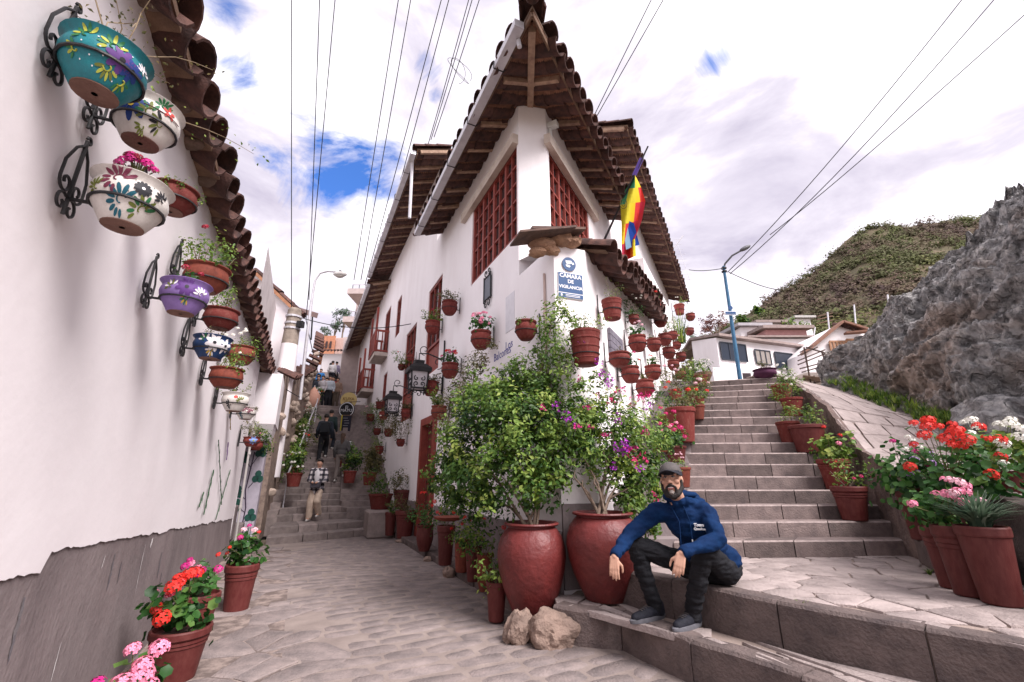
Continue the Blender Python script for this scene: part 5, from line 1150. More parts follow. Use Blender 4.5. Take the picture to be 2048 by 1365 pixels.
# ---- the two great jars at the corner
def jar(label, p, r, h, name='clay_jar'):
    t = thing(name, label, 'jar', p); pr = [(.50, 0), (.54, .01), (.66, .12), (.82, .28), (.94, .45), (1.0, .62), (.985, .72), (.90, .84), (.76, .925), (.70, .945), (.70, .96), (.80, .972), (.82, .985), (.80, 1.0), (.70, 1.0), (.64, .965), (.64, .93), (.02, .90)]
    MB().lathe([(a * r, z * h) for a, z in pr], 48, p, wob=.006, seed=int(p[0] * 100)).build('jar_body', JAR, t, smooth=50); link('soil', SOILM, t, (0, 0, h * .94), None, (r * .66, r * .66, r * .6)); return t
J1 = np.array([.215, 5.30, .12]); J2 = np.array([.98, 5.12, Z1])
jar1 = jar('great round red jar resting on two rocks', J1, .375, .90); jar2 = jar('great red jar behind the seated man', J2, .40, .84)
ROCK = pm('loose_rock', (.33, .235, .19), (.20, .145, .12), 6, .95, .7, 25, bdist=.04)
for i, (lb, u, v, r, tl) in enumerate((('tall narrow rock propping up the great red jar on its left', 1036, 1262, (.13, .14, .20), .35), ('broad flat rock in front of the great red jar', 1105, 1268, (.25, .18, .19), .1), ('grey cobble propped under the flower pot by kerb', 897, 1148, (.10, .09, .10), .2), ('small grey stone under pots beside the street', 855, 1120, (.07, .07, .06), 0), ('flat paving offcut lying under the twin maroon pots', 803, 1083, (.16, .10, .05), 0))):
    p = at_z(u, v, r[2] * .45); o = link('rock', lump('rock', p, r, None, ROCK, i + 11, .32, 4, True), None, p, (0, tl, jit(.5))); tag(o, lb, 'rock')
# kerb strip at the foot of the street wall
kb = thing('kerb', 'uneven stone kerb under the pots along the street wall', 'kerb', fl_(1, 0, .3))
for k in range(12):
    s = .5 + k * .68; MB().box(fl_(s + .33, .055, .22), (.33, .16 + jit(.02), .075 + jit(.012)), dL, nL, UP, bev=.012).build('kerb_stone', ASPH, kb)
def shrub(name, label, base, cs_px, per, ls, mat, trunk=None, asp=.5, tight=.37, sub=11, group=None, cat='shrub'):
    t = thing(name, label, cat, base, group); cs = []
    for (u, v, rp, y) in cs_px: p = at_y(u, v, y); cs.append((*p, rp / FPX * depth(p)))
    foliage('foliage', cs, per, ls, mat, t, asp, False, sub, tight)
    for tgt in (trunk or []):
        b = np.asarray(base, float) + np.array([jit(.06), jit(.06), 0]); e = at_y(*tgt); m1 = b + (e - b) * .35 + np.array([jit(.08), jit(.08), .06]); m2 = b + (e - b) * .7 + np.array([jit(.1), jit(.08), .05]); MB().tube([b, m1, m2, e], [.018, .014, .010, .004], 6).build('branch', BARK, t, smooth=60)
    return t, cs
sa, csa = shrub('climbing_shrub', 'dense green climbing shrub growing from the great jar on rocks', J1 + UP * .84,
    [(1000, 955, 75, 5.35), (950, 900, 75, 5.8), (1055, 900, 75, 5.30), (1000, 835, 72, 5.7), (1075, 830, 52, 5.5), (940, 835, 52, 6.1), (1105, 950, 46, 5.25), (925, 965, 55, 6.0), (1085, 768, 42, 5.6), (1060, 985, 40, 5.15), (1110, 885, 40, 5.35), (905, 905, 40, 6.3), (1020, 770, 44, 5.8), (955, 1005, 40, 5.9), (905, 990, 34, 6.3), (880, 950, 32, 6.8), (970, 790, 40, 6.0), (1040, 850, 50, 5.3)],
    6600, .064, LEAF, [(960, 900, 5.8), (1060, 880, 5.3), (1010, 820, 5.7), (1100, 960, 5.2), (1085, 760, 5.6), (930, 980, 5.8), (1000, 950, 5.3)])
foliage('highlight_leaves', [(a + jit(.1), b - .12, c + .10, r * .95) for a, b, c, r in csa], 2600, .058, LEAFL, sa, .55, False, 12, .34)  # paler leaves over the upper front, highlights put in as leaf colour
sb, csb = shrub('climbing_shrub', 'bright pale green climber reaching up the corner to the blue sign', fl_(.35, 1.5, .25),
    [(1112, 628, 32, 5.3), (1095, 660, 28, 5.35), (1085, 705, 34, 5.45), (1050, 745, 38, 5.6), (1118, 690, 26, 5.3), (1125, 735, 30, 5.3), (1070, 760, 34, 5.5), (1020, 790, 34, 5.8), (1100, 790, 36, 5.35), (1145, 640, 18, 5.35)],
    8000, .052, LEAFL, [(1112, 610, 5.3), (1085, 690, 5.45), (1040, 740, 5.6), (1120, 720, 5.3)], tight=.5)
sc_, csc = shrub('climbing_vine', 'brownish flowering vine spilling over the street wall above the red door', fl_(2.6, 2.2, .2),
    [(945, 745, 30, 6.9), (925, 785, 32, 7.0), (960, 715, 20, 6.8), (985, 690, 14, 6.6), (900, 805, 24, 7.2), (955, 780, 22, 6.7), (890, 850, 24, 7.2)], 8000, .045, LEAFD, [(950, 730, 6.9), (920, 790, 7.0)], tight=.5)
heads(sc_, at_y(940, 750, 6.8), .2, [('white', 10, .03)], stems=False)
sd_, csd = shrub('bougainvillea', 'bare stemmed bougainvillea with purple flowers in the jar behind the man', J2 + UP * .78,
    [(1170, 840, 42, 5.3), (1235, 860, 52, 5.3), (1195, 905, 52, 5.2), (1275, 900, 46, 5.35), (1290, 955, 40, 5.3), (1240, 950, 34, 5.2), (1160, 790, 30, 5.3), (1215, 810, 34, 5.5), (1140, 850, 36, 5.1), (1255, 1000, 30, 5.2), (1285, 1010, 26, 5.3), (1310, 880, 30, 5.6), (1190, 760, 22, 5.4)],
    6800, .054, LEAFL, [(1150, 935, 5.2), (1170, 880, 5.2), (1250, 900, 5.3), (1280, 960, 5.3), (1215, 830, 5.4), (1190, 950, 5.1), (1165, 960, 5.0), (1205, 900, 5.2), (1235, 960, 5.2)], tight=.55)
sd2, csd2 = shrub('dark_shrub', 'dark leafy shrub in the corner behind the seated man', J2 + np.array([.35, .3, .5]), [(1255, 920, 42, 5.35), (1290, 980, 38, 5.4), (1225, 880, 42, 5.4), (1175, 880, 40, 5.3), (1195, 830, 34, 5.4), (1150, 820, 28, 5.3), (1260, 860, 36, 5.6), (1315, 930, 34, 5.7), (1320, 985, 32, 5.6), (1300, 1035, 34, 5.5), (1325, 880, 28, 6.0), (1265, 1000, 34, 5.4)], 9500, .06, LEAF)
for u, v, y, k, r in ((1165, 690, 5.2, 'purple', .06), (1110, 812, 5.0, 'purple', .06), (1085, 815, 5.0, 'magenta', .05), (1138, 838, 4.9, 'purple', .07), (1155, 852, 4.9, 'magenta', .06), (1250, 888, 5.0, 'purple', .10), (1265, 898, 5.0, 'magenta', .08), (1245, 905, 5.0, 'purple', .07), (1270, 918, 5.0, 'fuchsia', .07), (1278, 938, 5.0, 'purple', .06), (1295, 790, 5.2, 'fuchsia', .09), (1280, 795, 5.2, 'magenta', .07), (1300, 815, 5.2, 'purple', .06), (1225, 800, 5.2, 'fuchsia', .07), (1205, 745, 5.2, 'purple', .08), (1215, 765, 5.2, 'purple', .07), (1262, 810, 5.2, 'fuchsia', .06), (1195, 790, 5.2, 'magenta', .05), (1180, 855, 5.0, 'magenta', .05), (1310, 990, 5.0, 'fuchsia', .05), (1150, 850, 5.0, 'purple', .05), (1175, 815, 5.1, 'magenta', .06), (1235, 840, 5.1, 'purple', .07), (1210, 870, 5.0, 'magenta', .06), (1290, 865, 5.1, 'magenta', .06), (1160, 760, 5.2, 'magenta', .05), (1245, 780, 5.3, 'magenta', .07), (1290, 920, 5.1, 'fuchsia', .06), (1225, 935, 5.0, 'purple', .05), (1195, 720, 5.2, 'purple', .06)):
    p = at_y(u, v, y); link('flower', BRACT[k], sd_, p - org(sd_), (random.random() * 6, random.random() * 6, 0), r)['kind'] = 'stuff'
# ---- hanging pots, stairs side
HG = 'pots hung on the stairs side wall'
def lush(p):
    if not p: return p
    p = list(p)
    if p[0] == 'wisp': p[1] = int(p[1] * 1.6) + 2; p[2] *= 1.25; p[4] *= 1.25
    elif p[0] in ('ger', 'bush'): p[1] *= 1.3
    return tuple(p)
GER = lambda s, *sp: ('ger', s, list(sp))
W = lambda n, l, m=LEAFD, ls=.025, *f: ('wisp', n, l, m, ls, list(f))
hang('very large banded clay pot of succulents on the corner face', 'very large banded pot', (C1, nC), 1171, 697, 64, 'cyl', None, ('bush', .22, LEAFL, .035, .5), 2.25, HG, .10, .3)
hang('banded clay pot with dead stalks under the coping tiles', 'banded pot under the coping', FR, 1224, 620, 42, 'cyl', None, W(7, .35, LEAFL, .02), 2.0, HG)
hang('wide clay pot close to the corner, below the slatted sign', 'wide pot below the slatted sign', FR, 1239, 720, 44, 'belly', None, W(5, .14, LEAFD, .02), 1.3, HG)
for i, (lb, sh, u, v, w, pl_) in enumerate((
    ('round clay pot with pale pink geranium in the middle of the wall', 'round pot with pale geranium', 1275, 688, 37, GER(.12, ('palepink', 3, .04), ('crimson', 2, .03))),
    ('round clay pot touching the right of the pale geranium pot', 'pot right of the pale geranium', 1308, 691, 29, W(5, .16)),
    ('round clay pot with one red bloom, highest in the cluster', 'highest round pot', 1307, 615, 31, GER(.12, ('red', 2, .045), ('pink', 2, .03))),
    ('round clay pot of white blossom right below the highest pot', 'pot below the highest pot', 1321, 643, 27, W(6, .2, LEAFG, .03, ('white', 4, .03))),
    ('clay pot tucked behind in the middle of the cluster', 'pot tucked in mid cluster', 1330, 680, 27, W(5, .16)),
    ('small clay pot with dark shrub, upper right of the cluster', 'small pot with dark shrub', 1346, 672, 19, ('bush', .22, LEAF, .04, 1.)),
    ('small clay pot with dry pink flowers near the wall end', 'small pot with dry flowers', 1354, 692, 17, W(7, .25, LEAFD, .03, ('palepink', 3, .03))),
    ('round clay pot with thin plant, right half of the cluster', 'pot in the right half', 1338, 707, 26, W(4, .15)),
    ('clay pot at the wall end, third from the bottom', 'wall end pot third from bottom', 1362, 715, 21, W(4, .2)),
    ('clay pot second lowest near the end of the wall', 'second lowest pot near wall end', 1347, 731, 24, W(4, .15)),
    ('lowest clay pot at the end of the stairs side wall', 'lowest pot at wall end', 1361, 750, 22, ('bush', .12, LEAF, .03, .6)),
    ('round clay pot with a red and a white flower, lower middle', 'pot with red and white flower', 1306, 746, 33, GER(.11, ('red', 2, .04), ('white', 2, .04))),
    ('clay pot with fuchsia bloom, lower left of the cluster', 'lower left pot with fuchsia bloom', 1261, 750, 38, GER(.12, ('fuchsia', 3, .05), ('red', 1, .04))),
    ('dark clay pot with spiky leaves, lowest of the near cluster', 'lowest pot of near cluster', 1290, 777, 38, ('spike', 40, .22, LEAFD)),
    ('small plain clay pot alone high up near the roof end', 'lone pot high near roof end', 1359, 620, 22, W(5, .25, LEAFL, .03, ('white', 2, .03))),
    ('dark leafy plant in a hidden clay pot left of the highest pot', 'hidden pot of dark leaves', 1268, 640, 22, ('bush', .22, LEAFG, .04, 1., [('white', 4, .03)])))):
    hang(lb, sh, FR, u, v, w, 'belly' if i != 14 else 'plain', None, lush(pl_), 1.75 if i != 14 else 1.9, HG)
END = (fr_(9.97, 0), nR)
hang('upper clay pot beyond the end of the white wall', 'upper pot beyond the wall end', (fr_(9.97, 0, -.3), nR), 1381, 635, 19, 'belly', None, W(6, .25, LEAFL, .03), 1.5, HG); hang('lower clay pot beyond the end of the white wall', 'lower pot beyond the wall end', (fr_(9.97, 0, -.3), nR), 1379, 664, 19, 'belly', None, W(6, .25, LEAFD, .03), 1.5, HG)
# ---- hanging pots, street side
SG = 'pots hung on the street wall'
for i, (lb, sh, u, v, w, k, pl_) in enumerate((
    ('round clay pot with trailing yellow leaves beside the conduit pipe', 'pot beside the conduit', 1052, 662, 46, 'belly', ('trail', .10, LEAFL, .03, .10)),
    ('clay pot of bright pink geraniums under the iron plaque', 'pink geranium pot under the plaque', 962, 681, 43, 'belly', GER(.17, ('pink', 12, .045), ('palepink', 4, .04))),
    ('clay pot with dark dry sprigs, highest on the street wall', 'highest pot on the street wall', 899, 617, 33, 'belly', W(9, .32, LEAFD, .035)),
    ('clay pot with a crimson bloom left of the highest pot', 'pot with one crimson bloom', 865, 656, 31, 'belly', W(9, .34, LEAFL, .04, ('crimson', 2, .05))),
    ('clay pot of red geraniums right of the nearer lantern', 'red geranium pot by the lantern', 900, 742, 36, 'belly', GER(.15, ('red', 5, .05), ('fuchsia', 3, .05))),
    ('tilted clay bowl below right of the nearer lantern', 'tilted bowl by the lantern', 862, 778, 34, 'urn', W(7, .25, LEAFD, .035)),
    ('orange clay pot above the red door', 'orange pot above the door', 878, 826, 33, 'belly', W(8, .35, LEAFL, .045)),
    ('small clay pot with red bloom left of the nearer lantern', 'small pot left of the lantern', 803, 735, 15, 'belly', ('bush', .3, LEAFL, .05, 1., [('red', 1, .05)])),
    ('red clay pot hung behind the nearer lantern', 'red pot behind the lantern', 821, 716, 15, 'belly', None),
    ('clay pot below the far french window', 'pot below the french window', 811, 827, 20, 'urn', W(7, .3, LEAFD, .04)),
    ('red clay pot under the farther lantern, left one', 'left pot under the far lantern', 759, 811, 17, 'plain', W(4, .2)),
    ('round clay pot under the farther lantern, right one', 'right pot under the far lantern', 767, 832, 19, 'belly', W(4, .2)),
    ('clay pot of pale blossom left below the farther lantern', 'pale blossom pot', 741, 836, 17, 'belly', ('bush', .3, LEAFL, .05, .8, [('palepink', 4, .06)])),
    ('clay pot of green shrub below the farther lantern', 'green shrub pot', 754, 864, 16, 'belly', ('bush', .4, LEAF, .06, .9)),
    ('small dark clay pot low near the street stairs', 'small dark low pot', 739, 884, 16, 'belly', W(5, .25, LEAFD, .05)),
    ('lowest clay pot near the street stairs', 'lowest pot by the street stairs', 758, 901, 19, 'belly', ('bush', .25, LEAFL, .05, .8)),
    ('brown clay pot half hidden in vine by the door', 'half hidden brown pot', 801, 886, 18, 'belly', ('bush', .45, LEAFD, .05, 1.2)),
    ('basket shaped clay pot with dry blossom', 'basket shaped pot', 777, 866, 19, 'urn', ('bush', .35, LEAFD, .05, .8, [('white', 4, .05)])),
    ('farthest clay pot on the street wall', 'farthest pot on the street wall', 718, 872, 13, 'belly', ('bush', .4, LEAFD, .06, .9, [('palepink', 3, .07)])))):
    hang(lb, sh, FL, u, v, w, k, TERRA2 if 'orange' in lb else None, lush(pl_), 1.7, SG)
# ---- pots on the ground along the street wall
PGR = 'pots on the kerb along the street wall'
def kp(label, u, vb, wpx, vt, kind, mat, plant, z=.13, name='potted_plant'): return ground_pot(label, u, vb, wpx, vt, z, kind, mat, plant, PGR, name)
kp('slim maroon pot of bright leaves tight beside the great jar', 992, 1246, 44, 1165, 'plain', PLAST, ('bush', .26, LEAFL, .055, .6), .02)
kp('brown clay pot in the shade behind the great jar', 968, 1185, 34, 1110, 'urn', TERRA2, ('bush', .3, LEAF, .06, 1.2, [('red', 2, .04)]))
kp('tall maroon pot next to the orange terracotta pot', 945, 1165, 34, 1095, 'plain', PLAST, ('bush', .3, LEAF, .055, .9, [('red', 3, .04)]))
kp('plain orange terracotta pot on the kerb', 922, 1146, 32, 1080, 'cyl', TERRA2, ('bush', .24, LEAFL, .045, .8, [('red', 3, .035)]))
kp('tall maroon pot carrying a shallow clay dish', 888, 1132, 38, 1052, 'bucket', PLAST, ('bush', .34, LEAF, .05, 1.1, [('red', 3, .04)]))
kp('round dark red pot of red geraniums, left of the dish pot', 846, 1104, 36, 1050, 'urn', PLAST, ('bush', .42, LEAFG, .055, 1.1, [('red', 5, .05)]))
kp('wide dark maroon pot with a thin climber before the wall', 805, 1078, 42, 1022, 'bucket', PLAST, W(8, .7, LEAFD, .05), .08)
kp('smaller dark red pot left of the wide maroon pot', 777, 1072, 24, 1025, 'plain', PLAST, W(6, .35, LEAF, .06), .08)
dsh = thing('clay_dish', 'shallow orange clay dish lying on the maroon pot', 'dish', at_y(898, 1040, 7.4)); MB().lathe([(.12, 0), (.22, .03), (.24, .06), (.22, .06), (.12, .025)], 20, at_y(898, 1042, 7.25)).build('dish', TERRA2, dsh, smooth=40)
cblk = tag(MB().box(at_z(752, 1078, 0) + np.array([0, .45, .33]), (.42, .42, .34), dL, nW, UP, bev=.05).build('stone_block', pm('block_stone', (.33, .27, .25), (.22, .18, .17), 4, .9, .5, 25), loc=at_z(752, 1078, 0)), 'square cement block at the foot of the street stairs', 'block')
bp = at_z(752, 1078, 0) + np.array([0, .45, .67])
potted('broad red pot of ferns on the cement block', bp + np.array([-.12, .1, 0]), .33, .40, 'plain', TERRA, ('bush', .5, LEAF, .07, .8), PGR); potted('dark maroon pot on the right of the cement block', bp + np.array([.42, .25, -.05]), .24, .55, 'bucket', PLAST, ('bush', .42, LEAFD, .06, .9), PGR)
for i, (lb, u, v, y, s, m) in enumerate((('leafy green shrub in a pot on the left stair side', 592, 930, 13.2, .42, LEAF), ('tall green plant right of the walking couple', 702, 925, 15.0, .5, LEAF), ('grey flowering bush behind the ferns', 742, 925, 14.2, .55, LEAFD), ('bushy plant high on the left of the street stairs', 600, 868, 16.5, .6, LEAFL), ('dark hedge plant left of the upper flight', 594, 905, 15.0, .45, LEAF), ('green plant in front of the blackboard', 690, 905, 16.5, .4, LEAF))):
    p = at_y(u, v, y); t = thing('potted_plant', lb, 'plant pot', p - UP * (s * .6 + .35), 'plants beside the street stairs'); link('pot', pot_mesh('plain', TERRA), t, (0, 0, 0), None, (.22, .22, .38)); foliage('foliage', [(p[0] + jit(.3) * s, p[1] + jit(.3) * s, p[2] + jit(.6) * s, s * .5) for _ in range(7)], 2200, .085, m, t)
    if i in (0, 3): heads(t, p, s * .9, [('white', 9, .05)], stems=False)
# ---- pots beside the stone stairs, left
RG = 'pots beside the stone stairs'
def sz_at(y): return Z2 + RISE * (1 + max(0, min(NST - 1, int((y - SL0[1]) / (SL1[1] - SL0[1]) * NST))))
def ledge_pot(label, u, v, wpx, vt, y, kind, mat, plant):
    for yy in np.linspace(5.7, 12.5, 400):
        if at_y(u, v, yy)[2] <= Z2 + RISE * (1 + max(0, min(NST - 1, int((yy - SL0[1]) / (SL1[1] - SL0[1]) * NST)))) + .02: y = yy; break
    p = at_y(u, v, y); r = wpx / 2 / FPX * depth(p); h = at_y(u, vt, y)[2] - p[2]; return potted(label, p, r, h, kind, mat, plant, RG)
ledge_pot('large plain red tub on the ledge beside the stairs', 1367, 886, 60, 817, 7.6, 'plain', TERRA, W(7, .4, LEAFD, .05)); ledge_pot('maroon pot of pink geraniums below the large red tub', 1352, 925, 46, 893, 6.6, 'plain', PLAST, GER(.24, ('fuchsia', 5, .06), ('pink', 3, .06), ('crimson', 3, .05)))
ledge_pot('orange clay pot of creeping stonecrop above the cap', 1362, 975, 46, 935, 6.1, 'plain', TERRA2, ('trail', .18, LEAFL, .03, .12, [('palepink', 6, .025)]))
for lb, u, v, w, vt, y, s, m, f in (('leafy bush in a clay pot against the wall below lowest hanging pot', 1335, 850, 34, 830, 8, .42, LEAF, [('red', 3, .05)]), ('pale bush in a clay pot close to the house wall', 1325, 905, 36, 880, 7, .36, LEAFL, [('fuchsia', 4, .05)]), ('dull bush in a clay pot left of the plant bank', 1352, 800, 28, 780, 9, .4, LEAFD, [('palepink', 4, .05)]), ('clay pot of red flowers in the plant bank by stairs', 1395, 840, 34, 812, 8.6, .3, LEAFL, [('red', 3, .06)]), ('clay pot of green leaves in the plant bank by stairs', 1385, 800, 30, 775, 9.6, .34, LEAF, [('white', 3, .05)]), ('clay pot of pale flowers near the stair top', 1402, 775, 30, 752, 10.6, .3, LEAFL, [('white', 6, .05)]), ('dull green bush in a clay pot halfway up stairs', 1398, 815, 26, 795, 9.0, .3, LEAFD, [('palepink', 4, .05)])):
    ledge_pot(lb, u, v, w, vt, y, 'plain', TERRA2, ('bush', s, m, .05, .9, f))
bk = thing('wicker_basket', 'wicker basket with arched handle at the top of the stairs', 'basket', at_y(1408, 765, 11)); c = at_y(1408, 762, 11.0); MB().lathe([(.14, 0), (.2, .12), (.22, .2), (.19, .2), (.14, .05)], 16, c).build('body', WOOD, bk); MB().tube([c + np.array([.2 * math.cos(a), 0, .18 + .28 * math.sin(a)]) for a in np.linspace(0, math.pi, 10)], .018, 6).build('handle', IRON, bk); foliage('foliage', [(*(c + UP * .28), .2)], 1300, .05, LEAFL, bk); heads(bk, c + UP * .25, .2, [('white', 6, .04)], stems=False)
# ---- pots beside the stone stairs, right
def stair_pot(label, step, off, r, h, kind, mat, plant):
    a, b = stair_line(step + .45); p = np.array([*(b - (b - a) / np.linalg.norm(b - a) * off), Z2 + (step + 1) * RISE]); return potted(label, p, r, h, kind, mat, plant, RG)
stair_pot('maroon bucket of green plants lowest on the stairs', 1, .42, .205, .42, 'bucket', PLAST, ('bush', .26, LEAFL, .05, .9, [('fuchsia', 3, .035), ('red', 1, .03)]))
stair_pot('red pot of pale green geranium on the fourth stair', 3, .36, .21, .42, 'bucket', TERRA, ('ger', .28, [('pink', 2, .04), ('red', 2, .04)], LEAFL))
stair_pot('dark red tub of green succulents midway up the stairs', 6, .40, .27, .45, 'plain', PLAST, ('bush', .32, LEAFL, .045, .9)); stair_pot('bright red pot left of the midway tub', 7, .62, .19, .36, 'plain', TERRA, ('bush', .26, LEAFL, .04, .9))
stair_pot('red pot of white flowers high on the stairs', 10, .26, .2, .36, 'plain', TERRA, ('bush', .32, LEAFL, .045, .9, [('white', 6, .04)])); stair_pot('red pot of pale succulents near the stair top', 12, .26, .2, .36, 'plain', TERRA, ('bush', .34, LEAFL, .045, .8, [('white', 8, .04)]))
stair_pot('purple bowl with a small plant at the stair top', 16, .30, .26, .22, 'urn', pm('purple_pot', (.10, .03, .07), (.07, .02, .05), 5), ('bush', .18, LEAFD, .04, .9))
# ---- big bank of geraniums at the right edge
BG = 'flower pots massed at the right edge'
def rp(label, x, y, z, r, h, plant, lean=(0, 0)):
    t = potted(label, (x, y, z), r, h, 'bucket' if 'ribbed' in label else 'plain', PLAST, plant, BG); t.rotation_euler = (lean[0], lean[1], 0); return t
q = at_z(1985, 1204, Z2)
rp('maroon ribbed pot of pink geraniums at the right edge, middle of three', q[0] + .02, q[1] + .18, Z2, .148, .52, ('ger', .22, [('pink', 9, .06), ('palepink', 4, .05)]))
q = at_z(1945, 1186, Z2); rp('plain maroon pot behind the ribbed pot at the right edge', q[0] + .02, q[1] + .17, Z2, .142, .48, ('ger', .19, [('pink', 5, .055)]))
q = at_z(2052, 1222, Z2); rp('maroon pot of silvery long leaves cut by the right edge', q[0] + .02, q[1] + .17, Z2, .165, .54, ('spike', 320, .34, LEAFS, .02))
rp('maroon pot of huge red geranium in the right-hand bank', 4.36, 4.60, Z2 + .25, .19, .44, ('ger', .47, [('red', 22, .075), ('white', 3, .05)]))
rp('maroon ribbed pot of lilac and white flowers against the rubble wall', 4.42, 5.14, Z2 + .26, .15, .52, ('ger', .32, [('lilac', 9, .065), ('white', 4, .05), ('magenta', 4, .05)]))
rp('maroon pot of cream flowers at the back of the right bank', 5.05, 4.7, 1.34, .2, .22, ('ger', .34, [('white', 16, .07)], LEAFL))
rp('maroon pot of white and red flowers at far right edge', 4.55, 3.75, 1.20, .2, .2, ('ger', .34, [('white', 10, .06), ('red', 5, .06)], LEAFG))
# weeds in the joints
for i, (u, v, z, lb) in enumerate(((1608, 1222, Z2 - .05, 'small weed growing from a joint of the landing kerb'), (1860, 1150, Z2, 'tuft of weeds at the foot of the grey stone block'), (1168, 1276, 0, 'bright green weed at the foot of the low step'))):
    p = at_z(u, v, z); t = thing('weed', lb, 'weed', p); grass_tuft(t, p, 26, .09, LEAFL, 1.0, .006)
# ================================================================ LEFT SIDE OF THE STREET
# the narrow yard past the white wall: drain pipe, dark doorway, painted pillar, balcony block
dp = thing('drain_pipe', 'thin pale drain pipe leaning at the end of the left wall', 'pipe', wl_(10.9, 0, .1)); MB().tube([wl_(10.95, 0, .12), wl_(10.75, 3.0, .10)], .022, 8).build('pipe', flat('pipe_pale', (.5, .47, .45)), dp)
for z in (.9, 2.0): MB().lathe([(.032, -.03), (.032, .03)], 8, wl_(10.95 - .2 * z / 3, z, .115)).build('joint', flat('pipe_pale', (.5, .47, .45)), dp)
yh = thing('yard_house', 'low white house with dark doorway past the left wall', 'house', wl_(12, 0, 0))
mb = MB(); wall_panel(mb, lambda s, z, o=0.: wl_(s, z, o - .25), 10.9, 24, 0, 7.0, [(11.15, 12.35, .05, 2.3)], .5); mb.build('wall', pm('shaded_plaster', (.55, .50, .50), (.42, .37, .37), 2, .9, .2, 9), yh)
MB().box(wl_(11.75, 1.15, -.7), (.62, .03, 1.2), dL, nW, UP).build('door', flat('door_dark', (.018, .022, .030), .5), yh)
MB().box(wl_(11.15, 1.6, -.2), (.05, .06, 1.6), dL, nW, UP).build('door_post', pm('grey_green_post', (.16, .17, .16), (.09, .10, .09), 8), yh)
MB().box(wl_(11.55, .55, -.1), (.22, .10, .35), dL, nW, UP, bev=.02).build('step_block', CEM, yh); MB().box(wl_(11.95, .25, -.05), (.2, .2, .25), dL, nW, UP, bev=.02).build('step_block', CEM, yh)
bb = thing('blackboard', 'black menu board with chalk writing in the dark doorway', 'board', wl_(11.6, 1.3, -.05)); MB().box(wl_(11.62, 1.55, -.08), (.30, .02, .50), dL, nW, UP).build('board', flat('slate', (.012, .016, .022), .7), bb)
for k in range(6): MB().box(wl_(11.62 + jit(.04), 1.85 - k * .12, -.058), (.14 + jit(.06), .001, .006), dL, nW, UP).build('chalk_line', flat('chalk', (.16, .19, .24)), bb)
pw = thing('painted_pillar', 'white pillar painted with a green clover plant beside the street stairs', 'pillar', wl_(12.6, 0, .3))
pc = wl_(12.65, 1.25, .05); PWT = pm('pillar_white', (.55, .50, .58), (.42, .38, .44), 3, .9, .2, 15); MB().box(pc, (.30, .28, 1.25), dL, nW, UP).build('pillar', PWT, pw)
front = -dL      # face turned to the viewer
def pil(x, z): return wl_(12.65, 0, .05) - dL * .304 + nW * x + UP * z
MGR = flat('clover_green', (.02, .09, .07)); MST = flat('clover_stem', (.05, .03, .06))
MB().tube([pil(.02, .1), pil(.05, .8), pil(-.02, 1.2), pil(.04, 2.1)], .014, 5).build('painted_stem', MST, pw)
for a, b_ in (((.0, 1.0), (-.17, 1.15)), ((.03, 1.25), (.2, 1.5)), ((.03, 1.7), (-.16, 1.95)), ((.03, 1.8), (.18, 2.1)), ((.04, .7), (-.15, .85)), ((.03, .45), (.18, .62))):
    MB().tube([pil(*a), pil(*b_)], .008, 4).build('painted_stem', MST, pw)
    for q in range(3):
        an_ = 1.57 + q * 2.09; c_ = (b_[0] + .06 * math.cos(an_), b_[1] + .08 * math.sin(an_)); MB().prism([pil(c_[0] + .075 * math.cos(t), c_[1] + .085 * math.sin(t)) for t in np.linspace(0, 6.28, 9)[:8]], -dL * .004).build('painted_leaf', MGR, pw, fix=True)
for k in range(9): x = -.25 + k * .06; MB().prism([pil(x - .012, .02), pil(x + .012, .02), pil(x + jit(.04), .45 + jit(.12))], -dL * .003).build('painted_grass', MGR, pw, fix=True)
bx_ = thing('balcony_block', 'white box balcony jutting over the yard past the left wall', 'balcony', wl_(12.2, 3, .2))
MB().box(wl_(12.7, 3.35, .12), (1.0, .36, .62), dL, nW, UP).build('parapet', WHITE, bx_); mb = MB(); mb.prism([wl_(11.7, 2.73, -.24), wl_(11.7, 2.73, .46), wl_(11.9, 2.35, .40), wl_(11.9, 2.35, -.24)], dL * 1.8).build('bracket', WHITE, bx_, fix=True)
for lb, s, z, o, sc, lm in (('dark potted shrub under the white balcony', 11.6, 2.35, .15, .34, LEAF), ('dry flowering plant on the painted pillar', 12.6, 2.55, .1, .22, LEAFD)):
    p = wl_(s, z, o); t = thing('potted_plant', lb, 'plant pot', p - UP * .25, 'plants by the yard house'); link('pot', pot_mesh('urn', TERRA), t, (0, 0, 0), None, (.16, .16, .2)); foliage('foliage', [(*(p + np.array([jit(.2), jit(.2), jit(.25)])), sc * .6) for _ in range(5)], 2600, .06, lm, t); heads(t, p, sc * .8, [('white', 5, .03), ('pink', 2, .03)], stems=False)
# gabled white house behind the wall
gh = thing('gabled_house', 'white gabled house with tiled verge rising behind the left wall', 'house', wl_(14, 0, -1))
ga, gb, gc_ = at_y(505, 545, 14), at_y(592, 628, 14), at_y(592, 760, 14); ga2 = at_y(440, 520, 14)
mb = MB(); q = [ga2, ga, gb, gc_, at_y(440, 760, 14)]; mb.prism(q, dL * 6).build('gable_wall', WHITE, gh, fix=True)
for k in range(8):
    p = ga + (gb - ga) * (k + .3) / 8; put_tile(gh, tile_mat(p + UP * .12, (gb - ga), dL), 'tile')
MB().beam(ga + UP * .03 - dL * .12, gb + UP * .03 - dL * .12, .10, .10).build('verge', pm('verge_orange', (.42, .2, .11), (.28, .13, .08), 6), gh)
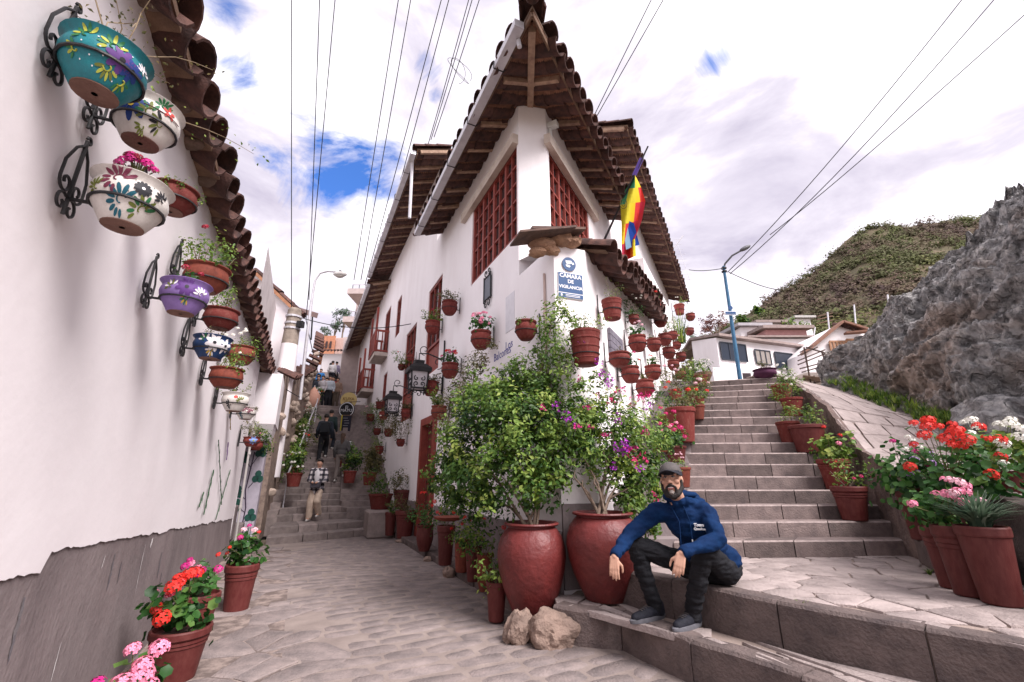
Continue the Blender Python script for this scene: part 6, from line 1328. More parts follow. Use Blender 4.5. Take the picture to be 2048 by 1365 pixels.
# concrete utility pole, painted white below
up_ = at_y(587, 640, 13.2); ub = np.array([at_y(578, 760, 13.2)[0] * .98, 13.2, 2.2]); cpole = thing('utility_pole', 'weathered concrete utility pole with iron bands, lower half painted white', 'pole', (up_[0], 13.2, 2.2)); uz = at_y(592, 622, 13.2)[2]; zm = at_y(580, 690, 13.2)[2]
CONC = pm('old_concrete', (.36, .30, .25), (.22, .18, .15), 6, .9, .5, 25); MB().tube([(up_[0], 13.2, zm), (up_[0], 13.2, uz)], [.24, .20], 16).build('upper_shaft', CONC, cpole, smooth=50); MB().tube([(up_[0], 13.2, 1.5), (up_[0], 13.2, zm)], [.28, .243], 16).build('painted_shaft', WHITE, cpole, smooth=50)
MB().lathe([(.20, 0), (.17, .06), (.0, .1)], 14, (up_[0], 13.2, uz)).build('pole_cap', CONC, cpole, smooth=50)
for dz in (.22, .45, .62): MB().lathe([(.215, -.03), (.245, -.03), (.245, .03), (.215, .03)], 14, (up_[0], 13.2, uz - dz)).build('iron_band', GUT, cpole)
MB().box((up_[0] + .30, 13.1, uz - .5), (.09, .08, .10)).build('insulator', IRON, cpole)
lp = thing('street_lamp', 'tall curved grey street lamp over the narrow street', 'street lamp', at_y(605, 760, 13.8)); pts = [at_y(u, v, 13.8) for u, v in ((600, 800), (612, 690), (622, 610), (630, 562), (640, 547), (655, 543), (672, 544))]; MB().tube(pts, [.05, .05, .045, .04, .035, .035, .035], 10).build('post', GUT, lp, smooth=60)
hc = at_y(680, 549, 13.8); MB().ell(hc, (.24, .12, .10), n=16, m=8).build('lamp_head', pm('lamp_grey', (.62, .60, .58), (.5, .48, .46), 5, .5), lp, smooth=60); MB().ell(hc - UP * .05, (.17, .09, .085), n=14, m=8).build('lamp_glass', pm('lamp_glass', (.55, .52, .48), (.5, .46, .42), 5, .3, 0), lp, smooth=60); MB().lathe([(.04, 0), (.05, .05), (.0, .07)], 8, hc + UP * .08).build('photocell', IRON, lp)
sr = thing('roof_panel', 'small rusty sheet roof beyond the street lamp', 'roof', at_y(612, 625, 16)); MB().add([at_y(588, 612, 16), at_y(637, 627, 16), at_y(634, 637, 15.2), at_y(590, 624, 15.2)], [(0, 1, 2, 3)]).build('sheet', pm('rust_sheet', (.12, .07, .06), (.08, .05, .05), 6), sr); MB().tube([at_y(625, 630, 15.8), at_y(622, 680, 15.8)], .03, 5).build('post', IRON, sr)
# houses up the street
def block(name, label, px, y, dd, mat, zb=None, off=0.):
    """box with its near face through the pixel rectangle (u0,v0,u1,v1) at distance y"""
    u0, v0, u1, v1 = px; a, b = at_y(u0, v1, y), at_y(u1, v1, y); zt = at_y((u0 + u1) / 2, v0, y)[2]; z0 = zb if zb is not None else a[2]
    t = thing(name, label, 'house', ((a[0] + b[0]) / 2, y, z0)); MB().prism([(a[0], y, z0), (b[0], y, z0), (b[0], y, zt), (a[0], y, zt)], dL * dd).build('wall', mat, t, fix=True); return t, a, b, z0, zt
STONEW = pm('stone_street_wall', (.34, .26, .21), (.18, .13, .11), 9, .95, .7, 20)
h1, *_ = block('street_house', 'white end house closing the top of the street', (636, 708, 680, 790), 36, 5, WHITE); p0, p1 = at_y(630, 706, 35.5), at_y(684, 706, 35.5)
for k in range(9): put_tile(h1, tile_mat(p0 + (p1 - p0) * k / 8 + np.array([0, .5, .35]), (0, -1, -.5), (1, 0, 0)), 'tile')
pq_ = at_y(662, 729, 35.9); MB().ell(pq_, (.14, .06, .14)).build('wall_lamp', IRON, h1)
h2, *_ = block('street_house', 'orange adobe house high at the top of the street', (640, 672, 668, 708), 42, 5, pm('orange_adobe', (.50, .22, .13), (.36, .16, .10), 5)); h4, *_ = block('street_house', 'pink rendered house beside the orange adobe house', (668, 676, 700, 715), 43, 5, pm('pink_render', (.52, .38, .34), (.4, .29, .26), 5))
for k in range(3): p = at_y(645 + k * 8, 690, 41.9); MB().box(p, (.10, .03, .35)).build('window', flat('win_dark', (.05, .03, .03)), h2)
# left row: stone wall, then small eaves stepping up
lr = thing('stone_house', 'rough stone fronted house on the left of the street stairs', 'house', stl(3)[0].tolist() + [1.0])
def lw2(r, z, o=0.): A_, _ = stl(min(r, 8.5)); b_ = A_ + dL[:2] * max(0, r - 8.5); q = b_ - nW[:2] * (.25 - o); return np.array([q[0], q[1], z])
mb = MB(); pr = [(0.9, 0), (3, 0), (6, 0), (9, 0), (14, 0), (19, 0)]; tops = [4.2, 4.7, 5.6, 7.2, 9.2, 11.0]
for i in range(5):
    (r0, _), (r1, _) = pr[i], pr[i + 1]; mb.add([lw2(r0, 0), lw2(r1, 0), lw2(r1, tops[i + 1]), lw2(r0, tops[i])], [(0, 1, 2, 3)])
mb.add([lw2(.9, 0), lw2(.9, 4.2), lw2(.9, 4.2, -3), lw2(.9, 0, -3)], [(0, 1, 2, 3)]); mb.build('wall', STONEW, lr)
for i in range(5):
    for k in range(4):
        r0 = pr[i][0] + (pr[i + 1][0] - pr[i][0]) * k / 4; z = tops[i] + (tops[i + 1] - tops[i]) * k / 4; put_tile(lr, tile_mat(lw2(r0, z + .1, -.2), nW - UP * .4, dL), 'tile')
for i in range(46):
    r0 = 1.2 + random.random() * 13; z = stair_z(min(r0, 11)) + .5 + random.random() * 2.4; o = link('wall_stone', lump('wall_stone', 0, (.16, .10, .11), None, pm('pale_wall_stone', (.44, .35, .29), (.28, .22, .18), 6, .9, .4, 30, rand=.3), i % 6, .3, 2) if i < 6 else bpy.data.objects['wall_stone.00%d' % (i % 5 + 1)].data, lr, lw2(r0, z, .03) - org(lr), (jit(1), jit(1), jit(1)))
# hand rail, hanging plants, goods and signs up the street
rl = thing('hand_rail', 'pale metal hand rail left of the street stairs', 'rail', (*stl(2)[0], stair_z(2))); pts = [np.array([*(stl(r_)[0] + nW[:2] * .08), stair_z(r_) + .9]) for r_ in (2.2, 4, 6, 8, 10)]; MB().tube(pts, .025, 6).build('top_rail', GUT, rl)
for r_, p in zip((2.2, 4, 6, 8, 10), pts): MB().tube([p, p - UP * .9], .02, 6).build('post', GUT, rl)
for i, (r_, z, s, lm) in enumerate(((3.0, 1.9, .5, LEAFL), (5.0, 2.8, .55, LEAFD), (7.0, 3.9, .55, LEAF), (9.0, 5.0, .5, LEAFL))):
    p = lw2(r_, z, .25); t = thing('street_plant', ['leafy plant low on the stone fronted house', 'dry flowering plant second up the stone house', 'green plant third up the stone house', 'pale plant highest on the stone house'][i], 'plant', p, 'plants on the stone fronted house'); foliage('foliage', [(*(p + np.array([jit(.25), jit(.25), jit(.5)])), s * .5) for _ in range(5)], 1500, .08, lm, t); heads(t, p, s * .7, [('white', 8, .05), ('red', 2, .05)], stems=False)
rb = thing('red_banner', 'red and white cloth banner hung left of the crowd', 'banner', at_y(608, 800, 19)); MB().add([at_y(603, 798, 19), at_y(613, 778, 19), at_y(613, 820, 18.9), at_y(600, 810, 19)], [(0, 1, 2, 3)]).build('cloth', flat('banner_red', (.55, .02, .03), .8), rb); MB().add([at_y(598, 805, 19.1), at_y(604, 795, 19.1), at_y(606, 812, 19.05)], [(0, 1, 2)]).build('white_corner', SWH, rb)
ua = thing('market_parasol', 'peach coloured folded parasol above the banner', 'parasol', at_y(625, 815, 19.5)); c = at_y(626, 800, 19.5); MB().lathe([(.10, -.42), (.26, -.2), (.30, .2), (.05, .55), (.0, .6)], 10, c).build('canopy', flat('peach', (.62, .34, .26), .8), ua, smooth=40); MB().tube([c - UP * .9, c + UP * .65], .02, 6).build('pole', GUT, ua)
bt = thing('blue_tarp', 'bright blue tarpaulin higher up the street', 'tarp', at_y(645, 765, 27)); MB().add([at_y(636, 755, 27), at_y(648, 752, 27), at_y(652, 775, 26.5), at_y(637, 778, 26.5), at_y(643, 765, 26)], [(0, 1, 4), (1, 2, 4), (2, 3, 4), (3, 0, 4)]).build('sheet', flat('tarp_blue', (.02, .12, .45), .6), bt)
# signs on the right of the street
def disc_sign(name, label, u, v, y, r, bgm, txt, tm, ring=None):
    c = at_y(u, v, y); t = thing(name, label, 'sign', c); MB().prism([c + r * np.array([math.cos(a), 0, math.sin(a)]) for a in np.linspace(0, 6.2832, 25)[:24]], (0, .05, 0)).build('disc', bgm, t, fix=True)
    if ring: MB().tube([c + np.array([r * .9 * math.cos(a), -.008, r * .9 * math.sin(a)]) for a in np.linspace(0, 6.2832, 25)[:24]], .018, 4, closed=True).build('ring', ring, t)
    for k, (s_, z_) in enumerate(txt): text_mesh(s_, r * .55, c + np.array([0, -.012, z_ * r]), (1, 0, 0), UP, tm, 'lettering', t, .002)
    MB().tube([c + np.array([0, .03, r]), c + np.array([.5, .2, r + .05])], .015, 4).build('arm', IRON, t)
disc_sign('cafe_sign', 'round yellow sign lettered in brown on the street', 697, 801, 19.5, .36, flat('sign_yellow', (.62, .48, .20)), [('KUYA', .15), ('Café', -.3)], flat('sign_brown', (.22, .09, .02)))
disc_sign('cafe_sign', 'round black sign with white lettering below the yellow sign', 693, 820, 19.2, .34, flat('sign_black', (.012, .013, .016)), [('El', .3), ('MAYU', -.1)], SWH, SWH)
ab = thing('menu_board', 'tall dark menu board with a yellow edge by the stairs', 'board', at_y(692, 860, 18.8)); a_, b_ = at_y(682, 865, 18.8), at_y(703, 832, 18.8); c = (a_ + b_) / 2; w_, h_ = abs(b_[0] - a_[0]) / 2, abs(b_[2] - a_[2]) / 2; MB().box(c, (w_, .03, h_)).build('board', flat('slate2', (.02, .02, .035)), ab); MB().box(c - np.array([w_ + .02, 0, 0]), (.022, .04, h_ + .03)).build('edge', flat('sign_yellow2', (.6, .5, .04)), ab); MB().box(c + UP * (h_ + .015), (w_, .035, .015)).build('edge', WOOD, ab)
for k in range(5): MB().box(c + np.array([jit(.05), -.034, h_ * (.7 - k * .3)]), (w_ * .55, .002, .012)).build('chalk_line', flat('chalk2', (.25, .25, .28)), ab)
wb = thing('small_sign', 'small white sign with dark lettering on the stairs', 'sign', at_y(690, 888, 17)); MB().box(at_y(690, 888, 17), (.24, .02, .10)).build('board', SWH, wb); text_mesh('BAR', .16, at_y(690, 888, 17) - np.array([0, .024, 0]), (1, 0, 0), UP, flat('sign_dk', (.06, .05, .05)), 'lettering', wb, .002)
# far white building with concrete balconies on the right of the street, and trees beyond
cbld = thing('concrete_building', 'unfinished building with bare concrete balconies beyond the tiled eave', 'building', at_y(700, 700, 34)); PK = pm('pale_concrete', (.52, .43, .41), (.42, .34, .33), 3)
for v0, v1, u0, u1 in ((583, 597, 703, 742), (640, 652, 694, 735)):
    a_, b_ = at_y(u0, v1, 33), at_y(u1, v1, 33); MB().box((a_ + b_) / 2 + np.array([0, 2, .2]), ((b_[0] - a_[0]) / 2, 3, .22)).build('floor_slab', PK, cbld)
    for k in range(4):
        p = a_ + (b_ - a_) * k / 3; MB().tube([p + UP * .3, p + UP * 1.2], .03, 4).build('rail_post', IRON, cbld)
    MB().tube([a_ + UP * 1.2, b_ + UP * 1.2], .03, 4).build('rail', GUT, cbld)
a_, b_ = at_y(706, 690, 35.5), at_y(745, 600, 35.5); MB().box((a_ + b_) / 2, (abs(b_[0] - a_[0]) / 2, .3, abs(b_[2] - a_[2]) / 2)).build('wall', PK, cbld)
mb = MB(); a_, b_ = at_y(690, 710, 30), at_y(722, 700, 30); mb.box((a_ + b_) / 2 + UP * -1.2, (.6, .4, 2.2)).build('pier', PK, cbld)
def tree(name, label, base, h, crowns, per, ls, mat, cat='tree', group=None, trunk_r=.14):
    t = thing(name, label, cat, base, group); b = np.asarray(base, float); top = b + UP * h * .75; MB().tube([b, b + UP * h * .4 + np.array([jit(.1), 0, 0]), top], [trunk_r, trunk_r * .7, trunk_r * .2], 7).build('trunk', BARK, t, smooth=60)
    for c in crowns: MB().tube([b + UP * h * .35, (b + UP * h * .45 + np.array(c[:3])) / 2 + UP * .1, np.array(c[:3])], [trunk_r * .5, trunk_r * .3, trunk_r * .08], 5).build('limb', BARK, t)
    foliage('crown', crowns, per, ls, mat, t, .5, False, 12, .36); return t
EUC = leafmat('eucalyptus_leaf', [(.04, .075, .05), (.07, .12, .075), (.12, .18, .11), (.19, .26, .17)])
for i, (u, v, rp_) in enumerate(((672, 640, 18), (690, 630, 14), (655, 660, 12))):
    y = 60; p = at_y(u, v, y); k = depth(p) / FPX
    tree('eucalyptus_tree', ['tall eucalyptus tree beyond the top of the street', 'eucalyptus tree touching the concrete balconies', 'short eucalyptus tree left of the tall one'][i], p - UP * 5, 6, [(p[0] + jit(.7) * rp_ * k, p[1] + jit(1), p[2] + jit(1) * rp_ * k, rp_ * k * .55) for _ in range(6)], 260, .26, EUC, group='eucalyptus trees up the street')
# wires
WIRE = flat('cable_black', (.02, .02, .025), .5)
wires = [((583, 0, 7), (583, 625, 13.2), .0), ((640, -20, 7), (618, 600, 13.6), 0), ((672, -20, 7), (612, 640, 13.6), 0), ((800, -20, 6), (708, 560, 26), .1), ((825, -20, 6), (722, 560, 26), .1), ((888, -20, 6), (730, 570, 26), .1), ((903, -20, 6), (742, 580, 26), .1), ((943, -20, 6), (856, 290, 13), .05), ((950, -20, 6), (862, 280, 13), .05), ((965, -20, 6), (868, 275, 13), .05), ((1310, -15, 8), (1188, 232, 11), 0), ((1335, -15, 8), (1194, 232, 11), 0), ((1955, -40, 9), (1455, 545, 19.6), .3), ((2005, -20, 9), (1460, 548, 19.6), .4), ((2060, 20, 9), (1540, 470, 30), .2), ((1458, 545, 19.6), (1560, 580, 40), .2), ((1447, 537, 19.6), (1378, 540, 30), .1), ((600, 635, 13.2), (822, 648, 14), .25), ((612, 640, 13.5), (640, 760, 26), .1), ((560, 770, 12.5), (600, 795, 13), .02)]
WL = ['vertical cable dropping to the utility pole', 'left cable of the pair beside the street lamp', 'right cable of the pair beside the street lamp', 'leftmost long cable over the blue sky gap', 'second long cable over the blue sky gap', 'third long cable over the blue sky gap', 'fourth long cable over the blue sky gap', 'left cable of the bundle left of the roof tip', 'middle cable of the bundle left of the roof tip', 'right cable of the bundle left of the roof tip', 'left cable meeting the roof right of the tip', 'right cable meeting the roof right of the tip', 'upper cable running to the blue lamp post', 'lower cable running to the blue lamp post', 'faint rightmost cable above the hill', 'short cable from the blue lamp post to the hill', 'short cable from the blue lamp post leftwards', 'sagging cable crossing the street to the house', 'cable descending up the street past the stone house', 'short cable near the white box balcony']
for i, (a_, b_, sag) in enumerate(wires):
    p, q = at_y(*a_), at_y(*b_); pts = [p + (q - p) * k / 12 - UP * sag * 4 * (k / 12) * (1 - k / 12) for k in range(13)]; rr = [.0009 * depth(x) + .001 for x in pts]
    tag(MB().tube(pts, rr, 5).build('overhead_wire', WIRE, loc=p), WL[i], 'cable', 'overhead cables')
coil = thing('cable_coil', 'loose loop of spare cable hanging from the overhead wires', 'cable', at_y(920, 145, 8)); MB().tube([at_y(918 + 22 * math.sin(a * 2.1) * (.5 + .1 * a), 142 + 26 * math.cos(a * 1.7), 8) for a in np.linspace(0, 7, 40)], .006, 4).build('loops', WIRE, coil)
# ================================================================ RIGHT BACKGROUND
# hill with scrub
def hill_h(x, y):
    return 0
pts_sil = [(1380, 700), (1440, 665), (1480, 640), (1530, 605), (1600, 555), (1650, 515), (1700, 480), (1760, 458), (1830, 450), (1900, 445), (1990, 432), (2080, 425), (2200, 420), (2400, 430)]
HY = 120.; ridge = [at_y(u, v, HY) for u, v in pts_sil]; mb = MB(); nx, ny = 90, 40; vs = []
rx = [p[0] for p in ridge]; rz = [p[2] for p in ridge]; X0, X1 = rx[0] - 40, rx[-1] + 60
for j in range(ny + 1):
    f = j / ny; y = 26 + (HY - 26) * f if f <= 1 else HY
    for i in range(nx + 1):
        x = X0 + (X1 - X0) * i / nx; xs = x * (.42 + .58 * f) + 3 * (1 - f); zt_ = np.interp(x, rx, rz, left=rz[0] - 6); z = 4.0 + (zt_ - 4.0) * (f ** 1.25) + 2.2 * noise.noise(Vector((xs * .05, y * .05, 0))) * f + .8 * noise.noise(Vector((xs * .2, y * .2, 3))) * f; vs.append((xs, y, z))
mb.add(vs, [(j * (nx + 1) + i, j * (nx + 1) + i + 1, (j + 1) * (nx + 1) + i + 1, (j + 1) * (nx + 1) + i) for j in range(ny) for i in range(nx)])
hill = S(mb.build('hill', pm('hill_earth', (.15, .105, .07), (.06, .052, .03), .25, .95, .5, 2, detail=9, c3=(.09, .075, .042)), smooth=180))
# scrub: one mass of bushes
HV = np.array(vs).reshape(ny + 1, nx + 1, 3); C_, N_, T_ = [], [], []
for _ in range(4200):
    fi, fj = random.random() * nx, (random.random() ** .6) * ny; i, j = min(int(fi), nx - 1), min(int(fj), ny - 1); p = HV[j, i] + (HV[j, i + 1] - HV[j, i]) * (fi - i) + (HV[j + 1, i] - HV[j, i]) * (fj - j)
    tone = noise.noise(Vector((p[0] * .06, p[1] * .06, 7))) * .5 + .42 + jit(.2); n = 64; r_ = random.uniform(.9, 2.6); o = RNG.normal(size=(n, 3)) * np.array([.42, .42, .26]) * r_; C_.append(p + o + UP * r_ * .35); N_.append(unit(o) + np.array([0, -.5, .8]) + RNG.normal(size=(n, 3)) * .3); T_.append(np.clip(tone + RNG.normal(0, .05, n), 0, 1))
SCR = leafmat('scrub_leaf', [(.09, .06, .055), (.13, .09, .065), (.09, .095, .042), (.11, .125, .042), (.21, .19, .075)], .15, .9)
me = leaf_mesh('hill_scrub', np.concatenate(C_), np.concatenate(N_), .60, SCR, np.concatenate(T_), .7); o = link('hill_scrub', me); tag(o, 'mixed green and brown scrub covering the hillside', 'scrub', kind='stuff')
# rock outcrop
rk_base = [at_y(1632, 785, 15.5), at_y(1660, 772, 14.2), at_y(1740, 800, 12), at_y(1820, 835, 10.2), at_y(1905, 868, 8.9), at_y(1990, 898, 7.9), np.array([8.6, 6.2, 1.6]), np.array([8.9, 4.0, 1.2]), np.array([9.2, 1.5, 1.0])]
sil = [(1640, 735), (1668, 708), (1745, 668), (1808, 605), (1872, 545), (1962, 462), (2030, 392), (2110, 330), (2190, 280)]; back = [.8, 1.0, 1.6, 2.2, 2.8, 3.2, 3.6, 3.8, 4.0]
top_pts = [at_y(u, v, b_[1] + k) for (u, v), b_, k in zip(sil, rk_base, back)]
rk_base.append(np.array([9.8, -3.0, .8])); top_pts.append(np.array([13.5, -1.5, 6.5]))
def lerp(l, t): t = max(0, min(len(l) - 1.0001, t)); k = int(t); return l[k] + (l[k + 1] - l[k]) * (t - k)
def vor(p, s):
    d, _ = noise.voronoi(Vector(p) * s); return d[1] - d[0]
def bulge(p, s):
    w = Vector(p) * s; w += .35 * Vector((noise.noise(w * 1.7), noise.noise(w * 1.7 + Vector((5, 2, 1))), noise.noise(w * 1.7 + Vector((1, 7, 4))))); d, _ = noise.voronoi(w); f = min(1, d[0] / .85); return math.sqrt(max(0, 1 - f * f)) * min(1, (d[1] - d[0]) * 4.5 + .25)
def rdg(q): q = Vector((q.x, q.y, q.z * 1.5)); return .55 - 1.7 * abs(noise.noise(q))
nu, nv = 420, 160; vs = []
for i in range(nu + 1):
    t = 9 * i / nu; b_, tp = lerp(rk_base, t) - UP * .6, lerp(top_pts, t)
    for j in range(nv + 1):
        f = j / nv; lean = f ** 1.6 if f < .9 else f ** 1.6; p = np.array([b_[0] + (tp[0] - b_[0]) * lean, b_[1] + (tp[1] - b_[1]) * lean, b_[2] + (tp[2] - b_[2]) * f]); q = Vector(p)
        sz_ = p[2] * .85 + p[0] * .25 + 1.1 * noise.noise(q * .5 + Vector((4, 4, 4))); n_ = .42 * ((sz_ - math.floor(sz_)) ** .6 - .6) + .8 * noise.noise(q * .42) + .40 * (bulge(p, .45) - .5) + .62 * rdg(q * .62) + .34 * rdg(q * 1.45 + Vector((3, 1, 8))) + .19 * rdg(q * 3.3) + .11 * rdg(q * 7.1) + .06 * noise.noise(q * 14) + .03 * noise.noise(q * 28)
        dirn = np.array([-.80, -.52, .28]); fade = min(1, f * 5 + .25); vs.append(p + dirn * n_ * .80 * fade)
for i in range(nu + 1): tp = lerp(top_pts, 9 * i / nu); vs.append(tp + np.array([3, 4, -3.5]))
fs = [(i * (nv + 1) + j, (i + 1) * (nv + 1) + j, (i + 1) * (nv + 1) + j + 1, i * (nv + 1) + j + 1) for i in range(nu) for j in range(nv)]; K0 = (nu + 1) * (nv + 1); fs += [(i * (nv + 1) + nv, (i + 1) * (nv + 1) + nv, K0 + i + 1, K0 + i) for i in range(nu)]
def rock_mat():
    m, nt, b = nodes_of('outcrop_rock'); N, L = nt.nodes, nt.links; b.inputs['Roughness'].default_value = .93; g = N.new('ShaderNodeNewGeometry')
    def nz_(s, d=8, r=.65): n = N.new('ShaderNodeTexNoise'); n.inputs['Scale'].default_value = s; n.inputs['Detail'].default_value = d; n.inputs['Roughness'].default_value = r; L.new(g.outputs['Position'], n.inputs['Vector']); return n.outputs['Fac']
    def rp_(f, st):
        r = N.new('ShaderNodeValToRGB'); L.new(f, r.inputs[0]); e = r.color_ramp.elements
        while len(e) < len(st): e.new(.5)
        for el, (p, c) in zip(e, st): el.position = p; el.color = (*c, 1)
        return r.outputs[0]
    grey = rp_(nz_(5.5, 6, .6), [(.33, (.17, .163, .165)), (.50, (.30, .29, .287)), (.66, (.47, .45, .435))]); tan = rp_(nz_(4.0, 6), [(.3, (.25, .185, .15)), (.6, (.38, .295, .245)), (.75, (.46, .38, .33))]); mk = rp_(nz_(.38, 4), [(.53, (0, 0, 0)), (.66, (.85, .85, .85))]); lich = rp_(nz_(2.3, 3, .5), [(.57, (0, 0, 0)), (.64, (.6, .6, .6))])
    mx = N.new('ShaderNodeMix'); mx.data_type = 'RGBA'; L.new(mk, mx.inputs[0]); L.new(grey, mx.inputs[6]); L.new(tan, mx.inputs[7])
    m2 = N.new('ShaderNodeMix'); m2.data_type = 'RGBA'; L.new(lich, m2.inputs[0]); L.new(mx.outputs[2], m2.inputs[6]); m2.inputs[7].default_value = (.10, .10, .105, 1); L.new(m2.outputs[2], b.inputs['Base Color'])
    def vo_(sc): v = N.new('ShaderNodeTexVoronoi'); v.feature = 'DISTANCE_TO_EDGE'; v.inputs['Scale'].default_value = sc; L.new(wv.outputs[0], v.inputs['Vector']); return rp_(v.outputs['Distance'], [(0, (0, 0, 0)), (.10, (1, 1, 1))])
    wn_ = N.new('ShaderNodeTexNoise'); wn_.inputs['Scale'].default_value = 2.5; wn_.inputs['Detail'].default_value = 5; L.new(g.outputs['Position'], wn_.inputs['Vector']); wv = N.new('ShaderNodeVectorMath'); wv.operation = 'MULTIPLY_ADD'; L.new(wn_.outputs['Color'], wv.inputs[0]); wv.inputs[1].default_value = (.7, .7, .7); L.new(g.outputs['Position'], wv.inputs[2]); nrm = None
    for h_, st, di in ((vo_(1.5), .8, .14), (vo_(4.0), .6, .06), (nz_(12, 10, .7), .8, .07)):
        bp = N.new('ShaderNodeBump'); bp.inputs['Strength'].default_value = st; bp.inputs['Distance'].default_value = di; L.new(h_, bp.inputs['Height'])
        if nrm is not None: L.new(nrm, bp.inputs['Normal'])
        nrm = bp.outputs[0]
    L.new(nrm, b.inputs['Normal']); return m
OUTR = rock_mat(); tag(MB().add(vs, fs).build('rock_outcrop', OUTR, loc=rk_base[4], smooth=180), 'huge craggy grey and tan rock outcrop above the ramp', 'rock')
bo = at_y(1832, 650, 12.2); tag(link('boulder', lump('boulder', 0, (.55, .45, .42), None, OUTR, 31, .3, 4), None, bo), 'rounded grey boulder perched on the shoulder of the outcrop', 'boulder')
fb = np.array([6.9, 5.6, 1.75]); tag(link('boulder', lump('boulder', 0, (.75, .7, .55), None, OUTR, 37, .3, 4), None, at_y(2030, 860, 7.2)), 'large grey boulder at the right edge beside the ramp', 'boulder')
gs = thing('grass_strip', 'strip of green grass between the ramp and the outcrop', 'grass', at_y(1800, 815, 10.5), kind='stuff'); V = []
for i in range(120): t = .6 + 3.2 * random.random() ; p = lerp(rk_base, t + .9) + np.array([-.25 - random.random() * .5, -.2 - jit(.3), .42 - .0]); V.append(p)
for k in range(0, 120, 12):
    for p in V[k:k + 12]: grass_tuft(gs, p - UP * .14, 20, .24, LEAFL if k % 24 else LEAF, .8, .012, 'grass')
for i, (u, v, y, s) in enumerate(((1985, 870, 7.6, .3), (1780, 745, 11.5, .3), (1930, 650, 10.5, .25), (1690, 765, 13, .35), (1905, 860, 8.9, .28))):
    p = at_y(u, v, y - .3); t = thing('rock_weed', ['scrubby weeds at the rock foot beside the boulder', 'weeds in the cleft of the outcrop above the grass', 'small weed clump high on the outcrop', 'weeds at the left foot of the outcrop', 'weeds at the end of the grass strip'][i], 'weed', p, 'weeds on the outcrop'); foliage('foliage', [(*(p + np.array([jit(.2), jit(.2), jit(.15)])), s * .5) for _ in range(4)], 2000, .06, LEAFL, t)
# white house at the top of the stairs
wh = thing('hillside_house', 'white house with wide dark windows at the top of the stairs', 'house', at_y(1450, 760, 24)); WHT = WHITE2
def q4(u0, v0, u1, v1, y0, y1): return at_y(u0, v0, y0), at_y(u1, v1, y1)
ca, cb_, cc = at_y(1383, 683, 27), at_y(1432, 676, 23.5), at_y(1600, 698, 26.5); zt1 = max(ca[2], cb_[2])
zb = 3.0
def vface(mb, a, b, za, zb_, z0): mb.add([(a[0], a[1], z0), (b[0], b[1], z0), (b[0], b[1], zb_), (a[0], a[1], za)], [(0, 1, 2, 3)])
mb = MB(); vface(mb, ca, cb_, ca[2], cb_[2], zb); vface(mb, cb_, cc, cb_[2], cc[2], zb); cd = cc + np.array([2, 5, 0]); vface(mb, cc, cd, cc[2], cc[2], zb); mb.build('wall', WHT, wh, fix=True)
MB().prism([ca + UP * .02 + np.array([-.2, -.2, 0]), cb_ + UP * .02 + np.array([0, -.4, 0]), cc + UP * .02 + np.array([.3, -.3, 0]), cd, ca + np.array([1, 5, .2])], UP * .14).build('roof', pm('roof_sheet', (.33, .26, .24), (.22, .17, .16), 4), wh, fix=True)
def fwin(a, b, f0, f1, h0, h1, mat, nm, cols=2, o=.04):
    d = (b - a); n_ = np.array([d[1], -d[0], 0]); n_ = n_ / np.linalg.norm(n_)
    if n_[1] > 0: n_ = -n_
    zt_ = lambda f: a[2] + (b[2] - a[2]) * f; q = [np.array([*(a + d * f)[:2], zt_(f) - h]) + n_ * o for f, h in ((f0, h1), (f1, h1), (f1, h0), (f0, h0))]; w = thing(nm, None, None); w.parent = wh
    MB().prism(q, n_ * .04).build('pane', mat, w, fix=True)
    for k in range(cols + 1): MB().beam(q[0] + (q[1] - q[0]) * k / cols + n_ * .05, q[3] + (q[2] - q[3]) * k / cols + n_ * .05, .06, .05).build('frame', flat('win_frame', (.03, .035, .05)), w)
    for z in (0, 1): MB().beam((q[0], q[3])[z] + n_ * .05, (q[1], q[2])[z] + n_ * .05, .06, .05, n_).build('frame', flat('win_frame', (.03, .035, .05)), w)
DKW = flat('dark_glass', (.02, .028, .045), .15); GYW = flat('grey_blind', (.24, .23, .27), .5)
fwin(ca, cb_, .20, .97, .45, 1.35, GYW, 'window', 1); fwin(cb_, cc, .02, .30, .25, 1.25, DKW, 'window', 3); fwin(cb_, cc, .40, .58, .45, 1.30, flat('grey_shutter', (.27, .24, .22)), 'shutter', 3); fwin(cb_, cc, .64, .86, .45, 1.45, DKW, 'window', 1)
mb = MB(); pa, pb_ = at_y(1425, 735, 22.5), at_y(1560, 745, 24.5); MB().prism([np.array([pa[0], pa[1], 3]), np.array([pb_[0], pb_[1], 3]), pb_, pa], (0.4, 1.0, 0)).build('porch_wall', WHT, wh, fix=True)
for k in range(3): p = pa + (pb_ - pa) * (.45 + .2 * k); MB().box(p - UP * .55 - np.array([0, .04, 0]), (.28, .04, .34)).build('porch_window', flat('win_dark2', (.035, .02, .025)), wh)
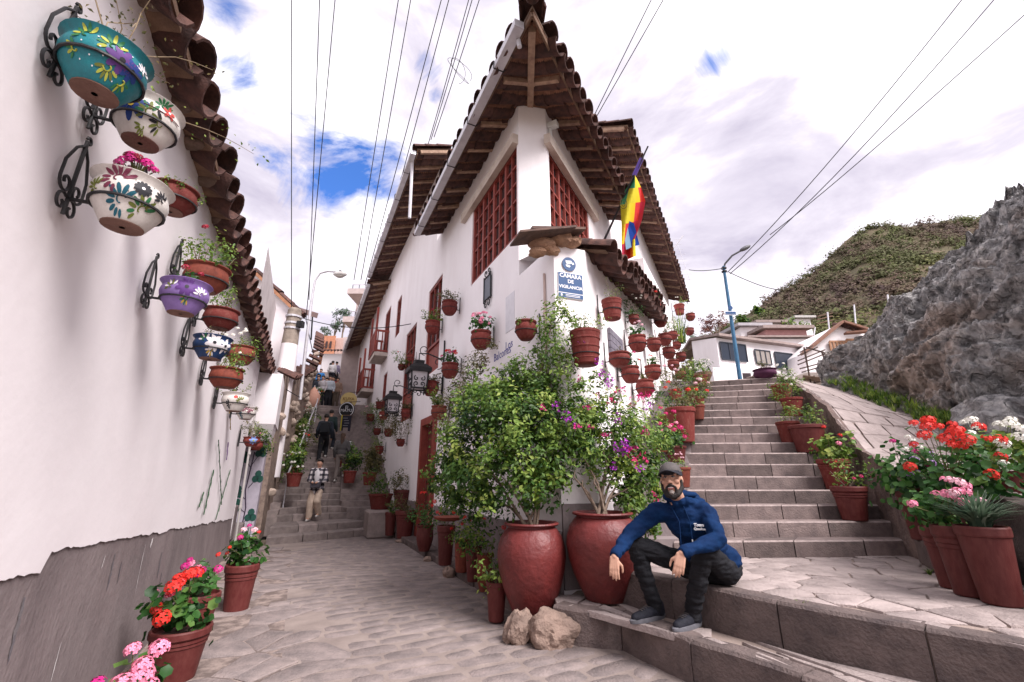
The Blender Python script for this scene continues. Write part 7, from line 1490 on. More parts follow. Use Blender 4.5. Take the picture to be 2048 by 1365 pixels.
# blue lamp post with its sign
bl = thing('street_lamp', 'leaning blue street lamp post at the top of the stairs', 'street lamp', at_y(1482, 770, 20)); BLP = pm('blue_post', (.05, .15, .26), (.03, .10, .19), 5, .5, .1, 20)
bs_, bt_ = at_y(1482, 775, 20), at_y(1447, 533, 20); MB().tube([bs_ - UP * 1, bt_], [.105, .065], 10).build('post', BLP, bl, smooth=60); pts = [bt_ - UP * .1, at_y(1450, 528, 20), at_y(1464, 512, 20), at_y(1480, 503, 20)]; MB().tube(pts, .045, 7).build('arm', IRON, bl, smooth=60); x = at_y(1502, 491, 20) - at_y(1478, 503, 20); e = x / np.linalg.norm(x); MB().ell(at_y(1490, 497, 20), (.34, .14, .11), (e, np.array([0, 1, 0]), np.cross(e, (0, 1, 0)))).build('lamp_head', pm('lamp_dark', (.12, .12, .13), (.07, .07, .08), 6, .5), bl, smooth=60)
for dz in (.15, .4): MB().lathe([(.10, -.03), (.13, -.03), (.13, .03), (.10, .03)], 10, bt_ + (bs_ - bt_) * dz * .12).build('band', IRON, bl)
sq = thing('post_sign', 'small white surveillance sign strapped to the blue lamp post', 'sign', at_y(1461, 625, 19.8)); c = at_y(1461, 627, 19.8); MB().box(c, (.26, .02, .10)).build('board', SWH, sq); MB().box(c - np.array([0, .022, -.03]), (.25, .003, .045)).build('panel', BLUE, sq); MB().box(c - np.array([0, .022, .05]), (.25, .003, .025)).build('panel', BLUE, sq); cc2 = at_y(1461, 616, 19.8); MB().prism([cc2 + .11 * np.array([math.cos(a), 0, math.sin(a)]) for a in np.linspace(0, 6.28, 17)[:16]], (0, .02, 0)).build('disc', BLUE, sq, fix=True)
# houses stepping up behind
def farhouse(label, px, y, dd, mat, roofm=None, rh=.25, wins=()):
    u0, v0, u1, v1 = px; a, b = at_y(u0, v0, y), at_y(u1, v0, y); z0 = at_y(u0, v1, y)[2] - 1.5; t = thing('hill_house', label, 'house', ((a[0] + b[0]) / 2, y, z0), 'houses below the hill')
    MB().prism([(a[0], y, z0), (b[0], y, z0), (b[0], y, b[2]), (a[0], y, a[2])], (0, dd, 0)).build('wall', mat, t, fix=True); MB().prism([a + np.array([-.4, -.5, 0]), b + np.array([.4, -.5, 0]), b + np.array([.4, dd, .4]), a + np.array([-.4, dd, .4])], UP * rh).build('roof', roofm or MATS['roof_sheet'], t, fix=True)
    for (p0, p1, p2, p3, m_) in wins: q0, q1 = at_y(p0, p3, y), at_y(p2, p1, y); MB().box((q0 + q1) / 2 - np.array([0, .03, 0]), (abs(q1[0] - q0[0]) / 2, .05, abs(q1[2] - q0[2]) / 2)).build('window', m_, t)
    return t
PINK = pm('pink_wall', (.50, .27, .26), (.40, .21, .21), 4); DKO = flat('dark_opening', (.02, .018, .02))
farhouse('pink fronted house with a long dark verandah behind the white house', (1530, 660, 1612, 700), 34, 5, PINK, wins=((1514, 672, 1608, 680, DKO),)); farhouse('low white terrace house in front of the pink house', (1500, 678, 1622, 705), 32, 1.8, WHITE2, None, .12); farhouse('grey roofed white house left of the pink house', (1480, 655, 1530, 690), 36, 5, WHITE2, pm('grey_roof', (.42, .40, .42), (.33, .31, .33), 4)); farhouse('white box house highest below the hill', (1515, 648, 1562, 662), 42, 5, WHITE2); farhouse('small white house right of the highest one', (1592, 638, 1620, 660), 48, 5, WHITE2, pm('tin_roof', (.5, .48, .46), (.4, .38, .37), 4))
gh2 = thing('gabled_house', 'white house with tiled gable beside the rock outcrop', 'house', at_y(1690, 720, 24)); pk = [(1612, 705), (1682, 647), (1758, 660), (1775, 672), (1775, 745), (1612, 745)]; MB().prism([at_y(u, v, 24) for u, v in pk], (0, 6, 0)).build('wall', WHITE2, gh2, fix=True)
for (u0, v0, u1, v1) in ((1606, 708, 1682, 645), (1682, 645, 1730, 660)): MB().beam(at_y(u0, v0, 23.8), at_y(u1, v1, 23.8), .5, .12).build('roof_edge', pm('roof_rust', (.26, .13, .09), (.16, .09, .07), 5), gh2)
for k in range(9): p = at_y(1684 + k * 5, 651 + k * 1.6, 23.6); put_tile(gh2, tile_mat(p + np.array([0, .6, .25]), (0.1, -1, -.45), (1, 0, 0)), 'tile')
MB().beam(at_y(1690, 667, 23.6), at_y(1775, 660, 23.0), .4, .10).build('porch_roof', MATS['roof_rust'], gh2); 
OW = pm('orange_wood', (.40, .22, .13), (.30, .16, .10), 6)
for (u0, v0, u1, v1) in ((1662, 684, 1692, 703), (1696, 680, 1740, 698)):
    a_, b_ = at_y(u0, v1, 23.9), at_y(u1, v0, 23.9); c = (a_ + b_) / 2; w_, h_ = (b_[0] - a_[0]) / 2, abs(b_[2] - a_[2]) / 2; wd = thing('window', None, None); wd.parent = gh2; MB().box(c, (w_, .04, h_)).build('pane', flat('win_warm', (.45, .33, .26)), wd)
    for k in range(6): MB().box(c + np.array([-w_ + 2 * w_ * k / 5, -.05, 0]), (.05, .03, h_)).build('frame', OW, wd)
    for z in (-1, 1): MB().box(c + np.array([0, -.055, z * h_]), (w_, .03, .05)).build('frame', OW, wd)
# scaffold of poles in front of it
sf = thing('pole_scaffold', 'rusty pole scaffold beside the rock outcrop', 'scaffold', at_y(1620, 770, 18)); RUST = pm('rust_pole', (.09, .055, .045), (.05, .035, .03), 8)
for (u0, v0, u1, v1) in ((1608, 695, 1622, 770), (1644, 705, 1655, 735), (1596, 712, 1635, 695), (1596, 722, 1650, 700), (1596, 730, 1665, 702), (1600, 738, 1660, 722), (1604, 745, 1656, 730), (1612, 695, 1655, 708), (1620, 768, 1655, 762), (1600, 705, 1625, 692), (1630, 775, 1628, 752)): MB().beam(at_y(u0, v0, 18), at_y(u1, v1, 18), .05, .05).build('pole', RUST, sf)
for k in range(5): MB().beam(at_y(1606, 752 + k * 2, 17.8 + k * .12), at_y(1640, 756 + k * 2, 17.6 + k * .12), .10, .04).build('plank', WOOD, sf)
for i, (u0, v0, u1, v1) in enumerate(((1618, 655, 1630, 690), (1708, 610, 1716, 645), (1775, 590, 1780, 612), (1655, 625, 1662, 650))): p, q = at_y(u0, v1, 40), at_y(u0 if i else u1, v0, 40); tag(MB().tube([p - UP, q], .07, 5).build('wooden_post', GUT, loc=p), ['leaning pale pole behind the scaffold', 'pole above the tiled gable', 'short pole on the hillside near the rock', 'pole by the hillside shed'][i], 'pole')
shd = thing('hillside_shed', 'small open shed of boards on the hillside', 'shed', at_y(1650, 640, 44))
for v in (628, 634, 642): MB().beam(at_y(1634, v + 6, 44), at_y(1664, v - 1, 44), .22, .10).build('board', WOOD, shd)
RED = leafmat('red_tree_leaf', [(.10, .035, .035), (.17, .06, .055), (.24, .10, .08), (.20, .15, .08)])
p = at_y(1430, 648, 45); k = depth(p) / FPX; tree('red_leaf_tree', 'red leaved tree left of the blue lamp post', p - UP * 3.5, 4, [(p[0] + a * k, p[1] + jit(1), p[2] + b * k, r_ * k) for a, b, r_ in ((-15, 0, 15), (8, -3, 17), (0, 10, 14), (20, 6, 12), (-22, -12, 11), (10, 16, 8))], 330, .22, RED)
p = at_y(1395, 680, 40); k = depth(p) / FPX; tree('dark_bush', 'dark bush at the end of the white wall below the red tree', p - UP * 2, 2, [(p[0] + jit(12) * k, p[1], p[2] + jit(9) * k, 9 * k) for _ in range(5)], 330, .2, LEAF, 'bush')
for i, (u, v, y, s, m) in enumerate(((1580, 648, 38, 14, LEAFL), (1610, 652, 38, 10, LEAFL), (1490, 640, 60, 12, LEAF), (1465, 665, 50, 14, LEAF), (1520, 620, 80, 9, LEAF))):
    p = at_y(u, v, y); k = depth(p) / FPX; tree('hill_tree', ['light green tree behind the pink house', 'small green tree right of the pink house', 'dark tree at the hill foot right of the lamp post', 'dark bush behind the blue lamp post', 'small tree on the lower hill skyline'][i], p - UP * s * k, s * k * 1.2, [(p[0] + jit(1) * s * k, p[1], p[2] + jit(.6) * s * k, s * k * .6) for _ in range(5)], 240, .012 * y * .6, m, group='trees below the hill')
# yucca-like plant at the house end
yk = thing('wall_plant', 'upright dark leaved plant at the end of the house wall', 'plant', fr_(9.7, 4.2, .3)); p = on(1358, 655, FR, .3); grass_tuft(yk, p - UP * .5, 50, 1.0, LEAF, .3, .02)
vn = thing('climbing_vine', 'ivy trailing down the far end of the house wall', 'vine', on(1368, 760, FR, .2)); foliage('foliage', [(*on(u, v, FR, .2), .4) for u, v in ((1366, 745), (1370, 775), (1375, 800), (1382, 820), (1390, 850), (1388, 780), (1400, 800))], 1500, .08, LEAF, vn)
# ================================================================ PEOPLE
def remesh(mb, voxel, it=6, fac=.5, wrinkle=0., wscale=9., stretch=(1, 1, 1)):
    """fuse overlapping closed shapes into one continuous skin"""
    me = mb.mesh('tmp', SOIL); ob = bpy.data.objects.new('tmp', me)
    m = ob.modifiers.new('r', 'REMESH'); m.mode = 'VOXEL'; m.voxel_size = voxel
    s = ob.modifiers.new('s', 'SMOOTH'); s.factor = fac; s.iterations = it
    out = evaluate(ob); bpy.data.meshes.remove(me)
    if wrinkle:
        st = Vector(stretch); nr = [v.normal.copy() for v in out.vertices]
        for v, n in zip(out.vertices, nr):
            q = Vector((v.co.x * st.x, v.co.y * st.y, v.co.z * st.z)); v.co += n * wrinkle * (noise.noise(q * wscale) + .5 * noise.noise(q * wscale * 2.3 + Vector((3, 3, 3))))
    out.materials.clear(); out.polygons.foreach_set('use_smooth', [True] * len(out.polygons)); return out
def wear(name, me, mat, parent):
    me.materials.append(mat); po = Vector(org(parent)); me.transform(Matrix.Translation(-po)); me.name = name; return link(name, me, parent)
A = lambda *p: np.array(p, float)
SKIN = pm('skin', (.52, .30, .215), (.43, .235, .165), 12, .55, .08, 120, spec=.35); HAIR = pm('dark_hair', (.012, .010, .010), (.03, .024, .022), 40, .7, .5, 90); GREYH = pm('grey_beard', (.30, .26, .24), (.12, .10, .09), 45, .8, .4, 90)
HOOD = pm('blue_fleece', (.003, .024, .085), (.002, .013, .052), 7, .85, .25, 120, spec=.15); DENIM = pm('black_denim', (.009, .0095, .012), (.018, .018, .022), 10, .85, .3, 90, spec=.2); SHOE = pm('navy_knit', (.007, .008, .014), (.016, .017, .027), 30, .7, .4, 120); SOLE = pm('grey_rubber', (.14, .14, .16), (.09, .09, .10), 12, .6, .1, 40); CAPG = pm('cap_grey', (.10, .088, .085), (.06, .054, .054), 20, .8, .2, 120); CAPD = pm('cap_navy', (.012, .013, .02), (.022, .022, .03), 20, .8, .2, 120); LIP = flat('lips', (.30, .11, .10), .5); EYEW = flat('eye_white', (.55, .52, .50), .2); EYED = flat('eye_dark', (.012, .008, .006), .15)
man = thing('person', 'seated man in blue hooded sweatshirt, dark jeans and grey cap beside the jars', 'person', (1.7, 4.2, Z2))
# joints
H = A(1.434, 4.15, 1.475); fw = A(-.48, -.87, .07); fw /= np.linalg.norm(fw); upv = A(-.07, .06, 1); upv -= fw * (upv @ fw); upv /= np.linalg.norm(upv); lf = np.cross(upv, fw); lf = -lf if lf[0] < 0 else lf   # lf: his left, to the right in the picture
def hp(l, f, u): return H + lf * l + fw * f + upv * u
AX = (lf, fw, upv)
NK = A(1.535, 4.265, 1.275); CHEST = A(1.60, 4.27, 1.10); PEL = A(1.80, 4.33, .73)
SHL, SHR = A(1.72, 4.16, 1.20), A(1.335, 4.39, 1.19); ELL, ELR = A(1.70, 3.955, 1.015), A(1.045, 4.30, .995); WRL, WRR = A(1.345, 3.83, .925), A(.868, 4.10, .86)
HIL, HIR = A(1.86, 4.22, .72), A(1.64, 4.40, .72); KNL, KNR = A(1.585, 3.99, .93), A(1.125, 4.40, .915); ANL, ANR = A(1.52, 4.22, .42), A(1.275, 4.45, .42)
def hand(mb, w, d, back, side, L=.175, curl=.40):
    """palm and five fingers from the wrist w, pointing d, back of the hand facing 'back', thumb towards 'side'"""
    d = d / np.linalg.norm(d); back = back - d * (back @ d); back /= np.linalg.norm(back); side = side - d * (side @ d) - back * (side @ back); side /= np.linalg.norm(side)
    for k in range(4):
        o = side * (.030 - .020 * k); mb.caps(w + o * .75, w + d * L * .48 + o, .0165, .0135, 10)
    bases = [w + d * L * (.49 + (.0, .02, .012, -.02)[k]) + side * (.031 - .0205 * k) for k in range(4)]; lens = (.42, .47, .44, .34)
    for k, (b, l) in enumerate(zip(bases, lens)):
        p = b; dd = d.copy(); spread = side * (.10 - .065 * k)
        for s, (frac, r0, r1) in enumerate(((.42, .0108, .0100), (.32, .0100, .0090), (.26, .0090, .0076))):
            c = curl * (s * .55 + .12) * (1 + .12 * k); v = (dd + spread) * math.cos(c) - back * math.sin(c); v /= np.linalg.norm(v); q = p + v * L * l * frac; mb.caps(p, q, r0, r1, 9); p = q
    p = w + d * L * .12 + side * .026; q = w + d * L * .30 + side * .060 - back * .012; mb.caps(p, q, .0150, .0125, 9); q2 = q + (d * .85 + side * .18 - back * .25) * L * .19; mb.caps(q, q2, .0122, .0105, 9); mb.caps(q2, q2 + (d + side * -.05 - back * .15) * L * .13, .0105, .0082, 9)
b = MB()
b.ell(hp(0, -.01, .035), (.086, .108, .112), AX); b.ell(hp(0, .022, -.045), (.074, .082, .098), AX); b.ell(hp(0, .060, -.118), (.040, .036, .032), AX)
b.caps(hp(0, .096, .022), hp(0, .124, -.020), .011, .0165); b.ell(hp(.015, .108, -.026), .0115); b.ell(hp(-.015, .108, -.026), .0115)
b.caps(hp(-.052, .082, .042), hp(.052, .082, .042), .016, .016)
for s in (-1, 1): b.ell(hp(s * .048, .068, -.018), (.030, .030, .026), AX); b.ell(hp(s * .088, -.005, -.005), (.012, .024, .034), AX)
b.caps(hp(0, .0, -.08), NK, .058, .066); b.caps(NK, PEL + UP * .05, .10, .12); b.caps(SHL, SHR, .07, .07)
for s_, e_, w_ in ((SHL, ELL, WRL), (SHR, ELR, WRR)): b.caps(s_, e_, .05, .042); b.caps(e_, w_, .040, .027)
for h_, k_, a_ in ((HIL, KNL, ANL), (HIR, KNR, ANR)): b.caps(h_, k_, .075, .055); b.caps(k_, a_, .05, .036); b.caps(PEL, h_, .1, .08)
cam_dir = A(-.33, -.94, .05)
hand(b, WRR + A(-.004, -.006, -.012), A(-.10, -.16, -.98), cam_dir, A(1, -.3, 0)); hand(b, WRL + A(-.008, -.004, -.012), A(-.30, -.08, -.95), cam_dir, A(-1, .3, 0), curl=.45)
for s in (-1, 1):   # ankles into the shoes
    a_ = (ANL, ANR)[s > 0]; b.caps(a_, a_ - UP * .06, .036, .036)
wear('body', remesh(b, .0055, 3), SKIN, man)
# hair, beard, brows, eyes, mouth
m = MB(); m.ell(hp(0, -.028, .025), (.0935, .098, .108), AX); wear('hair', remesh(m, .008, 2, wrinkle=.002, wscale=60), HAIR, man)
m = MB()
for s in (-1, 1):
    m.caps(hp(s * .086, .010, -.005), hp(s * .078, .022, -.075), .010, .020); m.caps(hp(s * .076, .026, -.075), hp(s * .042, .066, -.125), .020, .026); m.caps(hp(s * .042, .066, -.125), hp(0, .082, -.142), .026, .026); m.caps(hp(s * .004, .112, -.047), hp(s * .040, .092, -.068), .0115, .010); m.caps(hp(s * .040, .092, -.068), hp(s * .040, .078, -.108), .010, .016)
    m.caps(hp(s * .05, .02, -.10), hp(0, .03, -.14), .03, .03)
wear('beard', remesh(m, .005, 3, wrinkle=.0025, wscale=90), HAIR, man)
m = MB(); m.ell(hp(.0, .098, -.108), (.024, .016, .020), AX); wear('grey_chin_patch', remesh(m, .004, 2, wrinkle=.002, wscale=90), GREYH, man)
for s in (-1, 1):
    MB().tube([hp(s * .014, .104, .043), hp(s * .034, .105, .051), hp(s * .056, .090, .044)], [.0055, .006, .0035], 6).build('eyebrow', HAIR, man, smooth=60)
    MB().ell(hp(s * .034, .090, .020), (.0145, .008, .0055), AX).build('eye', EYEW, man, smooth=60); MB().ell(hp(s * .033, .0965, .020), (.0062, .0035, .0055), AX).build('iris', EYED, man, smooth=60)
    MB().tube([hp(s * .018, .097, .022), hp(s * .034, .1005, .0275), hp(s * .050, .092, .022)], .0032, 5).build('eyelid', HAIR, man, smooth=60)
MB().tube([hp(-.026, .099, -.074), hp(0, .108, -.078), hp(.026, .099, -.074)], [.005, .0075, .005], 6).build('lower_lip', LIP, man, smooth=60); MB().tube([hp(-.020, .103, -.0675), hp(0, .109, -.069), hp(.020, .103, -.0675)], .0042, 6).build('teeth', EYEW, man, smooth=60)
# cap
cap = thing('cap', None, None, H); cap.parent = man; cap.location = Vector(H - org(man))
def capdome(mb, r, c, n=26, mm=9, start=0.):
    vs = []; fs = []
    for i in range(mm + 1):
        t = math.pi / 2 * i / mm
        for j in range(n): a = 2 * math.pi * j / n; vs.append(c + lf * r[0] * math.cos(t) * math.cos(a) + fw * r[1] * math.cos(t) * math.sin(a) + upv * r[2] * math.sin(t))
    for i in range(mm):
        for j in range(n): q = i * n + j; w = i * n + (j + 1) % n; fs.append((q, w, w + n, q + n))
    mb.add(vs, fs)
tl = upv * .99 - fw * .12
m = MB(); capdome(m, (.099, .121, .105), hp(0, -.012, .056)); m.build('crown', CAPG, cap, smooth=60); m = MB(); m.lathe([(1, -.016), (1.01, .0), (1, .012)], 26); m.v = [tuple(hp(0, -.012, .050) + lf * x * .0995 + fw * y * .1215 + upv * z) for x, y, z in m.v]; m.build('band', CAPD, cap, smooth=60)
m = MB(); capdome(m, (.1, .1225, .1065), hp(0, -.012, .0505), 26, 9); keep = MB(); keep.v = m.v; keep.f = [f for f in m.f if all(((A(*m.v[i]) - H) @ fw) > .03 and ((A(*m.v[i]) - H) @ upv) < .125 for i in f)]; keep.m = [0] * len(keep.f); keep.build('front_panel', CAPD, cap, smooth=60)
MB().ell(hp(0, -.012, .156), (.008, .008, .005), AX).build('button', CAPD, cap)
vs = []; fs = []; nb_ = 16
for i in range(nb_ + 1):
    a = math.pi * (.5 + (i / nb_ - .5) * .86)
    for q, (ext_, dz) in enumerate(((0, 0), (.035, .006), (.065, .004), (.085, -.004))):
        r0 = 1 + ext_ / .12; l = .0995 * math.cos(a) * (1 + ext_ * 1.2); f_ = -.012 + .1215 * math.sin(a) + ext_ * (.35 + .85 * math.sin(a)); vs.append(hp(l, f_, .060 + dz - 3.0 * l * l * (ext_ / .085 + .35) + ext_ * .16))
for i in range(nb_):
    for q in range(3): w = i * 4 + q; fs.append((w, w + 4, w + 5, w + 1))
k0 = len(vs); vs2 = vs + [p - upv * .005 for p in vs]; fs2 = fs + [tuple(i + k0 for i in f[::-1]) for f in fs] + [(i * 4 + 3, i * 4 + 7, k0 + i * 4 + 7, k0 + i * 4 + 3) for i in range(nb_)]
MB().add(vs2, fs2).build('brim', CAPD, cap, smooth=50, fix=True)
# sweatshirt
m = MB(); sx = (SHL - SHR) / np.linalg.norm(SHL - SHR); sy = np.cross(UP, sx); AXT = (sx, sy, UP)
m.ell(CHEST + UP * .03, (.215, .155, .19), AXT); m.ell((CHEST + PEL) / 2 + A(.01, .01, .02), (.205, .165, .20), AXT); m.ell(PEL + A(.04, .02, .07), (.205, .18, .14), AXT); m.caps(SHL - sx * .02, SHR + sx * .02, .088, .088); m.caps(NK - UP * .02, CHEST, .10, .15)
m.caps(SHL, ELL, .082, .072); m.caps(ELL, WRL + (ELL - WRL) * .12, .070, .050); m.caps(SHR, ELR, .082, .070); m.caps(ELR, WRR + (ELR - WRR) * .14, .068, .050)
for k in range(14):
    a = k * 2 * math.pi / 14; p = NK + UP * (.015 + .035 * (math.sin(a - .4) > -.2)) + A(math.cos(a) * .105, math.sin(a) * .095, 0); m.ell(p, .040)
m.ell(NK + A(.13, .10, .03), (.105, .085, .075)); m.ell(NK + A(.07, .13, .05), (.09, .07, .065)); m.ell(NK + A(.17, .03, .0), (.06, .07, .06))
hood = wear('sweatshirt', remesh(m, .008, 4, wrinkle=.017, wscale=9, stretch=(.8, .8, 1.7)), HOOD, man)
for w_, e_ in ((WRL, ELL), (WRR, ELR)):
    d_ = (w_ - e_) / np.linalg.norm(w_ - e_); MB().tube([w_ - d_ * .055, w_ - d_ * .045, w_ - d_ * .002, w_ + d_ * .004], [.046, .049, .044, .036], 16).build('cuff', HOOD, man, smooth=60)
m = MB(); m.tube([NK + UP * .075 + A(math.cos(a) * .112 + .03, math.sin(a) * .10 + .03, .0) for a in np.linspace(-2.6, 1.4, 12)], .022, 8); m.build('hood_edge', HOOD, man, smooth=60)
fc = np.cross(UP, sx); fc = fc if fc[1] < 0 else -fc      # chest front
def chest(l, z, o=0.): return CHEST + sx * l + UP * z + fc * (.168 + o)
for l in (-.055, .035):
    e_ = chest(l * 1.1, -.19 if l < 0 else -.11, .006); MB().tube([NK + sx * l * 1.2 + fc * .10 - UP * .02, chest(l, .03, .0), e_], .0045, 5).build('drawstring', HOOD, man, smooth=60); MB().tube([e_, e_ - UP * .028], .0055, 6).build('string_tip', flat('tip_white', (.6, .6, .62)), man)
text_mesh('Tours', .034, chest(.105, .005, .0), sx, UP, SWH, 'chest_logo', man, .012, bold=.001); text_mesh('Quechua', .026, chest(.108, -.025, .0), sx, UP, SWH, 'chest_logo', man, .012, bold=.001)
# jeans
m = MB()
for h_, k_, a_ in ((HIL, KNL, ANL), (HIR, KNR, ANR)): m.caps(h_, k_, .105, .083); m.caps(k_, k_ + (a_ - k_) * .45, .080, .076); m.caps(k_ + (a_ - k_) * .45, a_ - UP * .01, .076, .066); m.caps(PEL - UP * .02, h_, .12, .105); m.caps(a_ + UP * .03, a_ - UP * .035, .064, .062)
m.ell(PEL + A(.05, .02, -.01), (.19, .17, .115), AXT)
wear('jeans', remesh(m, .008, 4, wrinkle=.014, wscale=10, stretch=(.8, .8, 2.2)), DENIM, man)
# shoes
def shoe(parent, heel, toe, mat=SHOE, sole=SOLE, z=Z1, w=.048, h=.10):
    s_ = thing('shoe', None, None); s_.parent = parent; d_ = toe - heel; L_ = np.linalg.norm(d_); d_ = d_ / L_; x = np.cross(UP, d_); m = MB()
    m.caps(heel + d_ * .055 + UP * .075, heel + d_ * .06 + UP * .115, .052, .050); m.caps(heel + d_ * .05 + UP * .06, heel + d_ * L_ * .55 + UP * .062, .050, .050); m.caps(heel + d_ * L_ * .5 + UP * .055, toe - d_ * .05 + UP * .042, .052, .040); wear('upper', remesh(m, .008, 4), mat, s_)
    ol = []
    for a in np.linspace(0, 2 * math.pi, 25)[:24]:
        c_, q = math.cos(a), math.sin(a); wd = w * (1.0 + .12 * (c_ > .2) - .08 * abs(c_ + .1)); ol.append(heel + d_ * (L_ / 2 + c_ * (L_ / 2 + .008)) + x * q * wd)
    mb = MB(); k = 24; vs = [p + UP * .004 for p in ol] + [p + (p - heel - d_ * L_ / 2) * .05 + UP * (.030) for p in ol] + [p + UP * (.045 - .008 * ((p - heel) @ d_) / L_) for p in ol]; mb.add(vs, [tuple(range(k))[::-1], tuple(range(2 * k, 3 * k))] + [(r_ * k + i, r_ * k + (i + 1) % k, (r_ + 1) * k + (i + 1) % k, (r_ + 1) * k + i) for r_ in (0, 1) for i in range(k)]); mb.build('sole', sole, s_, smooth=50)
    for q in range(4): c_ = heel + d_ * L_ * (.50 + .07 * q) + UP * (.112 - .006 * q); MB().tube([c_ - x * .024, c_ + UP * .004, c_ + x * .024], .0035, 4).build('lace', CAPG, s_)
shoe(man, A(1.36, 4.49, Z1), A(1.02, 4.30, Z1)); shoe(man, A(1.60, 4.28, Z1), A(1.31, 4.09, Z1))
# ---- passers-by
def person(label, base, yaw, ht, top, bottom, hair, pose='stand', voxel=.022, group=None, long_top=0., skin=True, wide=1., name='person', hairlen=0., shoes=None):
    """facing yaw (0 = towards the viewer); clothing as separate layers"""
    t = thing(name, label, 'person', base, group); k = ht / 1.70; f = A(math.sin(yaw), -math.cos(yaw), 0); s = A(math.cos(yaw), math.sin(yaw), 0); B = np.asarray(base, float)
    def J(x, y, z): return B + (s * x + f * y + UP * z) * k
    st = dict(stand=((.0, .0), (.0, .0)), walk=((.16, .06), (-.18, -.02)), up=((.20, .17), (-.10, .0)), down=((.10, .0), (-.06, .10)))[pose]
    leg = []
    for q, (dy, dz) in zip((-1, 1), st): hip = J(q * .09, 0, .88); an_ = J(q * .10, dy, .09 + dz); kn = (hip + an_) / 2 + f * k * (.06 + .12 * (dz > .05)); leg.append((hip, kn, an_))
    arms = []
    for q in (-1, 1): sh = J(q * .185, 0, 1.38); el = J(q * .25, -.02 if pose != 'down' else .02, 1.11); wr = J(q * .24, .10, .88) if pose not in ('down',) else J(q * .10, .20, 1.06); arms.append((sh, el, wr))
    m = MB(); ax = (s, f, UP); m.ell(J(0, .015, 1.585), (.078 * k, .095 * k, .115 * k), ax); m.caps(J(0, 0, 1.42), J(0, 0, 1.5), .055 * k, .052 * k); m.caps(J(0, 0, 1.35), J(0, 0, .92), .10 * k, .10 * k); m.ell(J(0, .105, 1.57), .016 * k)
    for sh, el, wr in arms: m.caps(sh, el, .04 * k, .036 * k); m.caps(el, wr, .036 * k, .03 * k); d_ = (wr - el) / np.linalg.norm(wr - el); m.caps(wr, wr + d_ * .10 * k, .034 * k, .026 * k)
    for h_, kn, an_ in leg: m.caps(h_, kn, .07 * k, .055 * k); m.caps(kn, an_, .05 * k, .04 * k); m.caps(an_, an_ + f * .10 * k - UP * .03 * k, .04 * k, .035 * k)
    wear('body', remesh(m, voxel * .75, 2), SKIN, t)
    m = MB(); m.ell(J(0, 0, 1.24), (.20 * k, .135 * k, .23 * k), ax); m.ell(J(0, 0, 1.02 - long_top / 2), (.185 * k * (1 + long_top * .4), .135 * k, (.17 + long_top / 2) * k), ax); m.caps(J(-.15, 0, 1.38), J(.15, 0, 1.38), .075 * k, .075 * k)
    for sh, el, wr in arms: m.caps(sh, el, .068 * k, .062 * k); m.caps(el, wr, .06 * k, .05 * k)
    jk = wear('jacket', remesh(m, voxel * .7, 3, wrinkle=.008, wscale=9), top, t)
    m = MB(); m.ell(J(0, 0, .92), (.165 * k, .125 * k, .12 * k), ax)
    for h_, kn, an_ in leg: m.caps(h_, kn, .095 * k, .075 * k * wide); m.caps(kn, an_ + UP * .03, .072 * k * wide, .066 * k * wide)
    wear('trousers', remesh(m, voxel * .7, 3, wrinkle=.008, wscale=9), bottom, t)
    m = MB(); m.ell(J(0, -.012, 1.635), (.090 * k, .104 * k, .095 * k), ax)
    m.ell(J(0, .022, 1.668), (.086 * k, .098 * k, .052 * k), ax)
    if hairlen: m.caps(J(0, -.06, 1.58), J(0, -.08, 1.58 - hairlen), .075 * k, .05 * k)
    wear('hair', remesh(m, voxel * .7, 2), hair, t)
    for h_, kn, an_ in leg:
        m = MB(); m.caps(an_ - UP * .04 * k - f * .04 * k, an_ - UP * .05 * k + f * .15 * k, .045 * k, .035 * k); wear('shoe', remesh(m, voxel * .6, 2), shoes or flat('shoe_pale', (.5, .48, .46)), t)
    return t, J, jk
def plaid():
    m, nt, b_ = nodes_of('plaid_cloth'); N, L = nt.nodes, nt.links; tc_ = N.new('ShaderNodeTexCoord'); sp = N.new('ShaderNodeSeparateXYZ'); L.new(tc_.outputs['Object'], sp.inputs[0]); outs = []
    for ax_, f_ in (('X', 7.5), ('Z', 7.5)):
        a = N.new('ShaderNodeMath'); a.operation = 'MULTIPLY'; L.new(sp.outputs[ax_], a.inputs[0]); a.inputs[1].default_value = f_; c = N.new('ShaderNodeMath'); c.operation = 'FRACT'; L.new(a.outputs[0], c.inputs[0]); d = N.new('ShaderNodeMath'); d.operation = 'LESS_THAN'; L.new(c.outputs[0], d.inputs[0]); d.inputs[1].default_value = .45; outs.append(d.outputs[0])
    ad = N.new('ShaderNodeMath'); ad.operation = 'ADD'; L.new(outs[0], ad.inputs[0]); L.new(outs[1], ad.inputs[1]); r = N.new('ShaderNodeValToRGB'); h_ = N.new('ShaderNodeMath'); h_.operation = 'MULTIPLY'; L.new(ad.outputs[0], h_.inputs[0]); h_.inputs[1].default_value = .5; L.new(h_.outputs[0], r.inputs[0]); r.color_ramp.interpolation = 'CONSTANT'; e = r.color_ramp.elements; e[0].color = (.62, .58, .58, 1); e[1].position = .4; e[1].color = (.10, .09, .11, 1); k = e.new(.8); k.color = (.012, .012, .016, 1); L.new(r.outputs[0], b_.inputs['Base Color']); b_.inputs['Roughness'].default_value = .9; return m
wpos = at_z(626, 1043, .336 + .0); wpos = np.array([wpos[0], wpos[1], stair_z(.6)])
CREAMT = pm('cream_trousers', (.55, .44, .35), (.44, .34, .27), 6, .9, .2, 40); DK = flat('cloth_dark', (.018, .022, .032), .9); GY = flat('cloth_grey', (.075, .07, .072), .9)
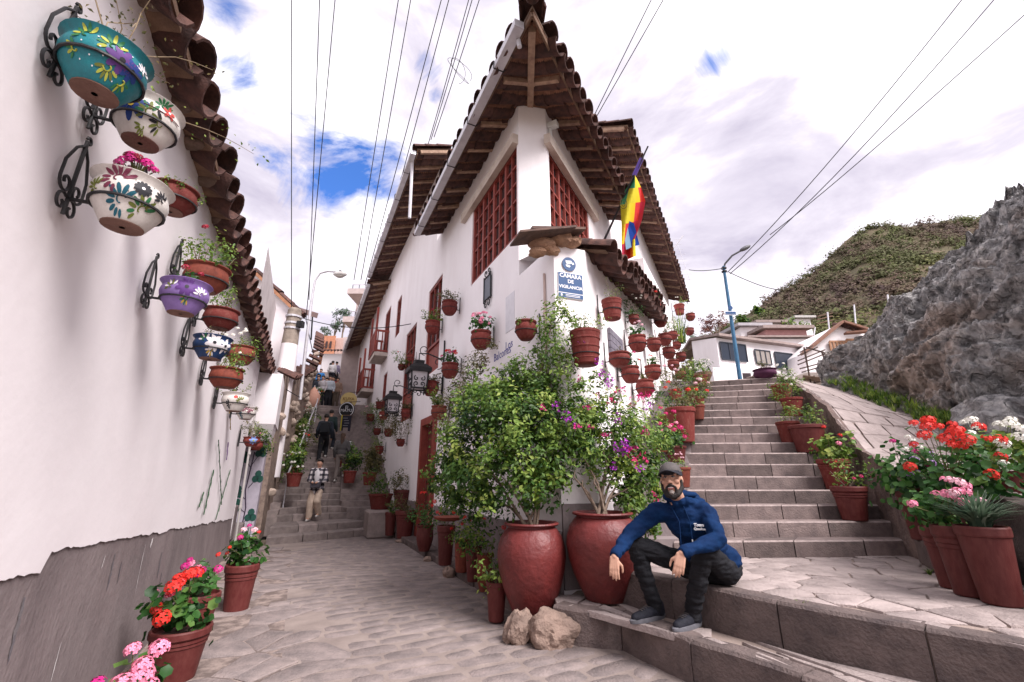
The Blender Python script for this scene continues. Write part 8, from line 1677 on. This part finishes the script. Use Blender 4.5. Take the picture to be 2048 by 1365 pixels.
w, J, jk = person('woman in black and white plaid jacket and cream trousers descending the stairs', wpos, .05, 1.66, plaid(), CREAMT, HAIR, 'down', .018, long_top=.26, wide=1.35)
m = MB(); m.ell(J(0, .11, 1.22), (.075, .035, .20)); wear('white_top', remesh(m, .012, 2), flat('white_cotton', (.72, .70, .72), .9), w)
bg_ = thing('handbag', 'grey handbag held at the waist by the plaid woman', 'bag', J(.02, .2, .95)); m = MB(); m.box(J(.02, .21, .98), (.13, .045, .085), bev=.02); m.build('bag_body', flat('bag_grey', (.07, .065, .08), .7), bg_); MB().tube([J(-.1, .2, 1.05), J(-.13, .12, 1.35), J(-.02, -.02, 1.47)], .012, 5).build('strap', flat('bag_grey', (.07, .065, .08), .7), bg_)
def on_stairs(u, r_):   # a point standing on the street stairs at distance r_ up the flight
    A_, B_ = stl(r_); y = (A_[1] + B_[1]) / 2; z = stair_z(r_); best = min(np.linspace(0, 1, 41), key=lambda f: abs(1024 + (A_ + (B_ - A_) * f)[0] / depth(np.array([*(A_ + (B_ - A_) * f), z + 1])) * FPX - u)); q = A_ + (B_ - A_) * best; return np.array([*q, z])
bpk = flat('backpack', (.012, .014, .018), .8)
p2, J2_, _ = person('person in dark navy jacket climbing the stairs with a backpack', on_stairs(650, 5.0), math.pi + .35, 1.72, DK, flat('cloth_black', (.012, .012, .015), .9), HAIR, 'up', .024); m = MB(); m.box(J2_(0, -.19, 1.2), (.15, .09, .22), bev=.05); tag(m.build('backpack', bpk, loc=J2_(0, -.19, 1.0)), 'black backpack worn by the person in navy', 'bag')
person('person with long hair in dark grey coat climbing on the right', on_stairs(684, 3.6), math.pi + .15, 1.60, GY, flat('cloth_taupe', (.17, .14, .13), .9), pm('brown_hair', (.05, .03, .022), (.08, .05, .035), 30), 'up', .024, hairlen=.35)
person('second climber half hidden beyond the navy jacket', on_stairs(661, 5.6), math.pi, 1.62, flat('cloth_teal', (.02, .035, .035), .9), DK, HAIR, 'up', .028)
crowd = [(628, 11.0, (.02, .025, .03), (.015, .015, .02), 0), (637, 10.8, (.03, .035, .05), (.02, .02, .025), .3), (646, 10.6, (.45, .42, .45), (.012, .012, .016), -.2), (655, 11.4, (.40, .42, .05), (.05, .05, .07), .1), (661, 10.6, (.42, .46, .52), (.015, .015, .02), .2), (668, 11.3, (.40, .05, .06), (.03, .03, .04), -.2), (677, 11.0, (.30, .20, .15), (.12, .09, .07), .1), (640, 16.0, (.03, .16, .42), (.02, .05, .15), 0), (662, 17.5, (.62, .60, .62), (.02, .02, .03), 3.1), (670, 17.8, (.35, .30, .42), (.03, .03, .04), 3.0)]
names_ = ['leftmost of the crowd on the upper landing, in black', 'crowd member in dark grey, second from left', 'crowd member in white top and long black skirt', 'crowd member in yellow behind the pale coat', 'crowd member in pale blue coat facing down the street', 'crowd member in red behind the pale coat', 'crowd member in tan coat, rightmost on the landing', 'person in bright blue above the crowd', 'person in white top far up the street', 'person in lilac top beside the one in white, far up']
Am, Bm = stl(run)
for (u, r_, c1_, c2_, yw), nm in zip(crowd, names_):
    if r_ < 12: q = on_stairs(u, min(r_, run - .02)); q[:2] += dL[:2] * (r_ - min(r_, run - .02)) ; q[2] = STAIR_TOP[1] + .02
    else: f_ = (r_ - run) ; q = np.array([*((Am + Bm) / 2 + dL[:2] * f_), STAIR_TOP[1] + .25 + max(0, (f_ - 4) / .33 + 1) * .17]); y_ = q[1]; q[0] = at_y(u, 760, y_)[0]
    person(nm, q, yw, random.uniform(1.58, 1.74), flat('crowd_%d' % u, c1_, .9), flat('crowdb_%d' % u, c2_, .9), HAIR, 'stand', .035, 'crowd on the upper street')
bpy.data.scenes.remove(LAB)
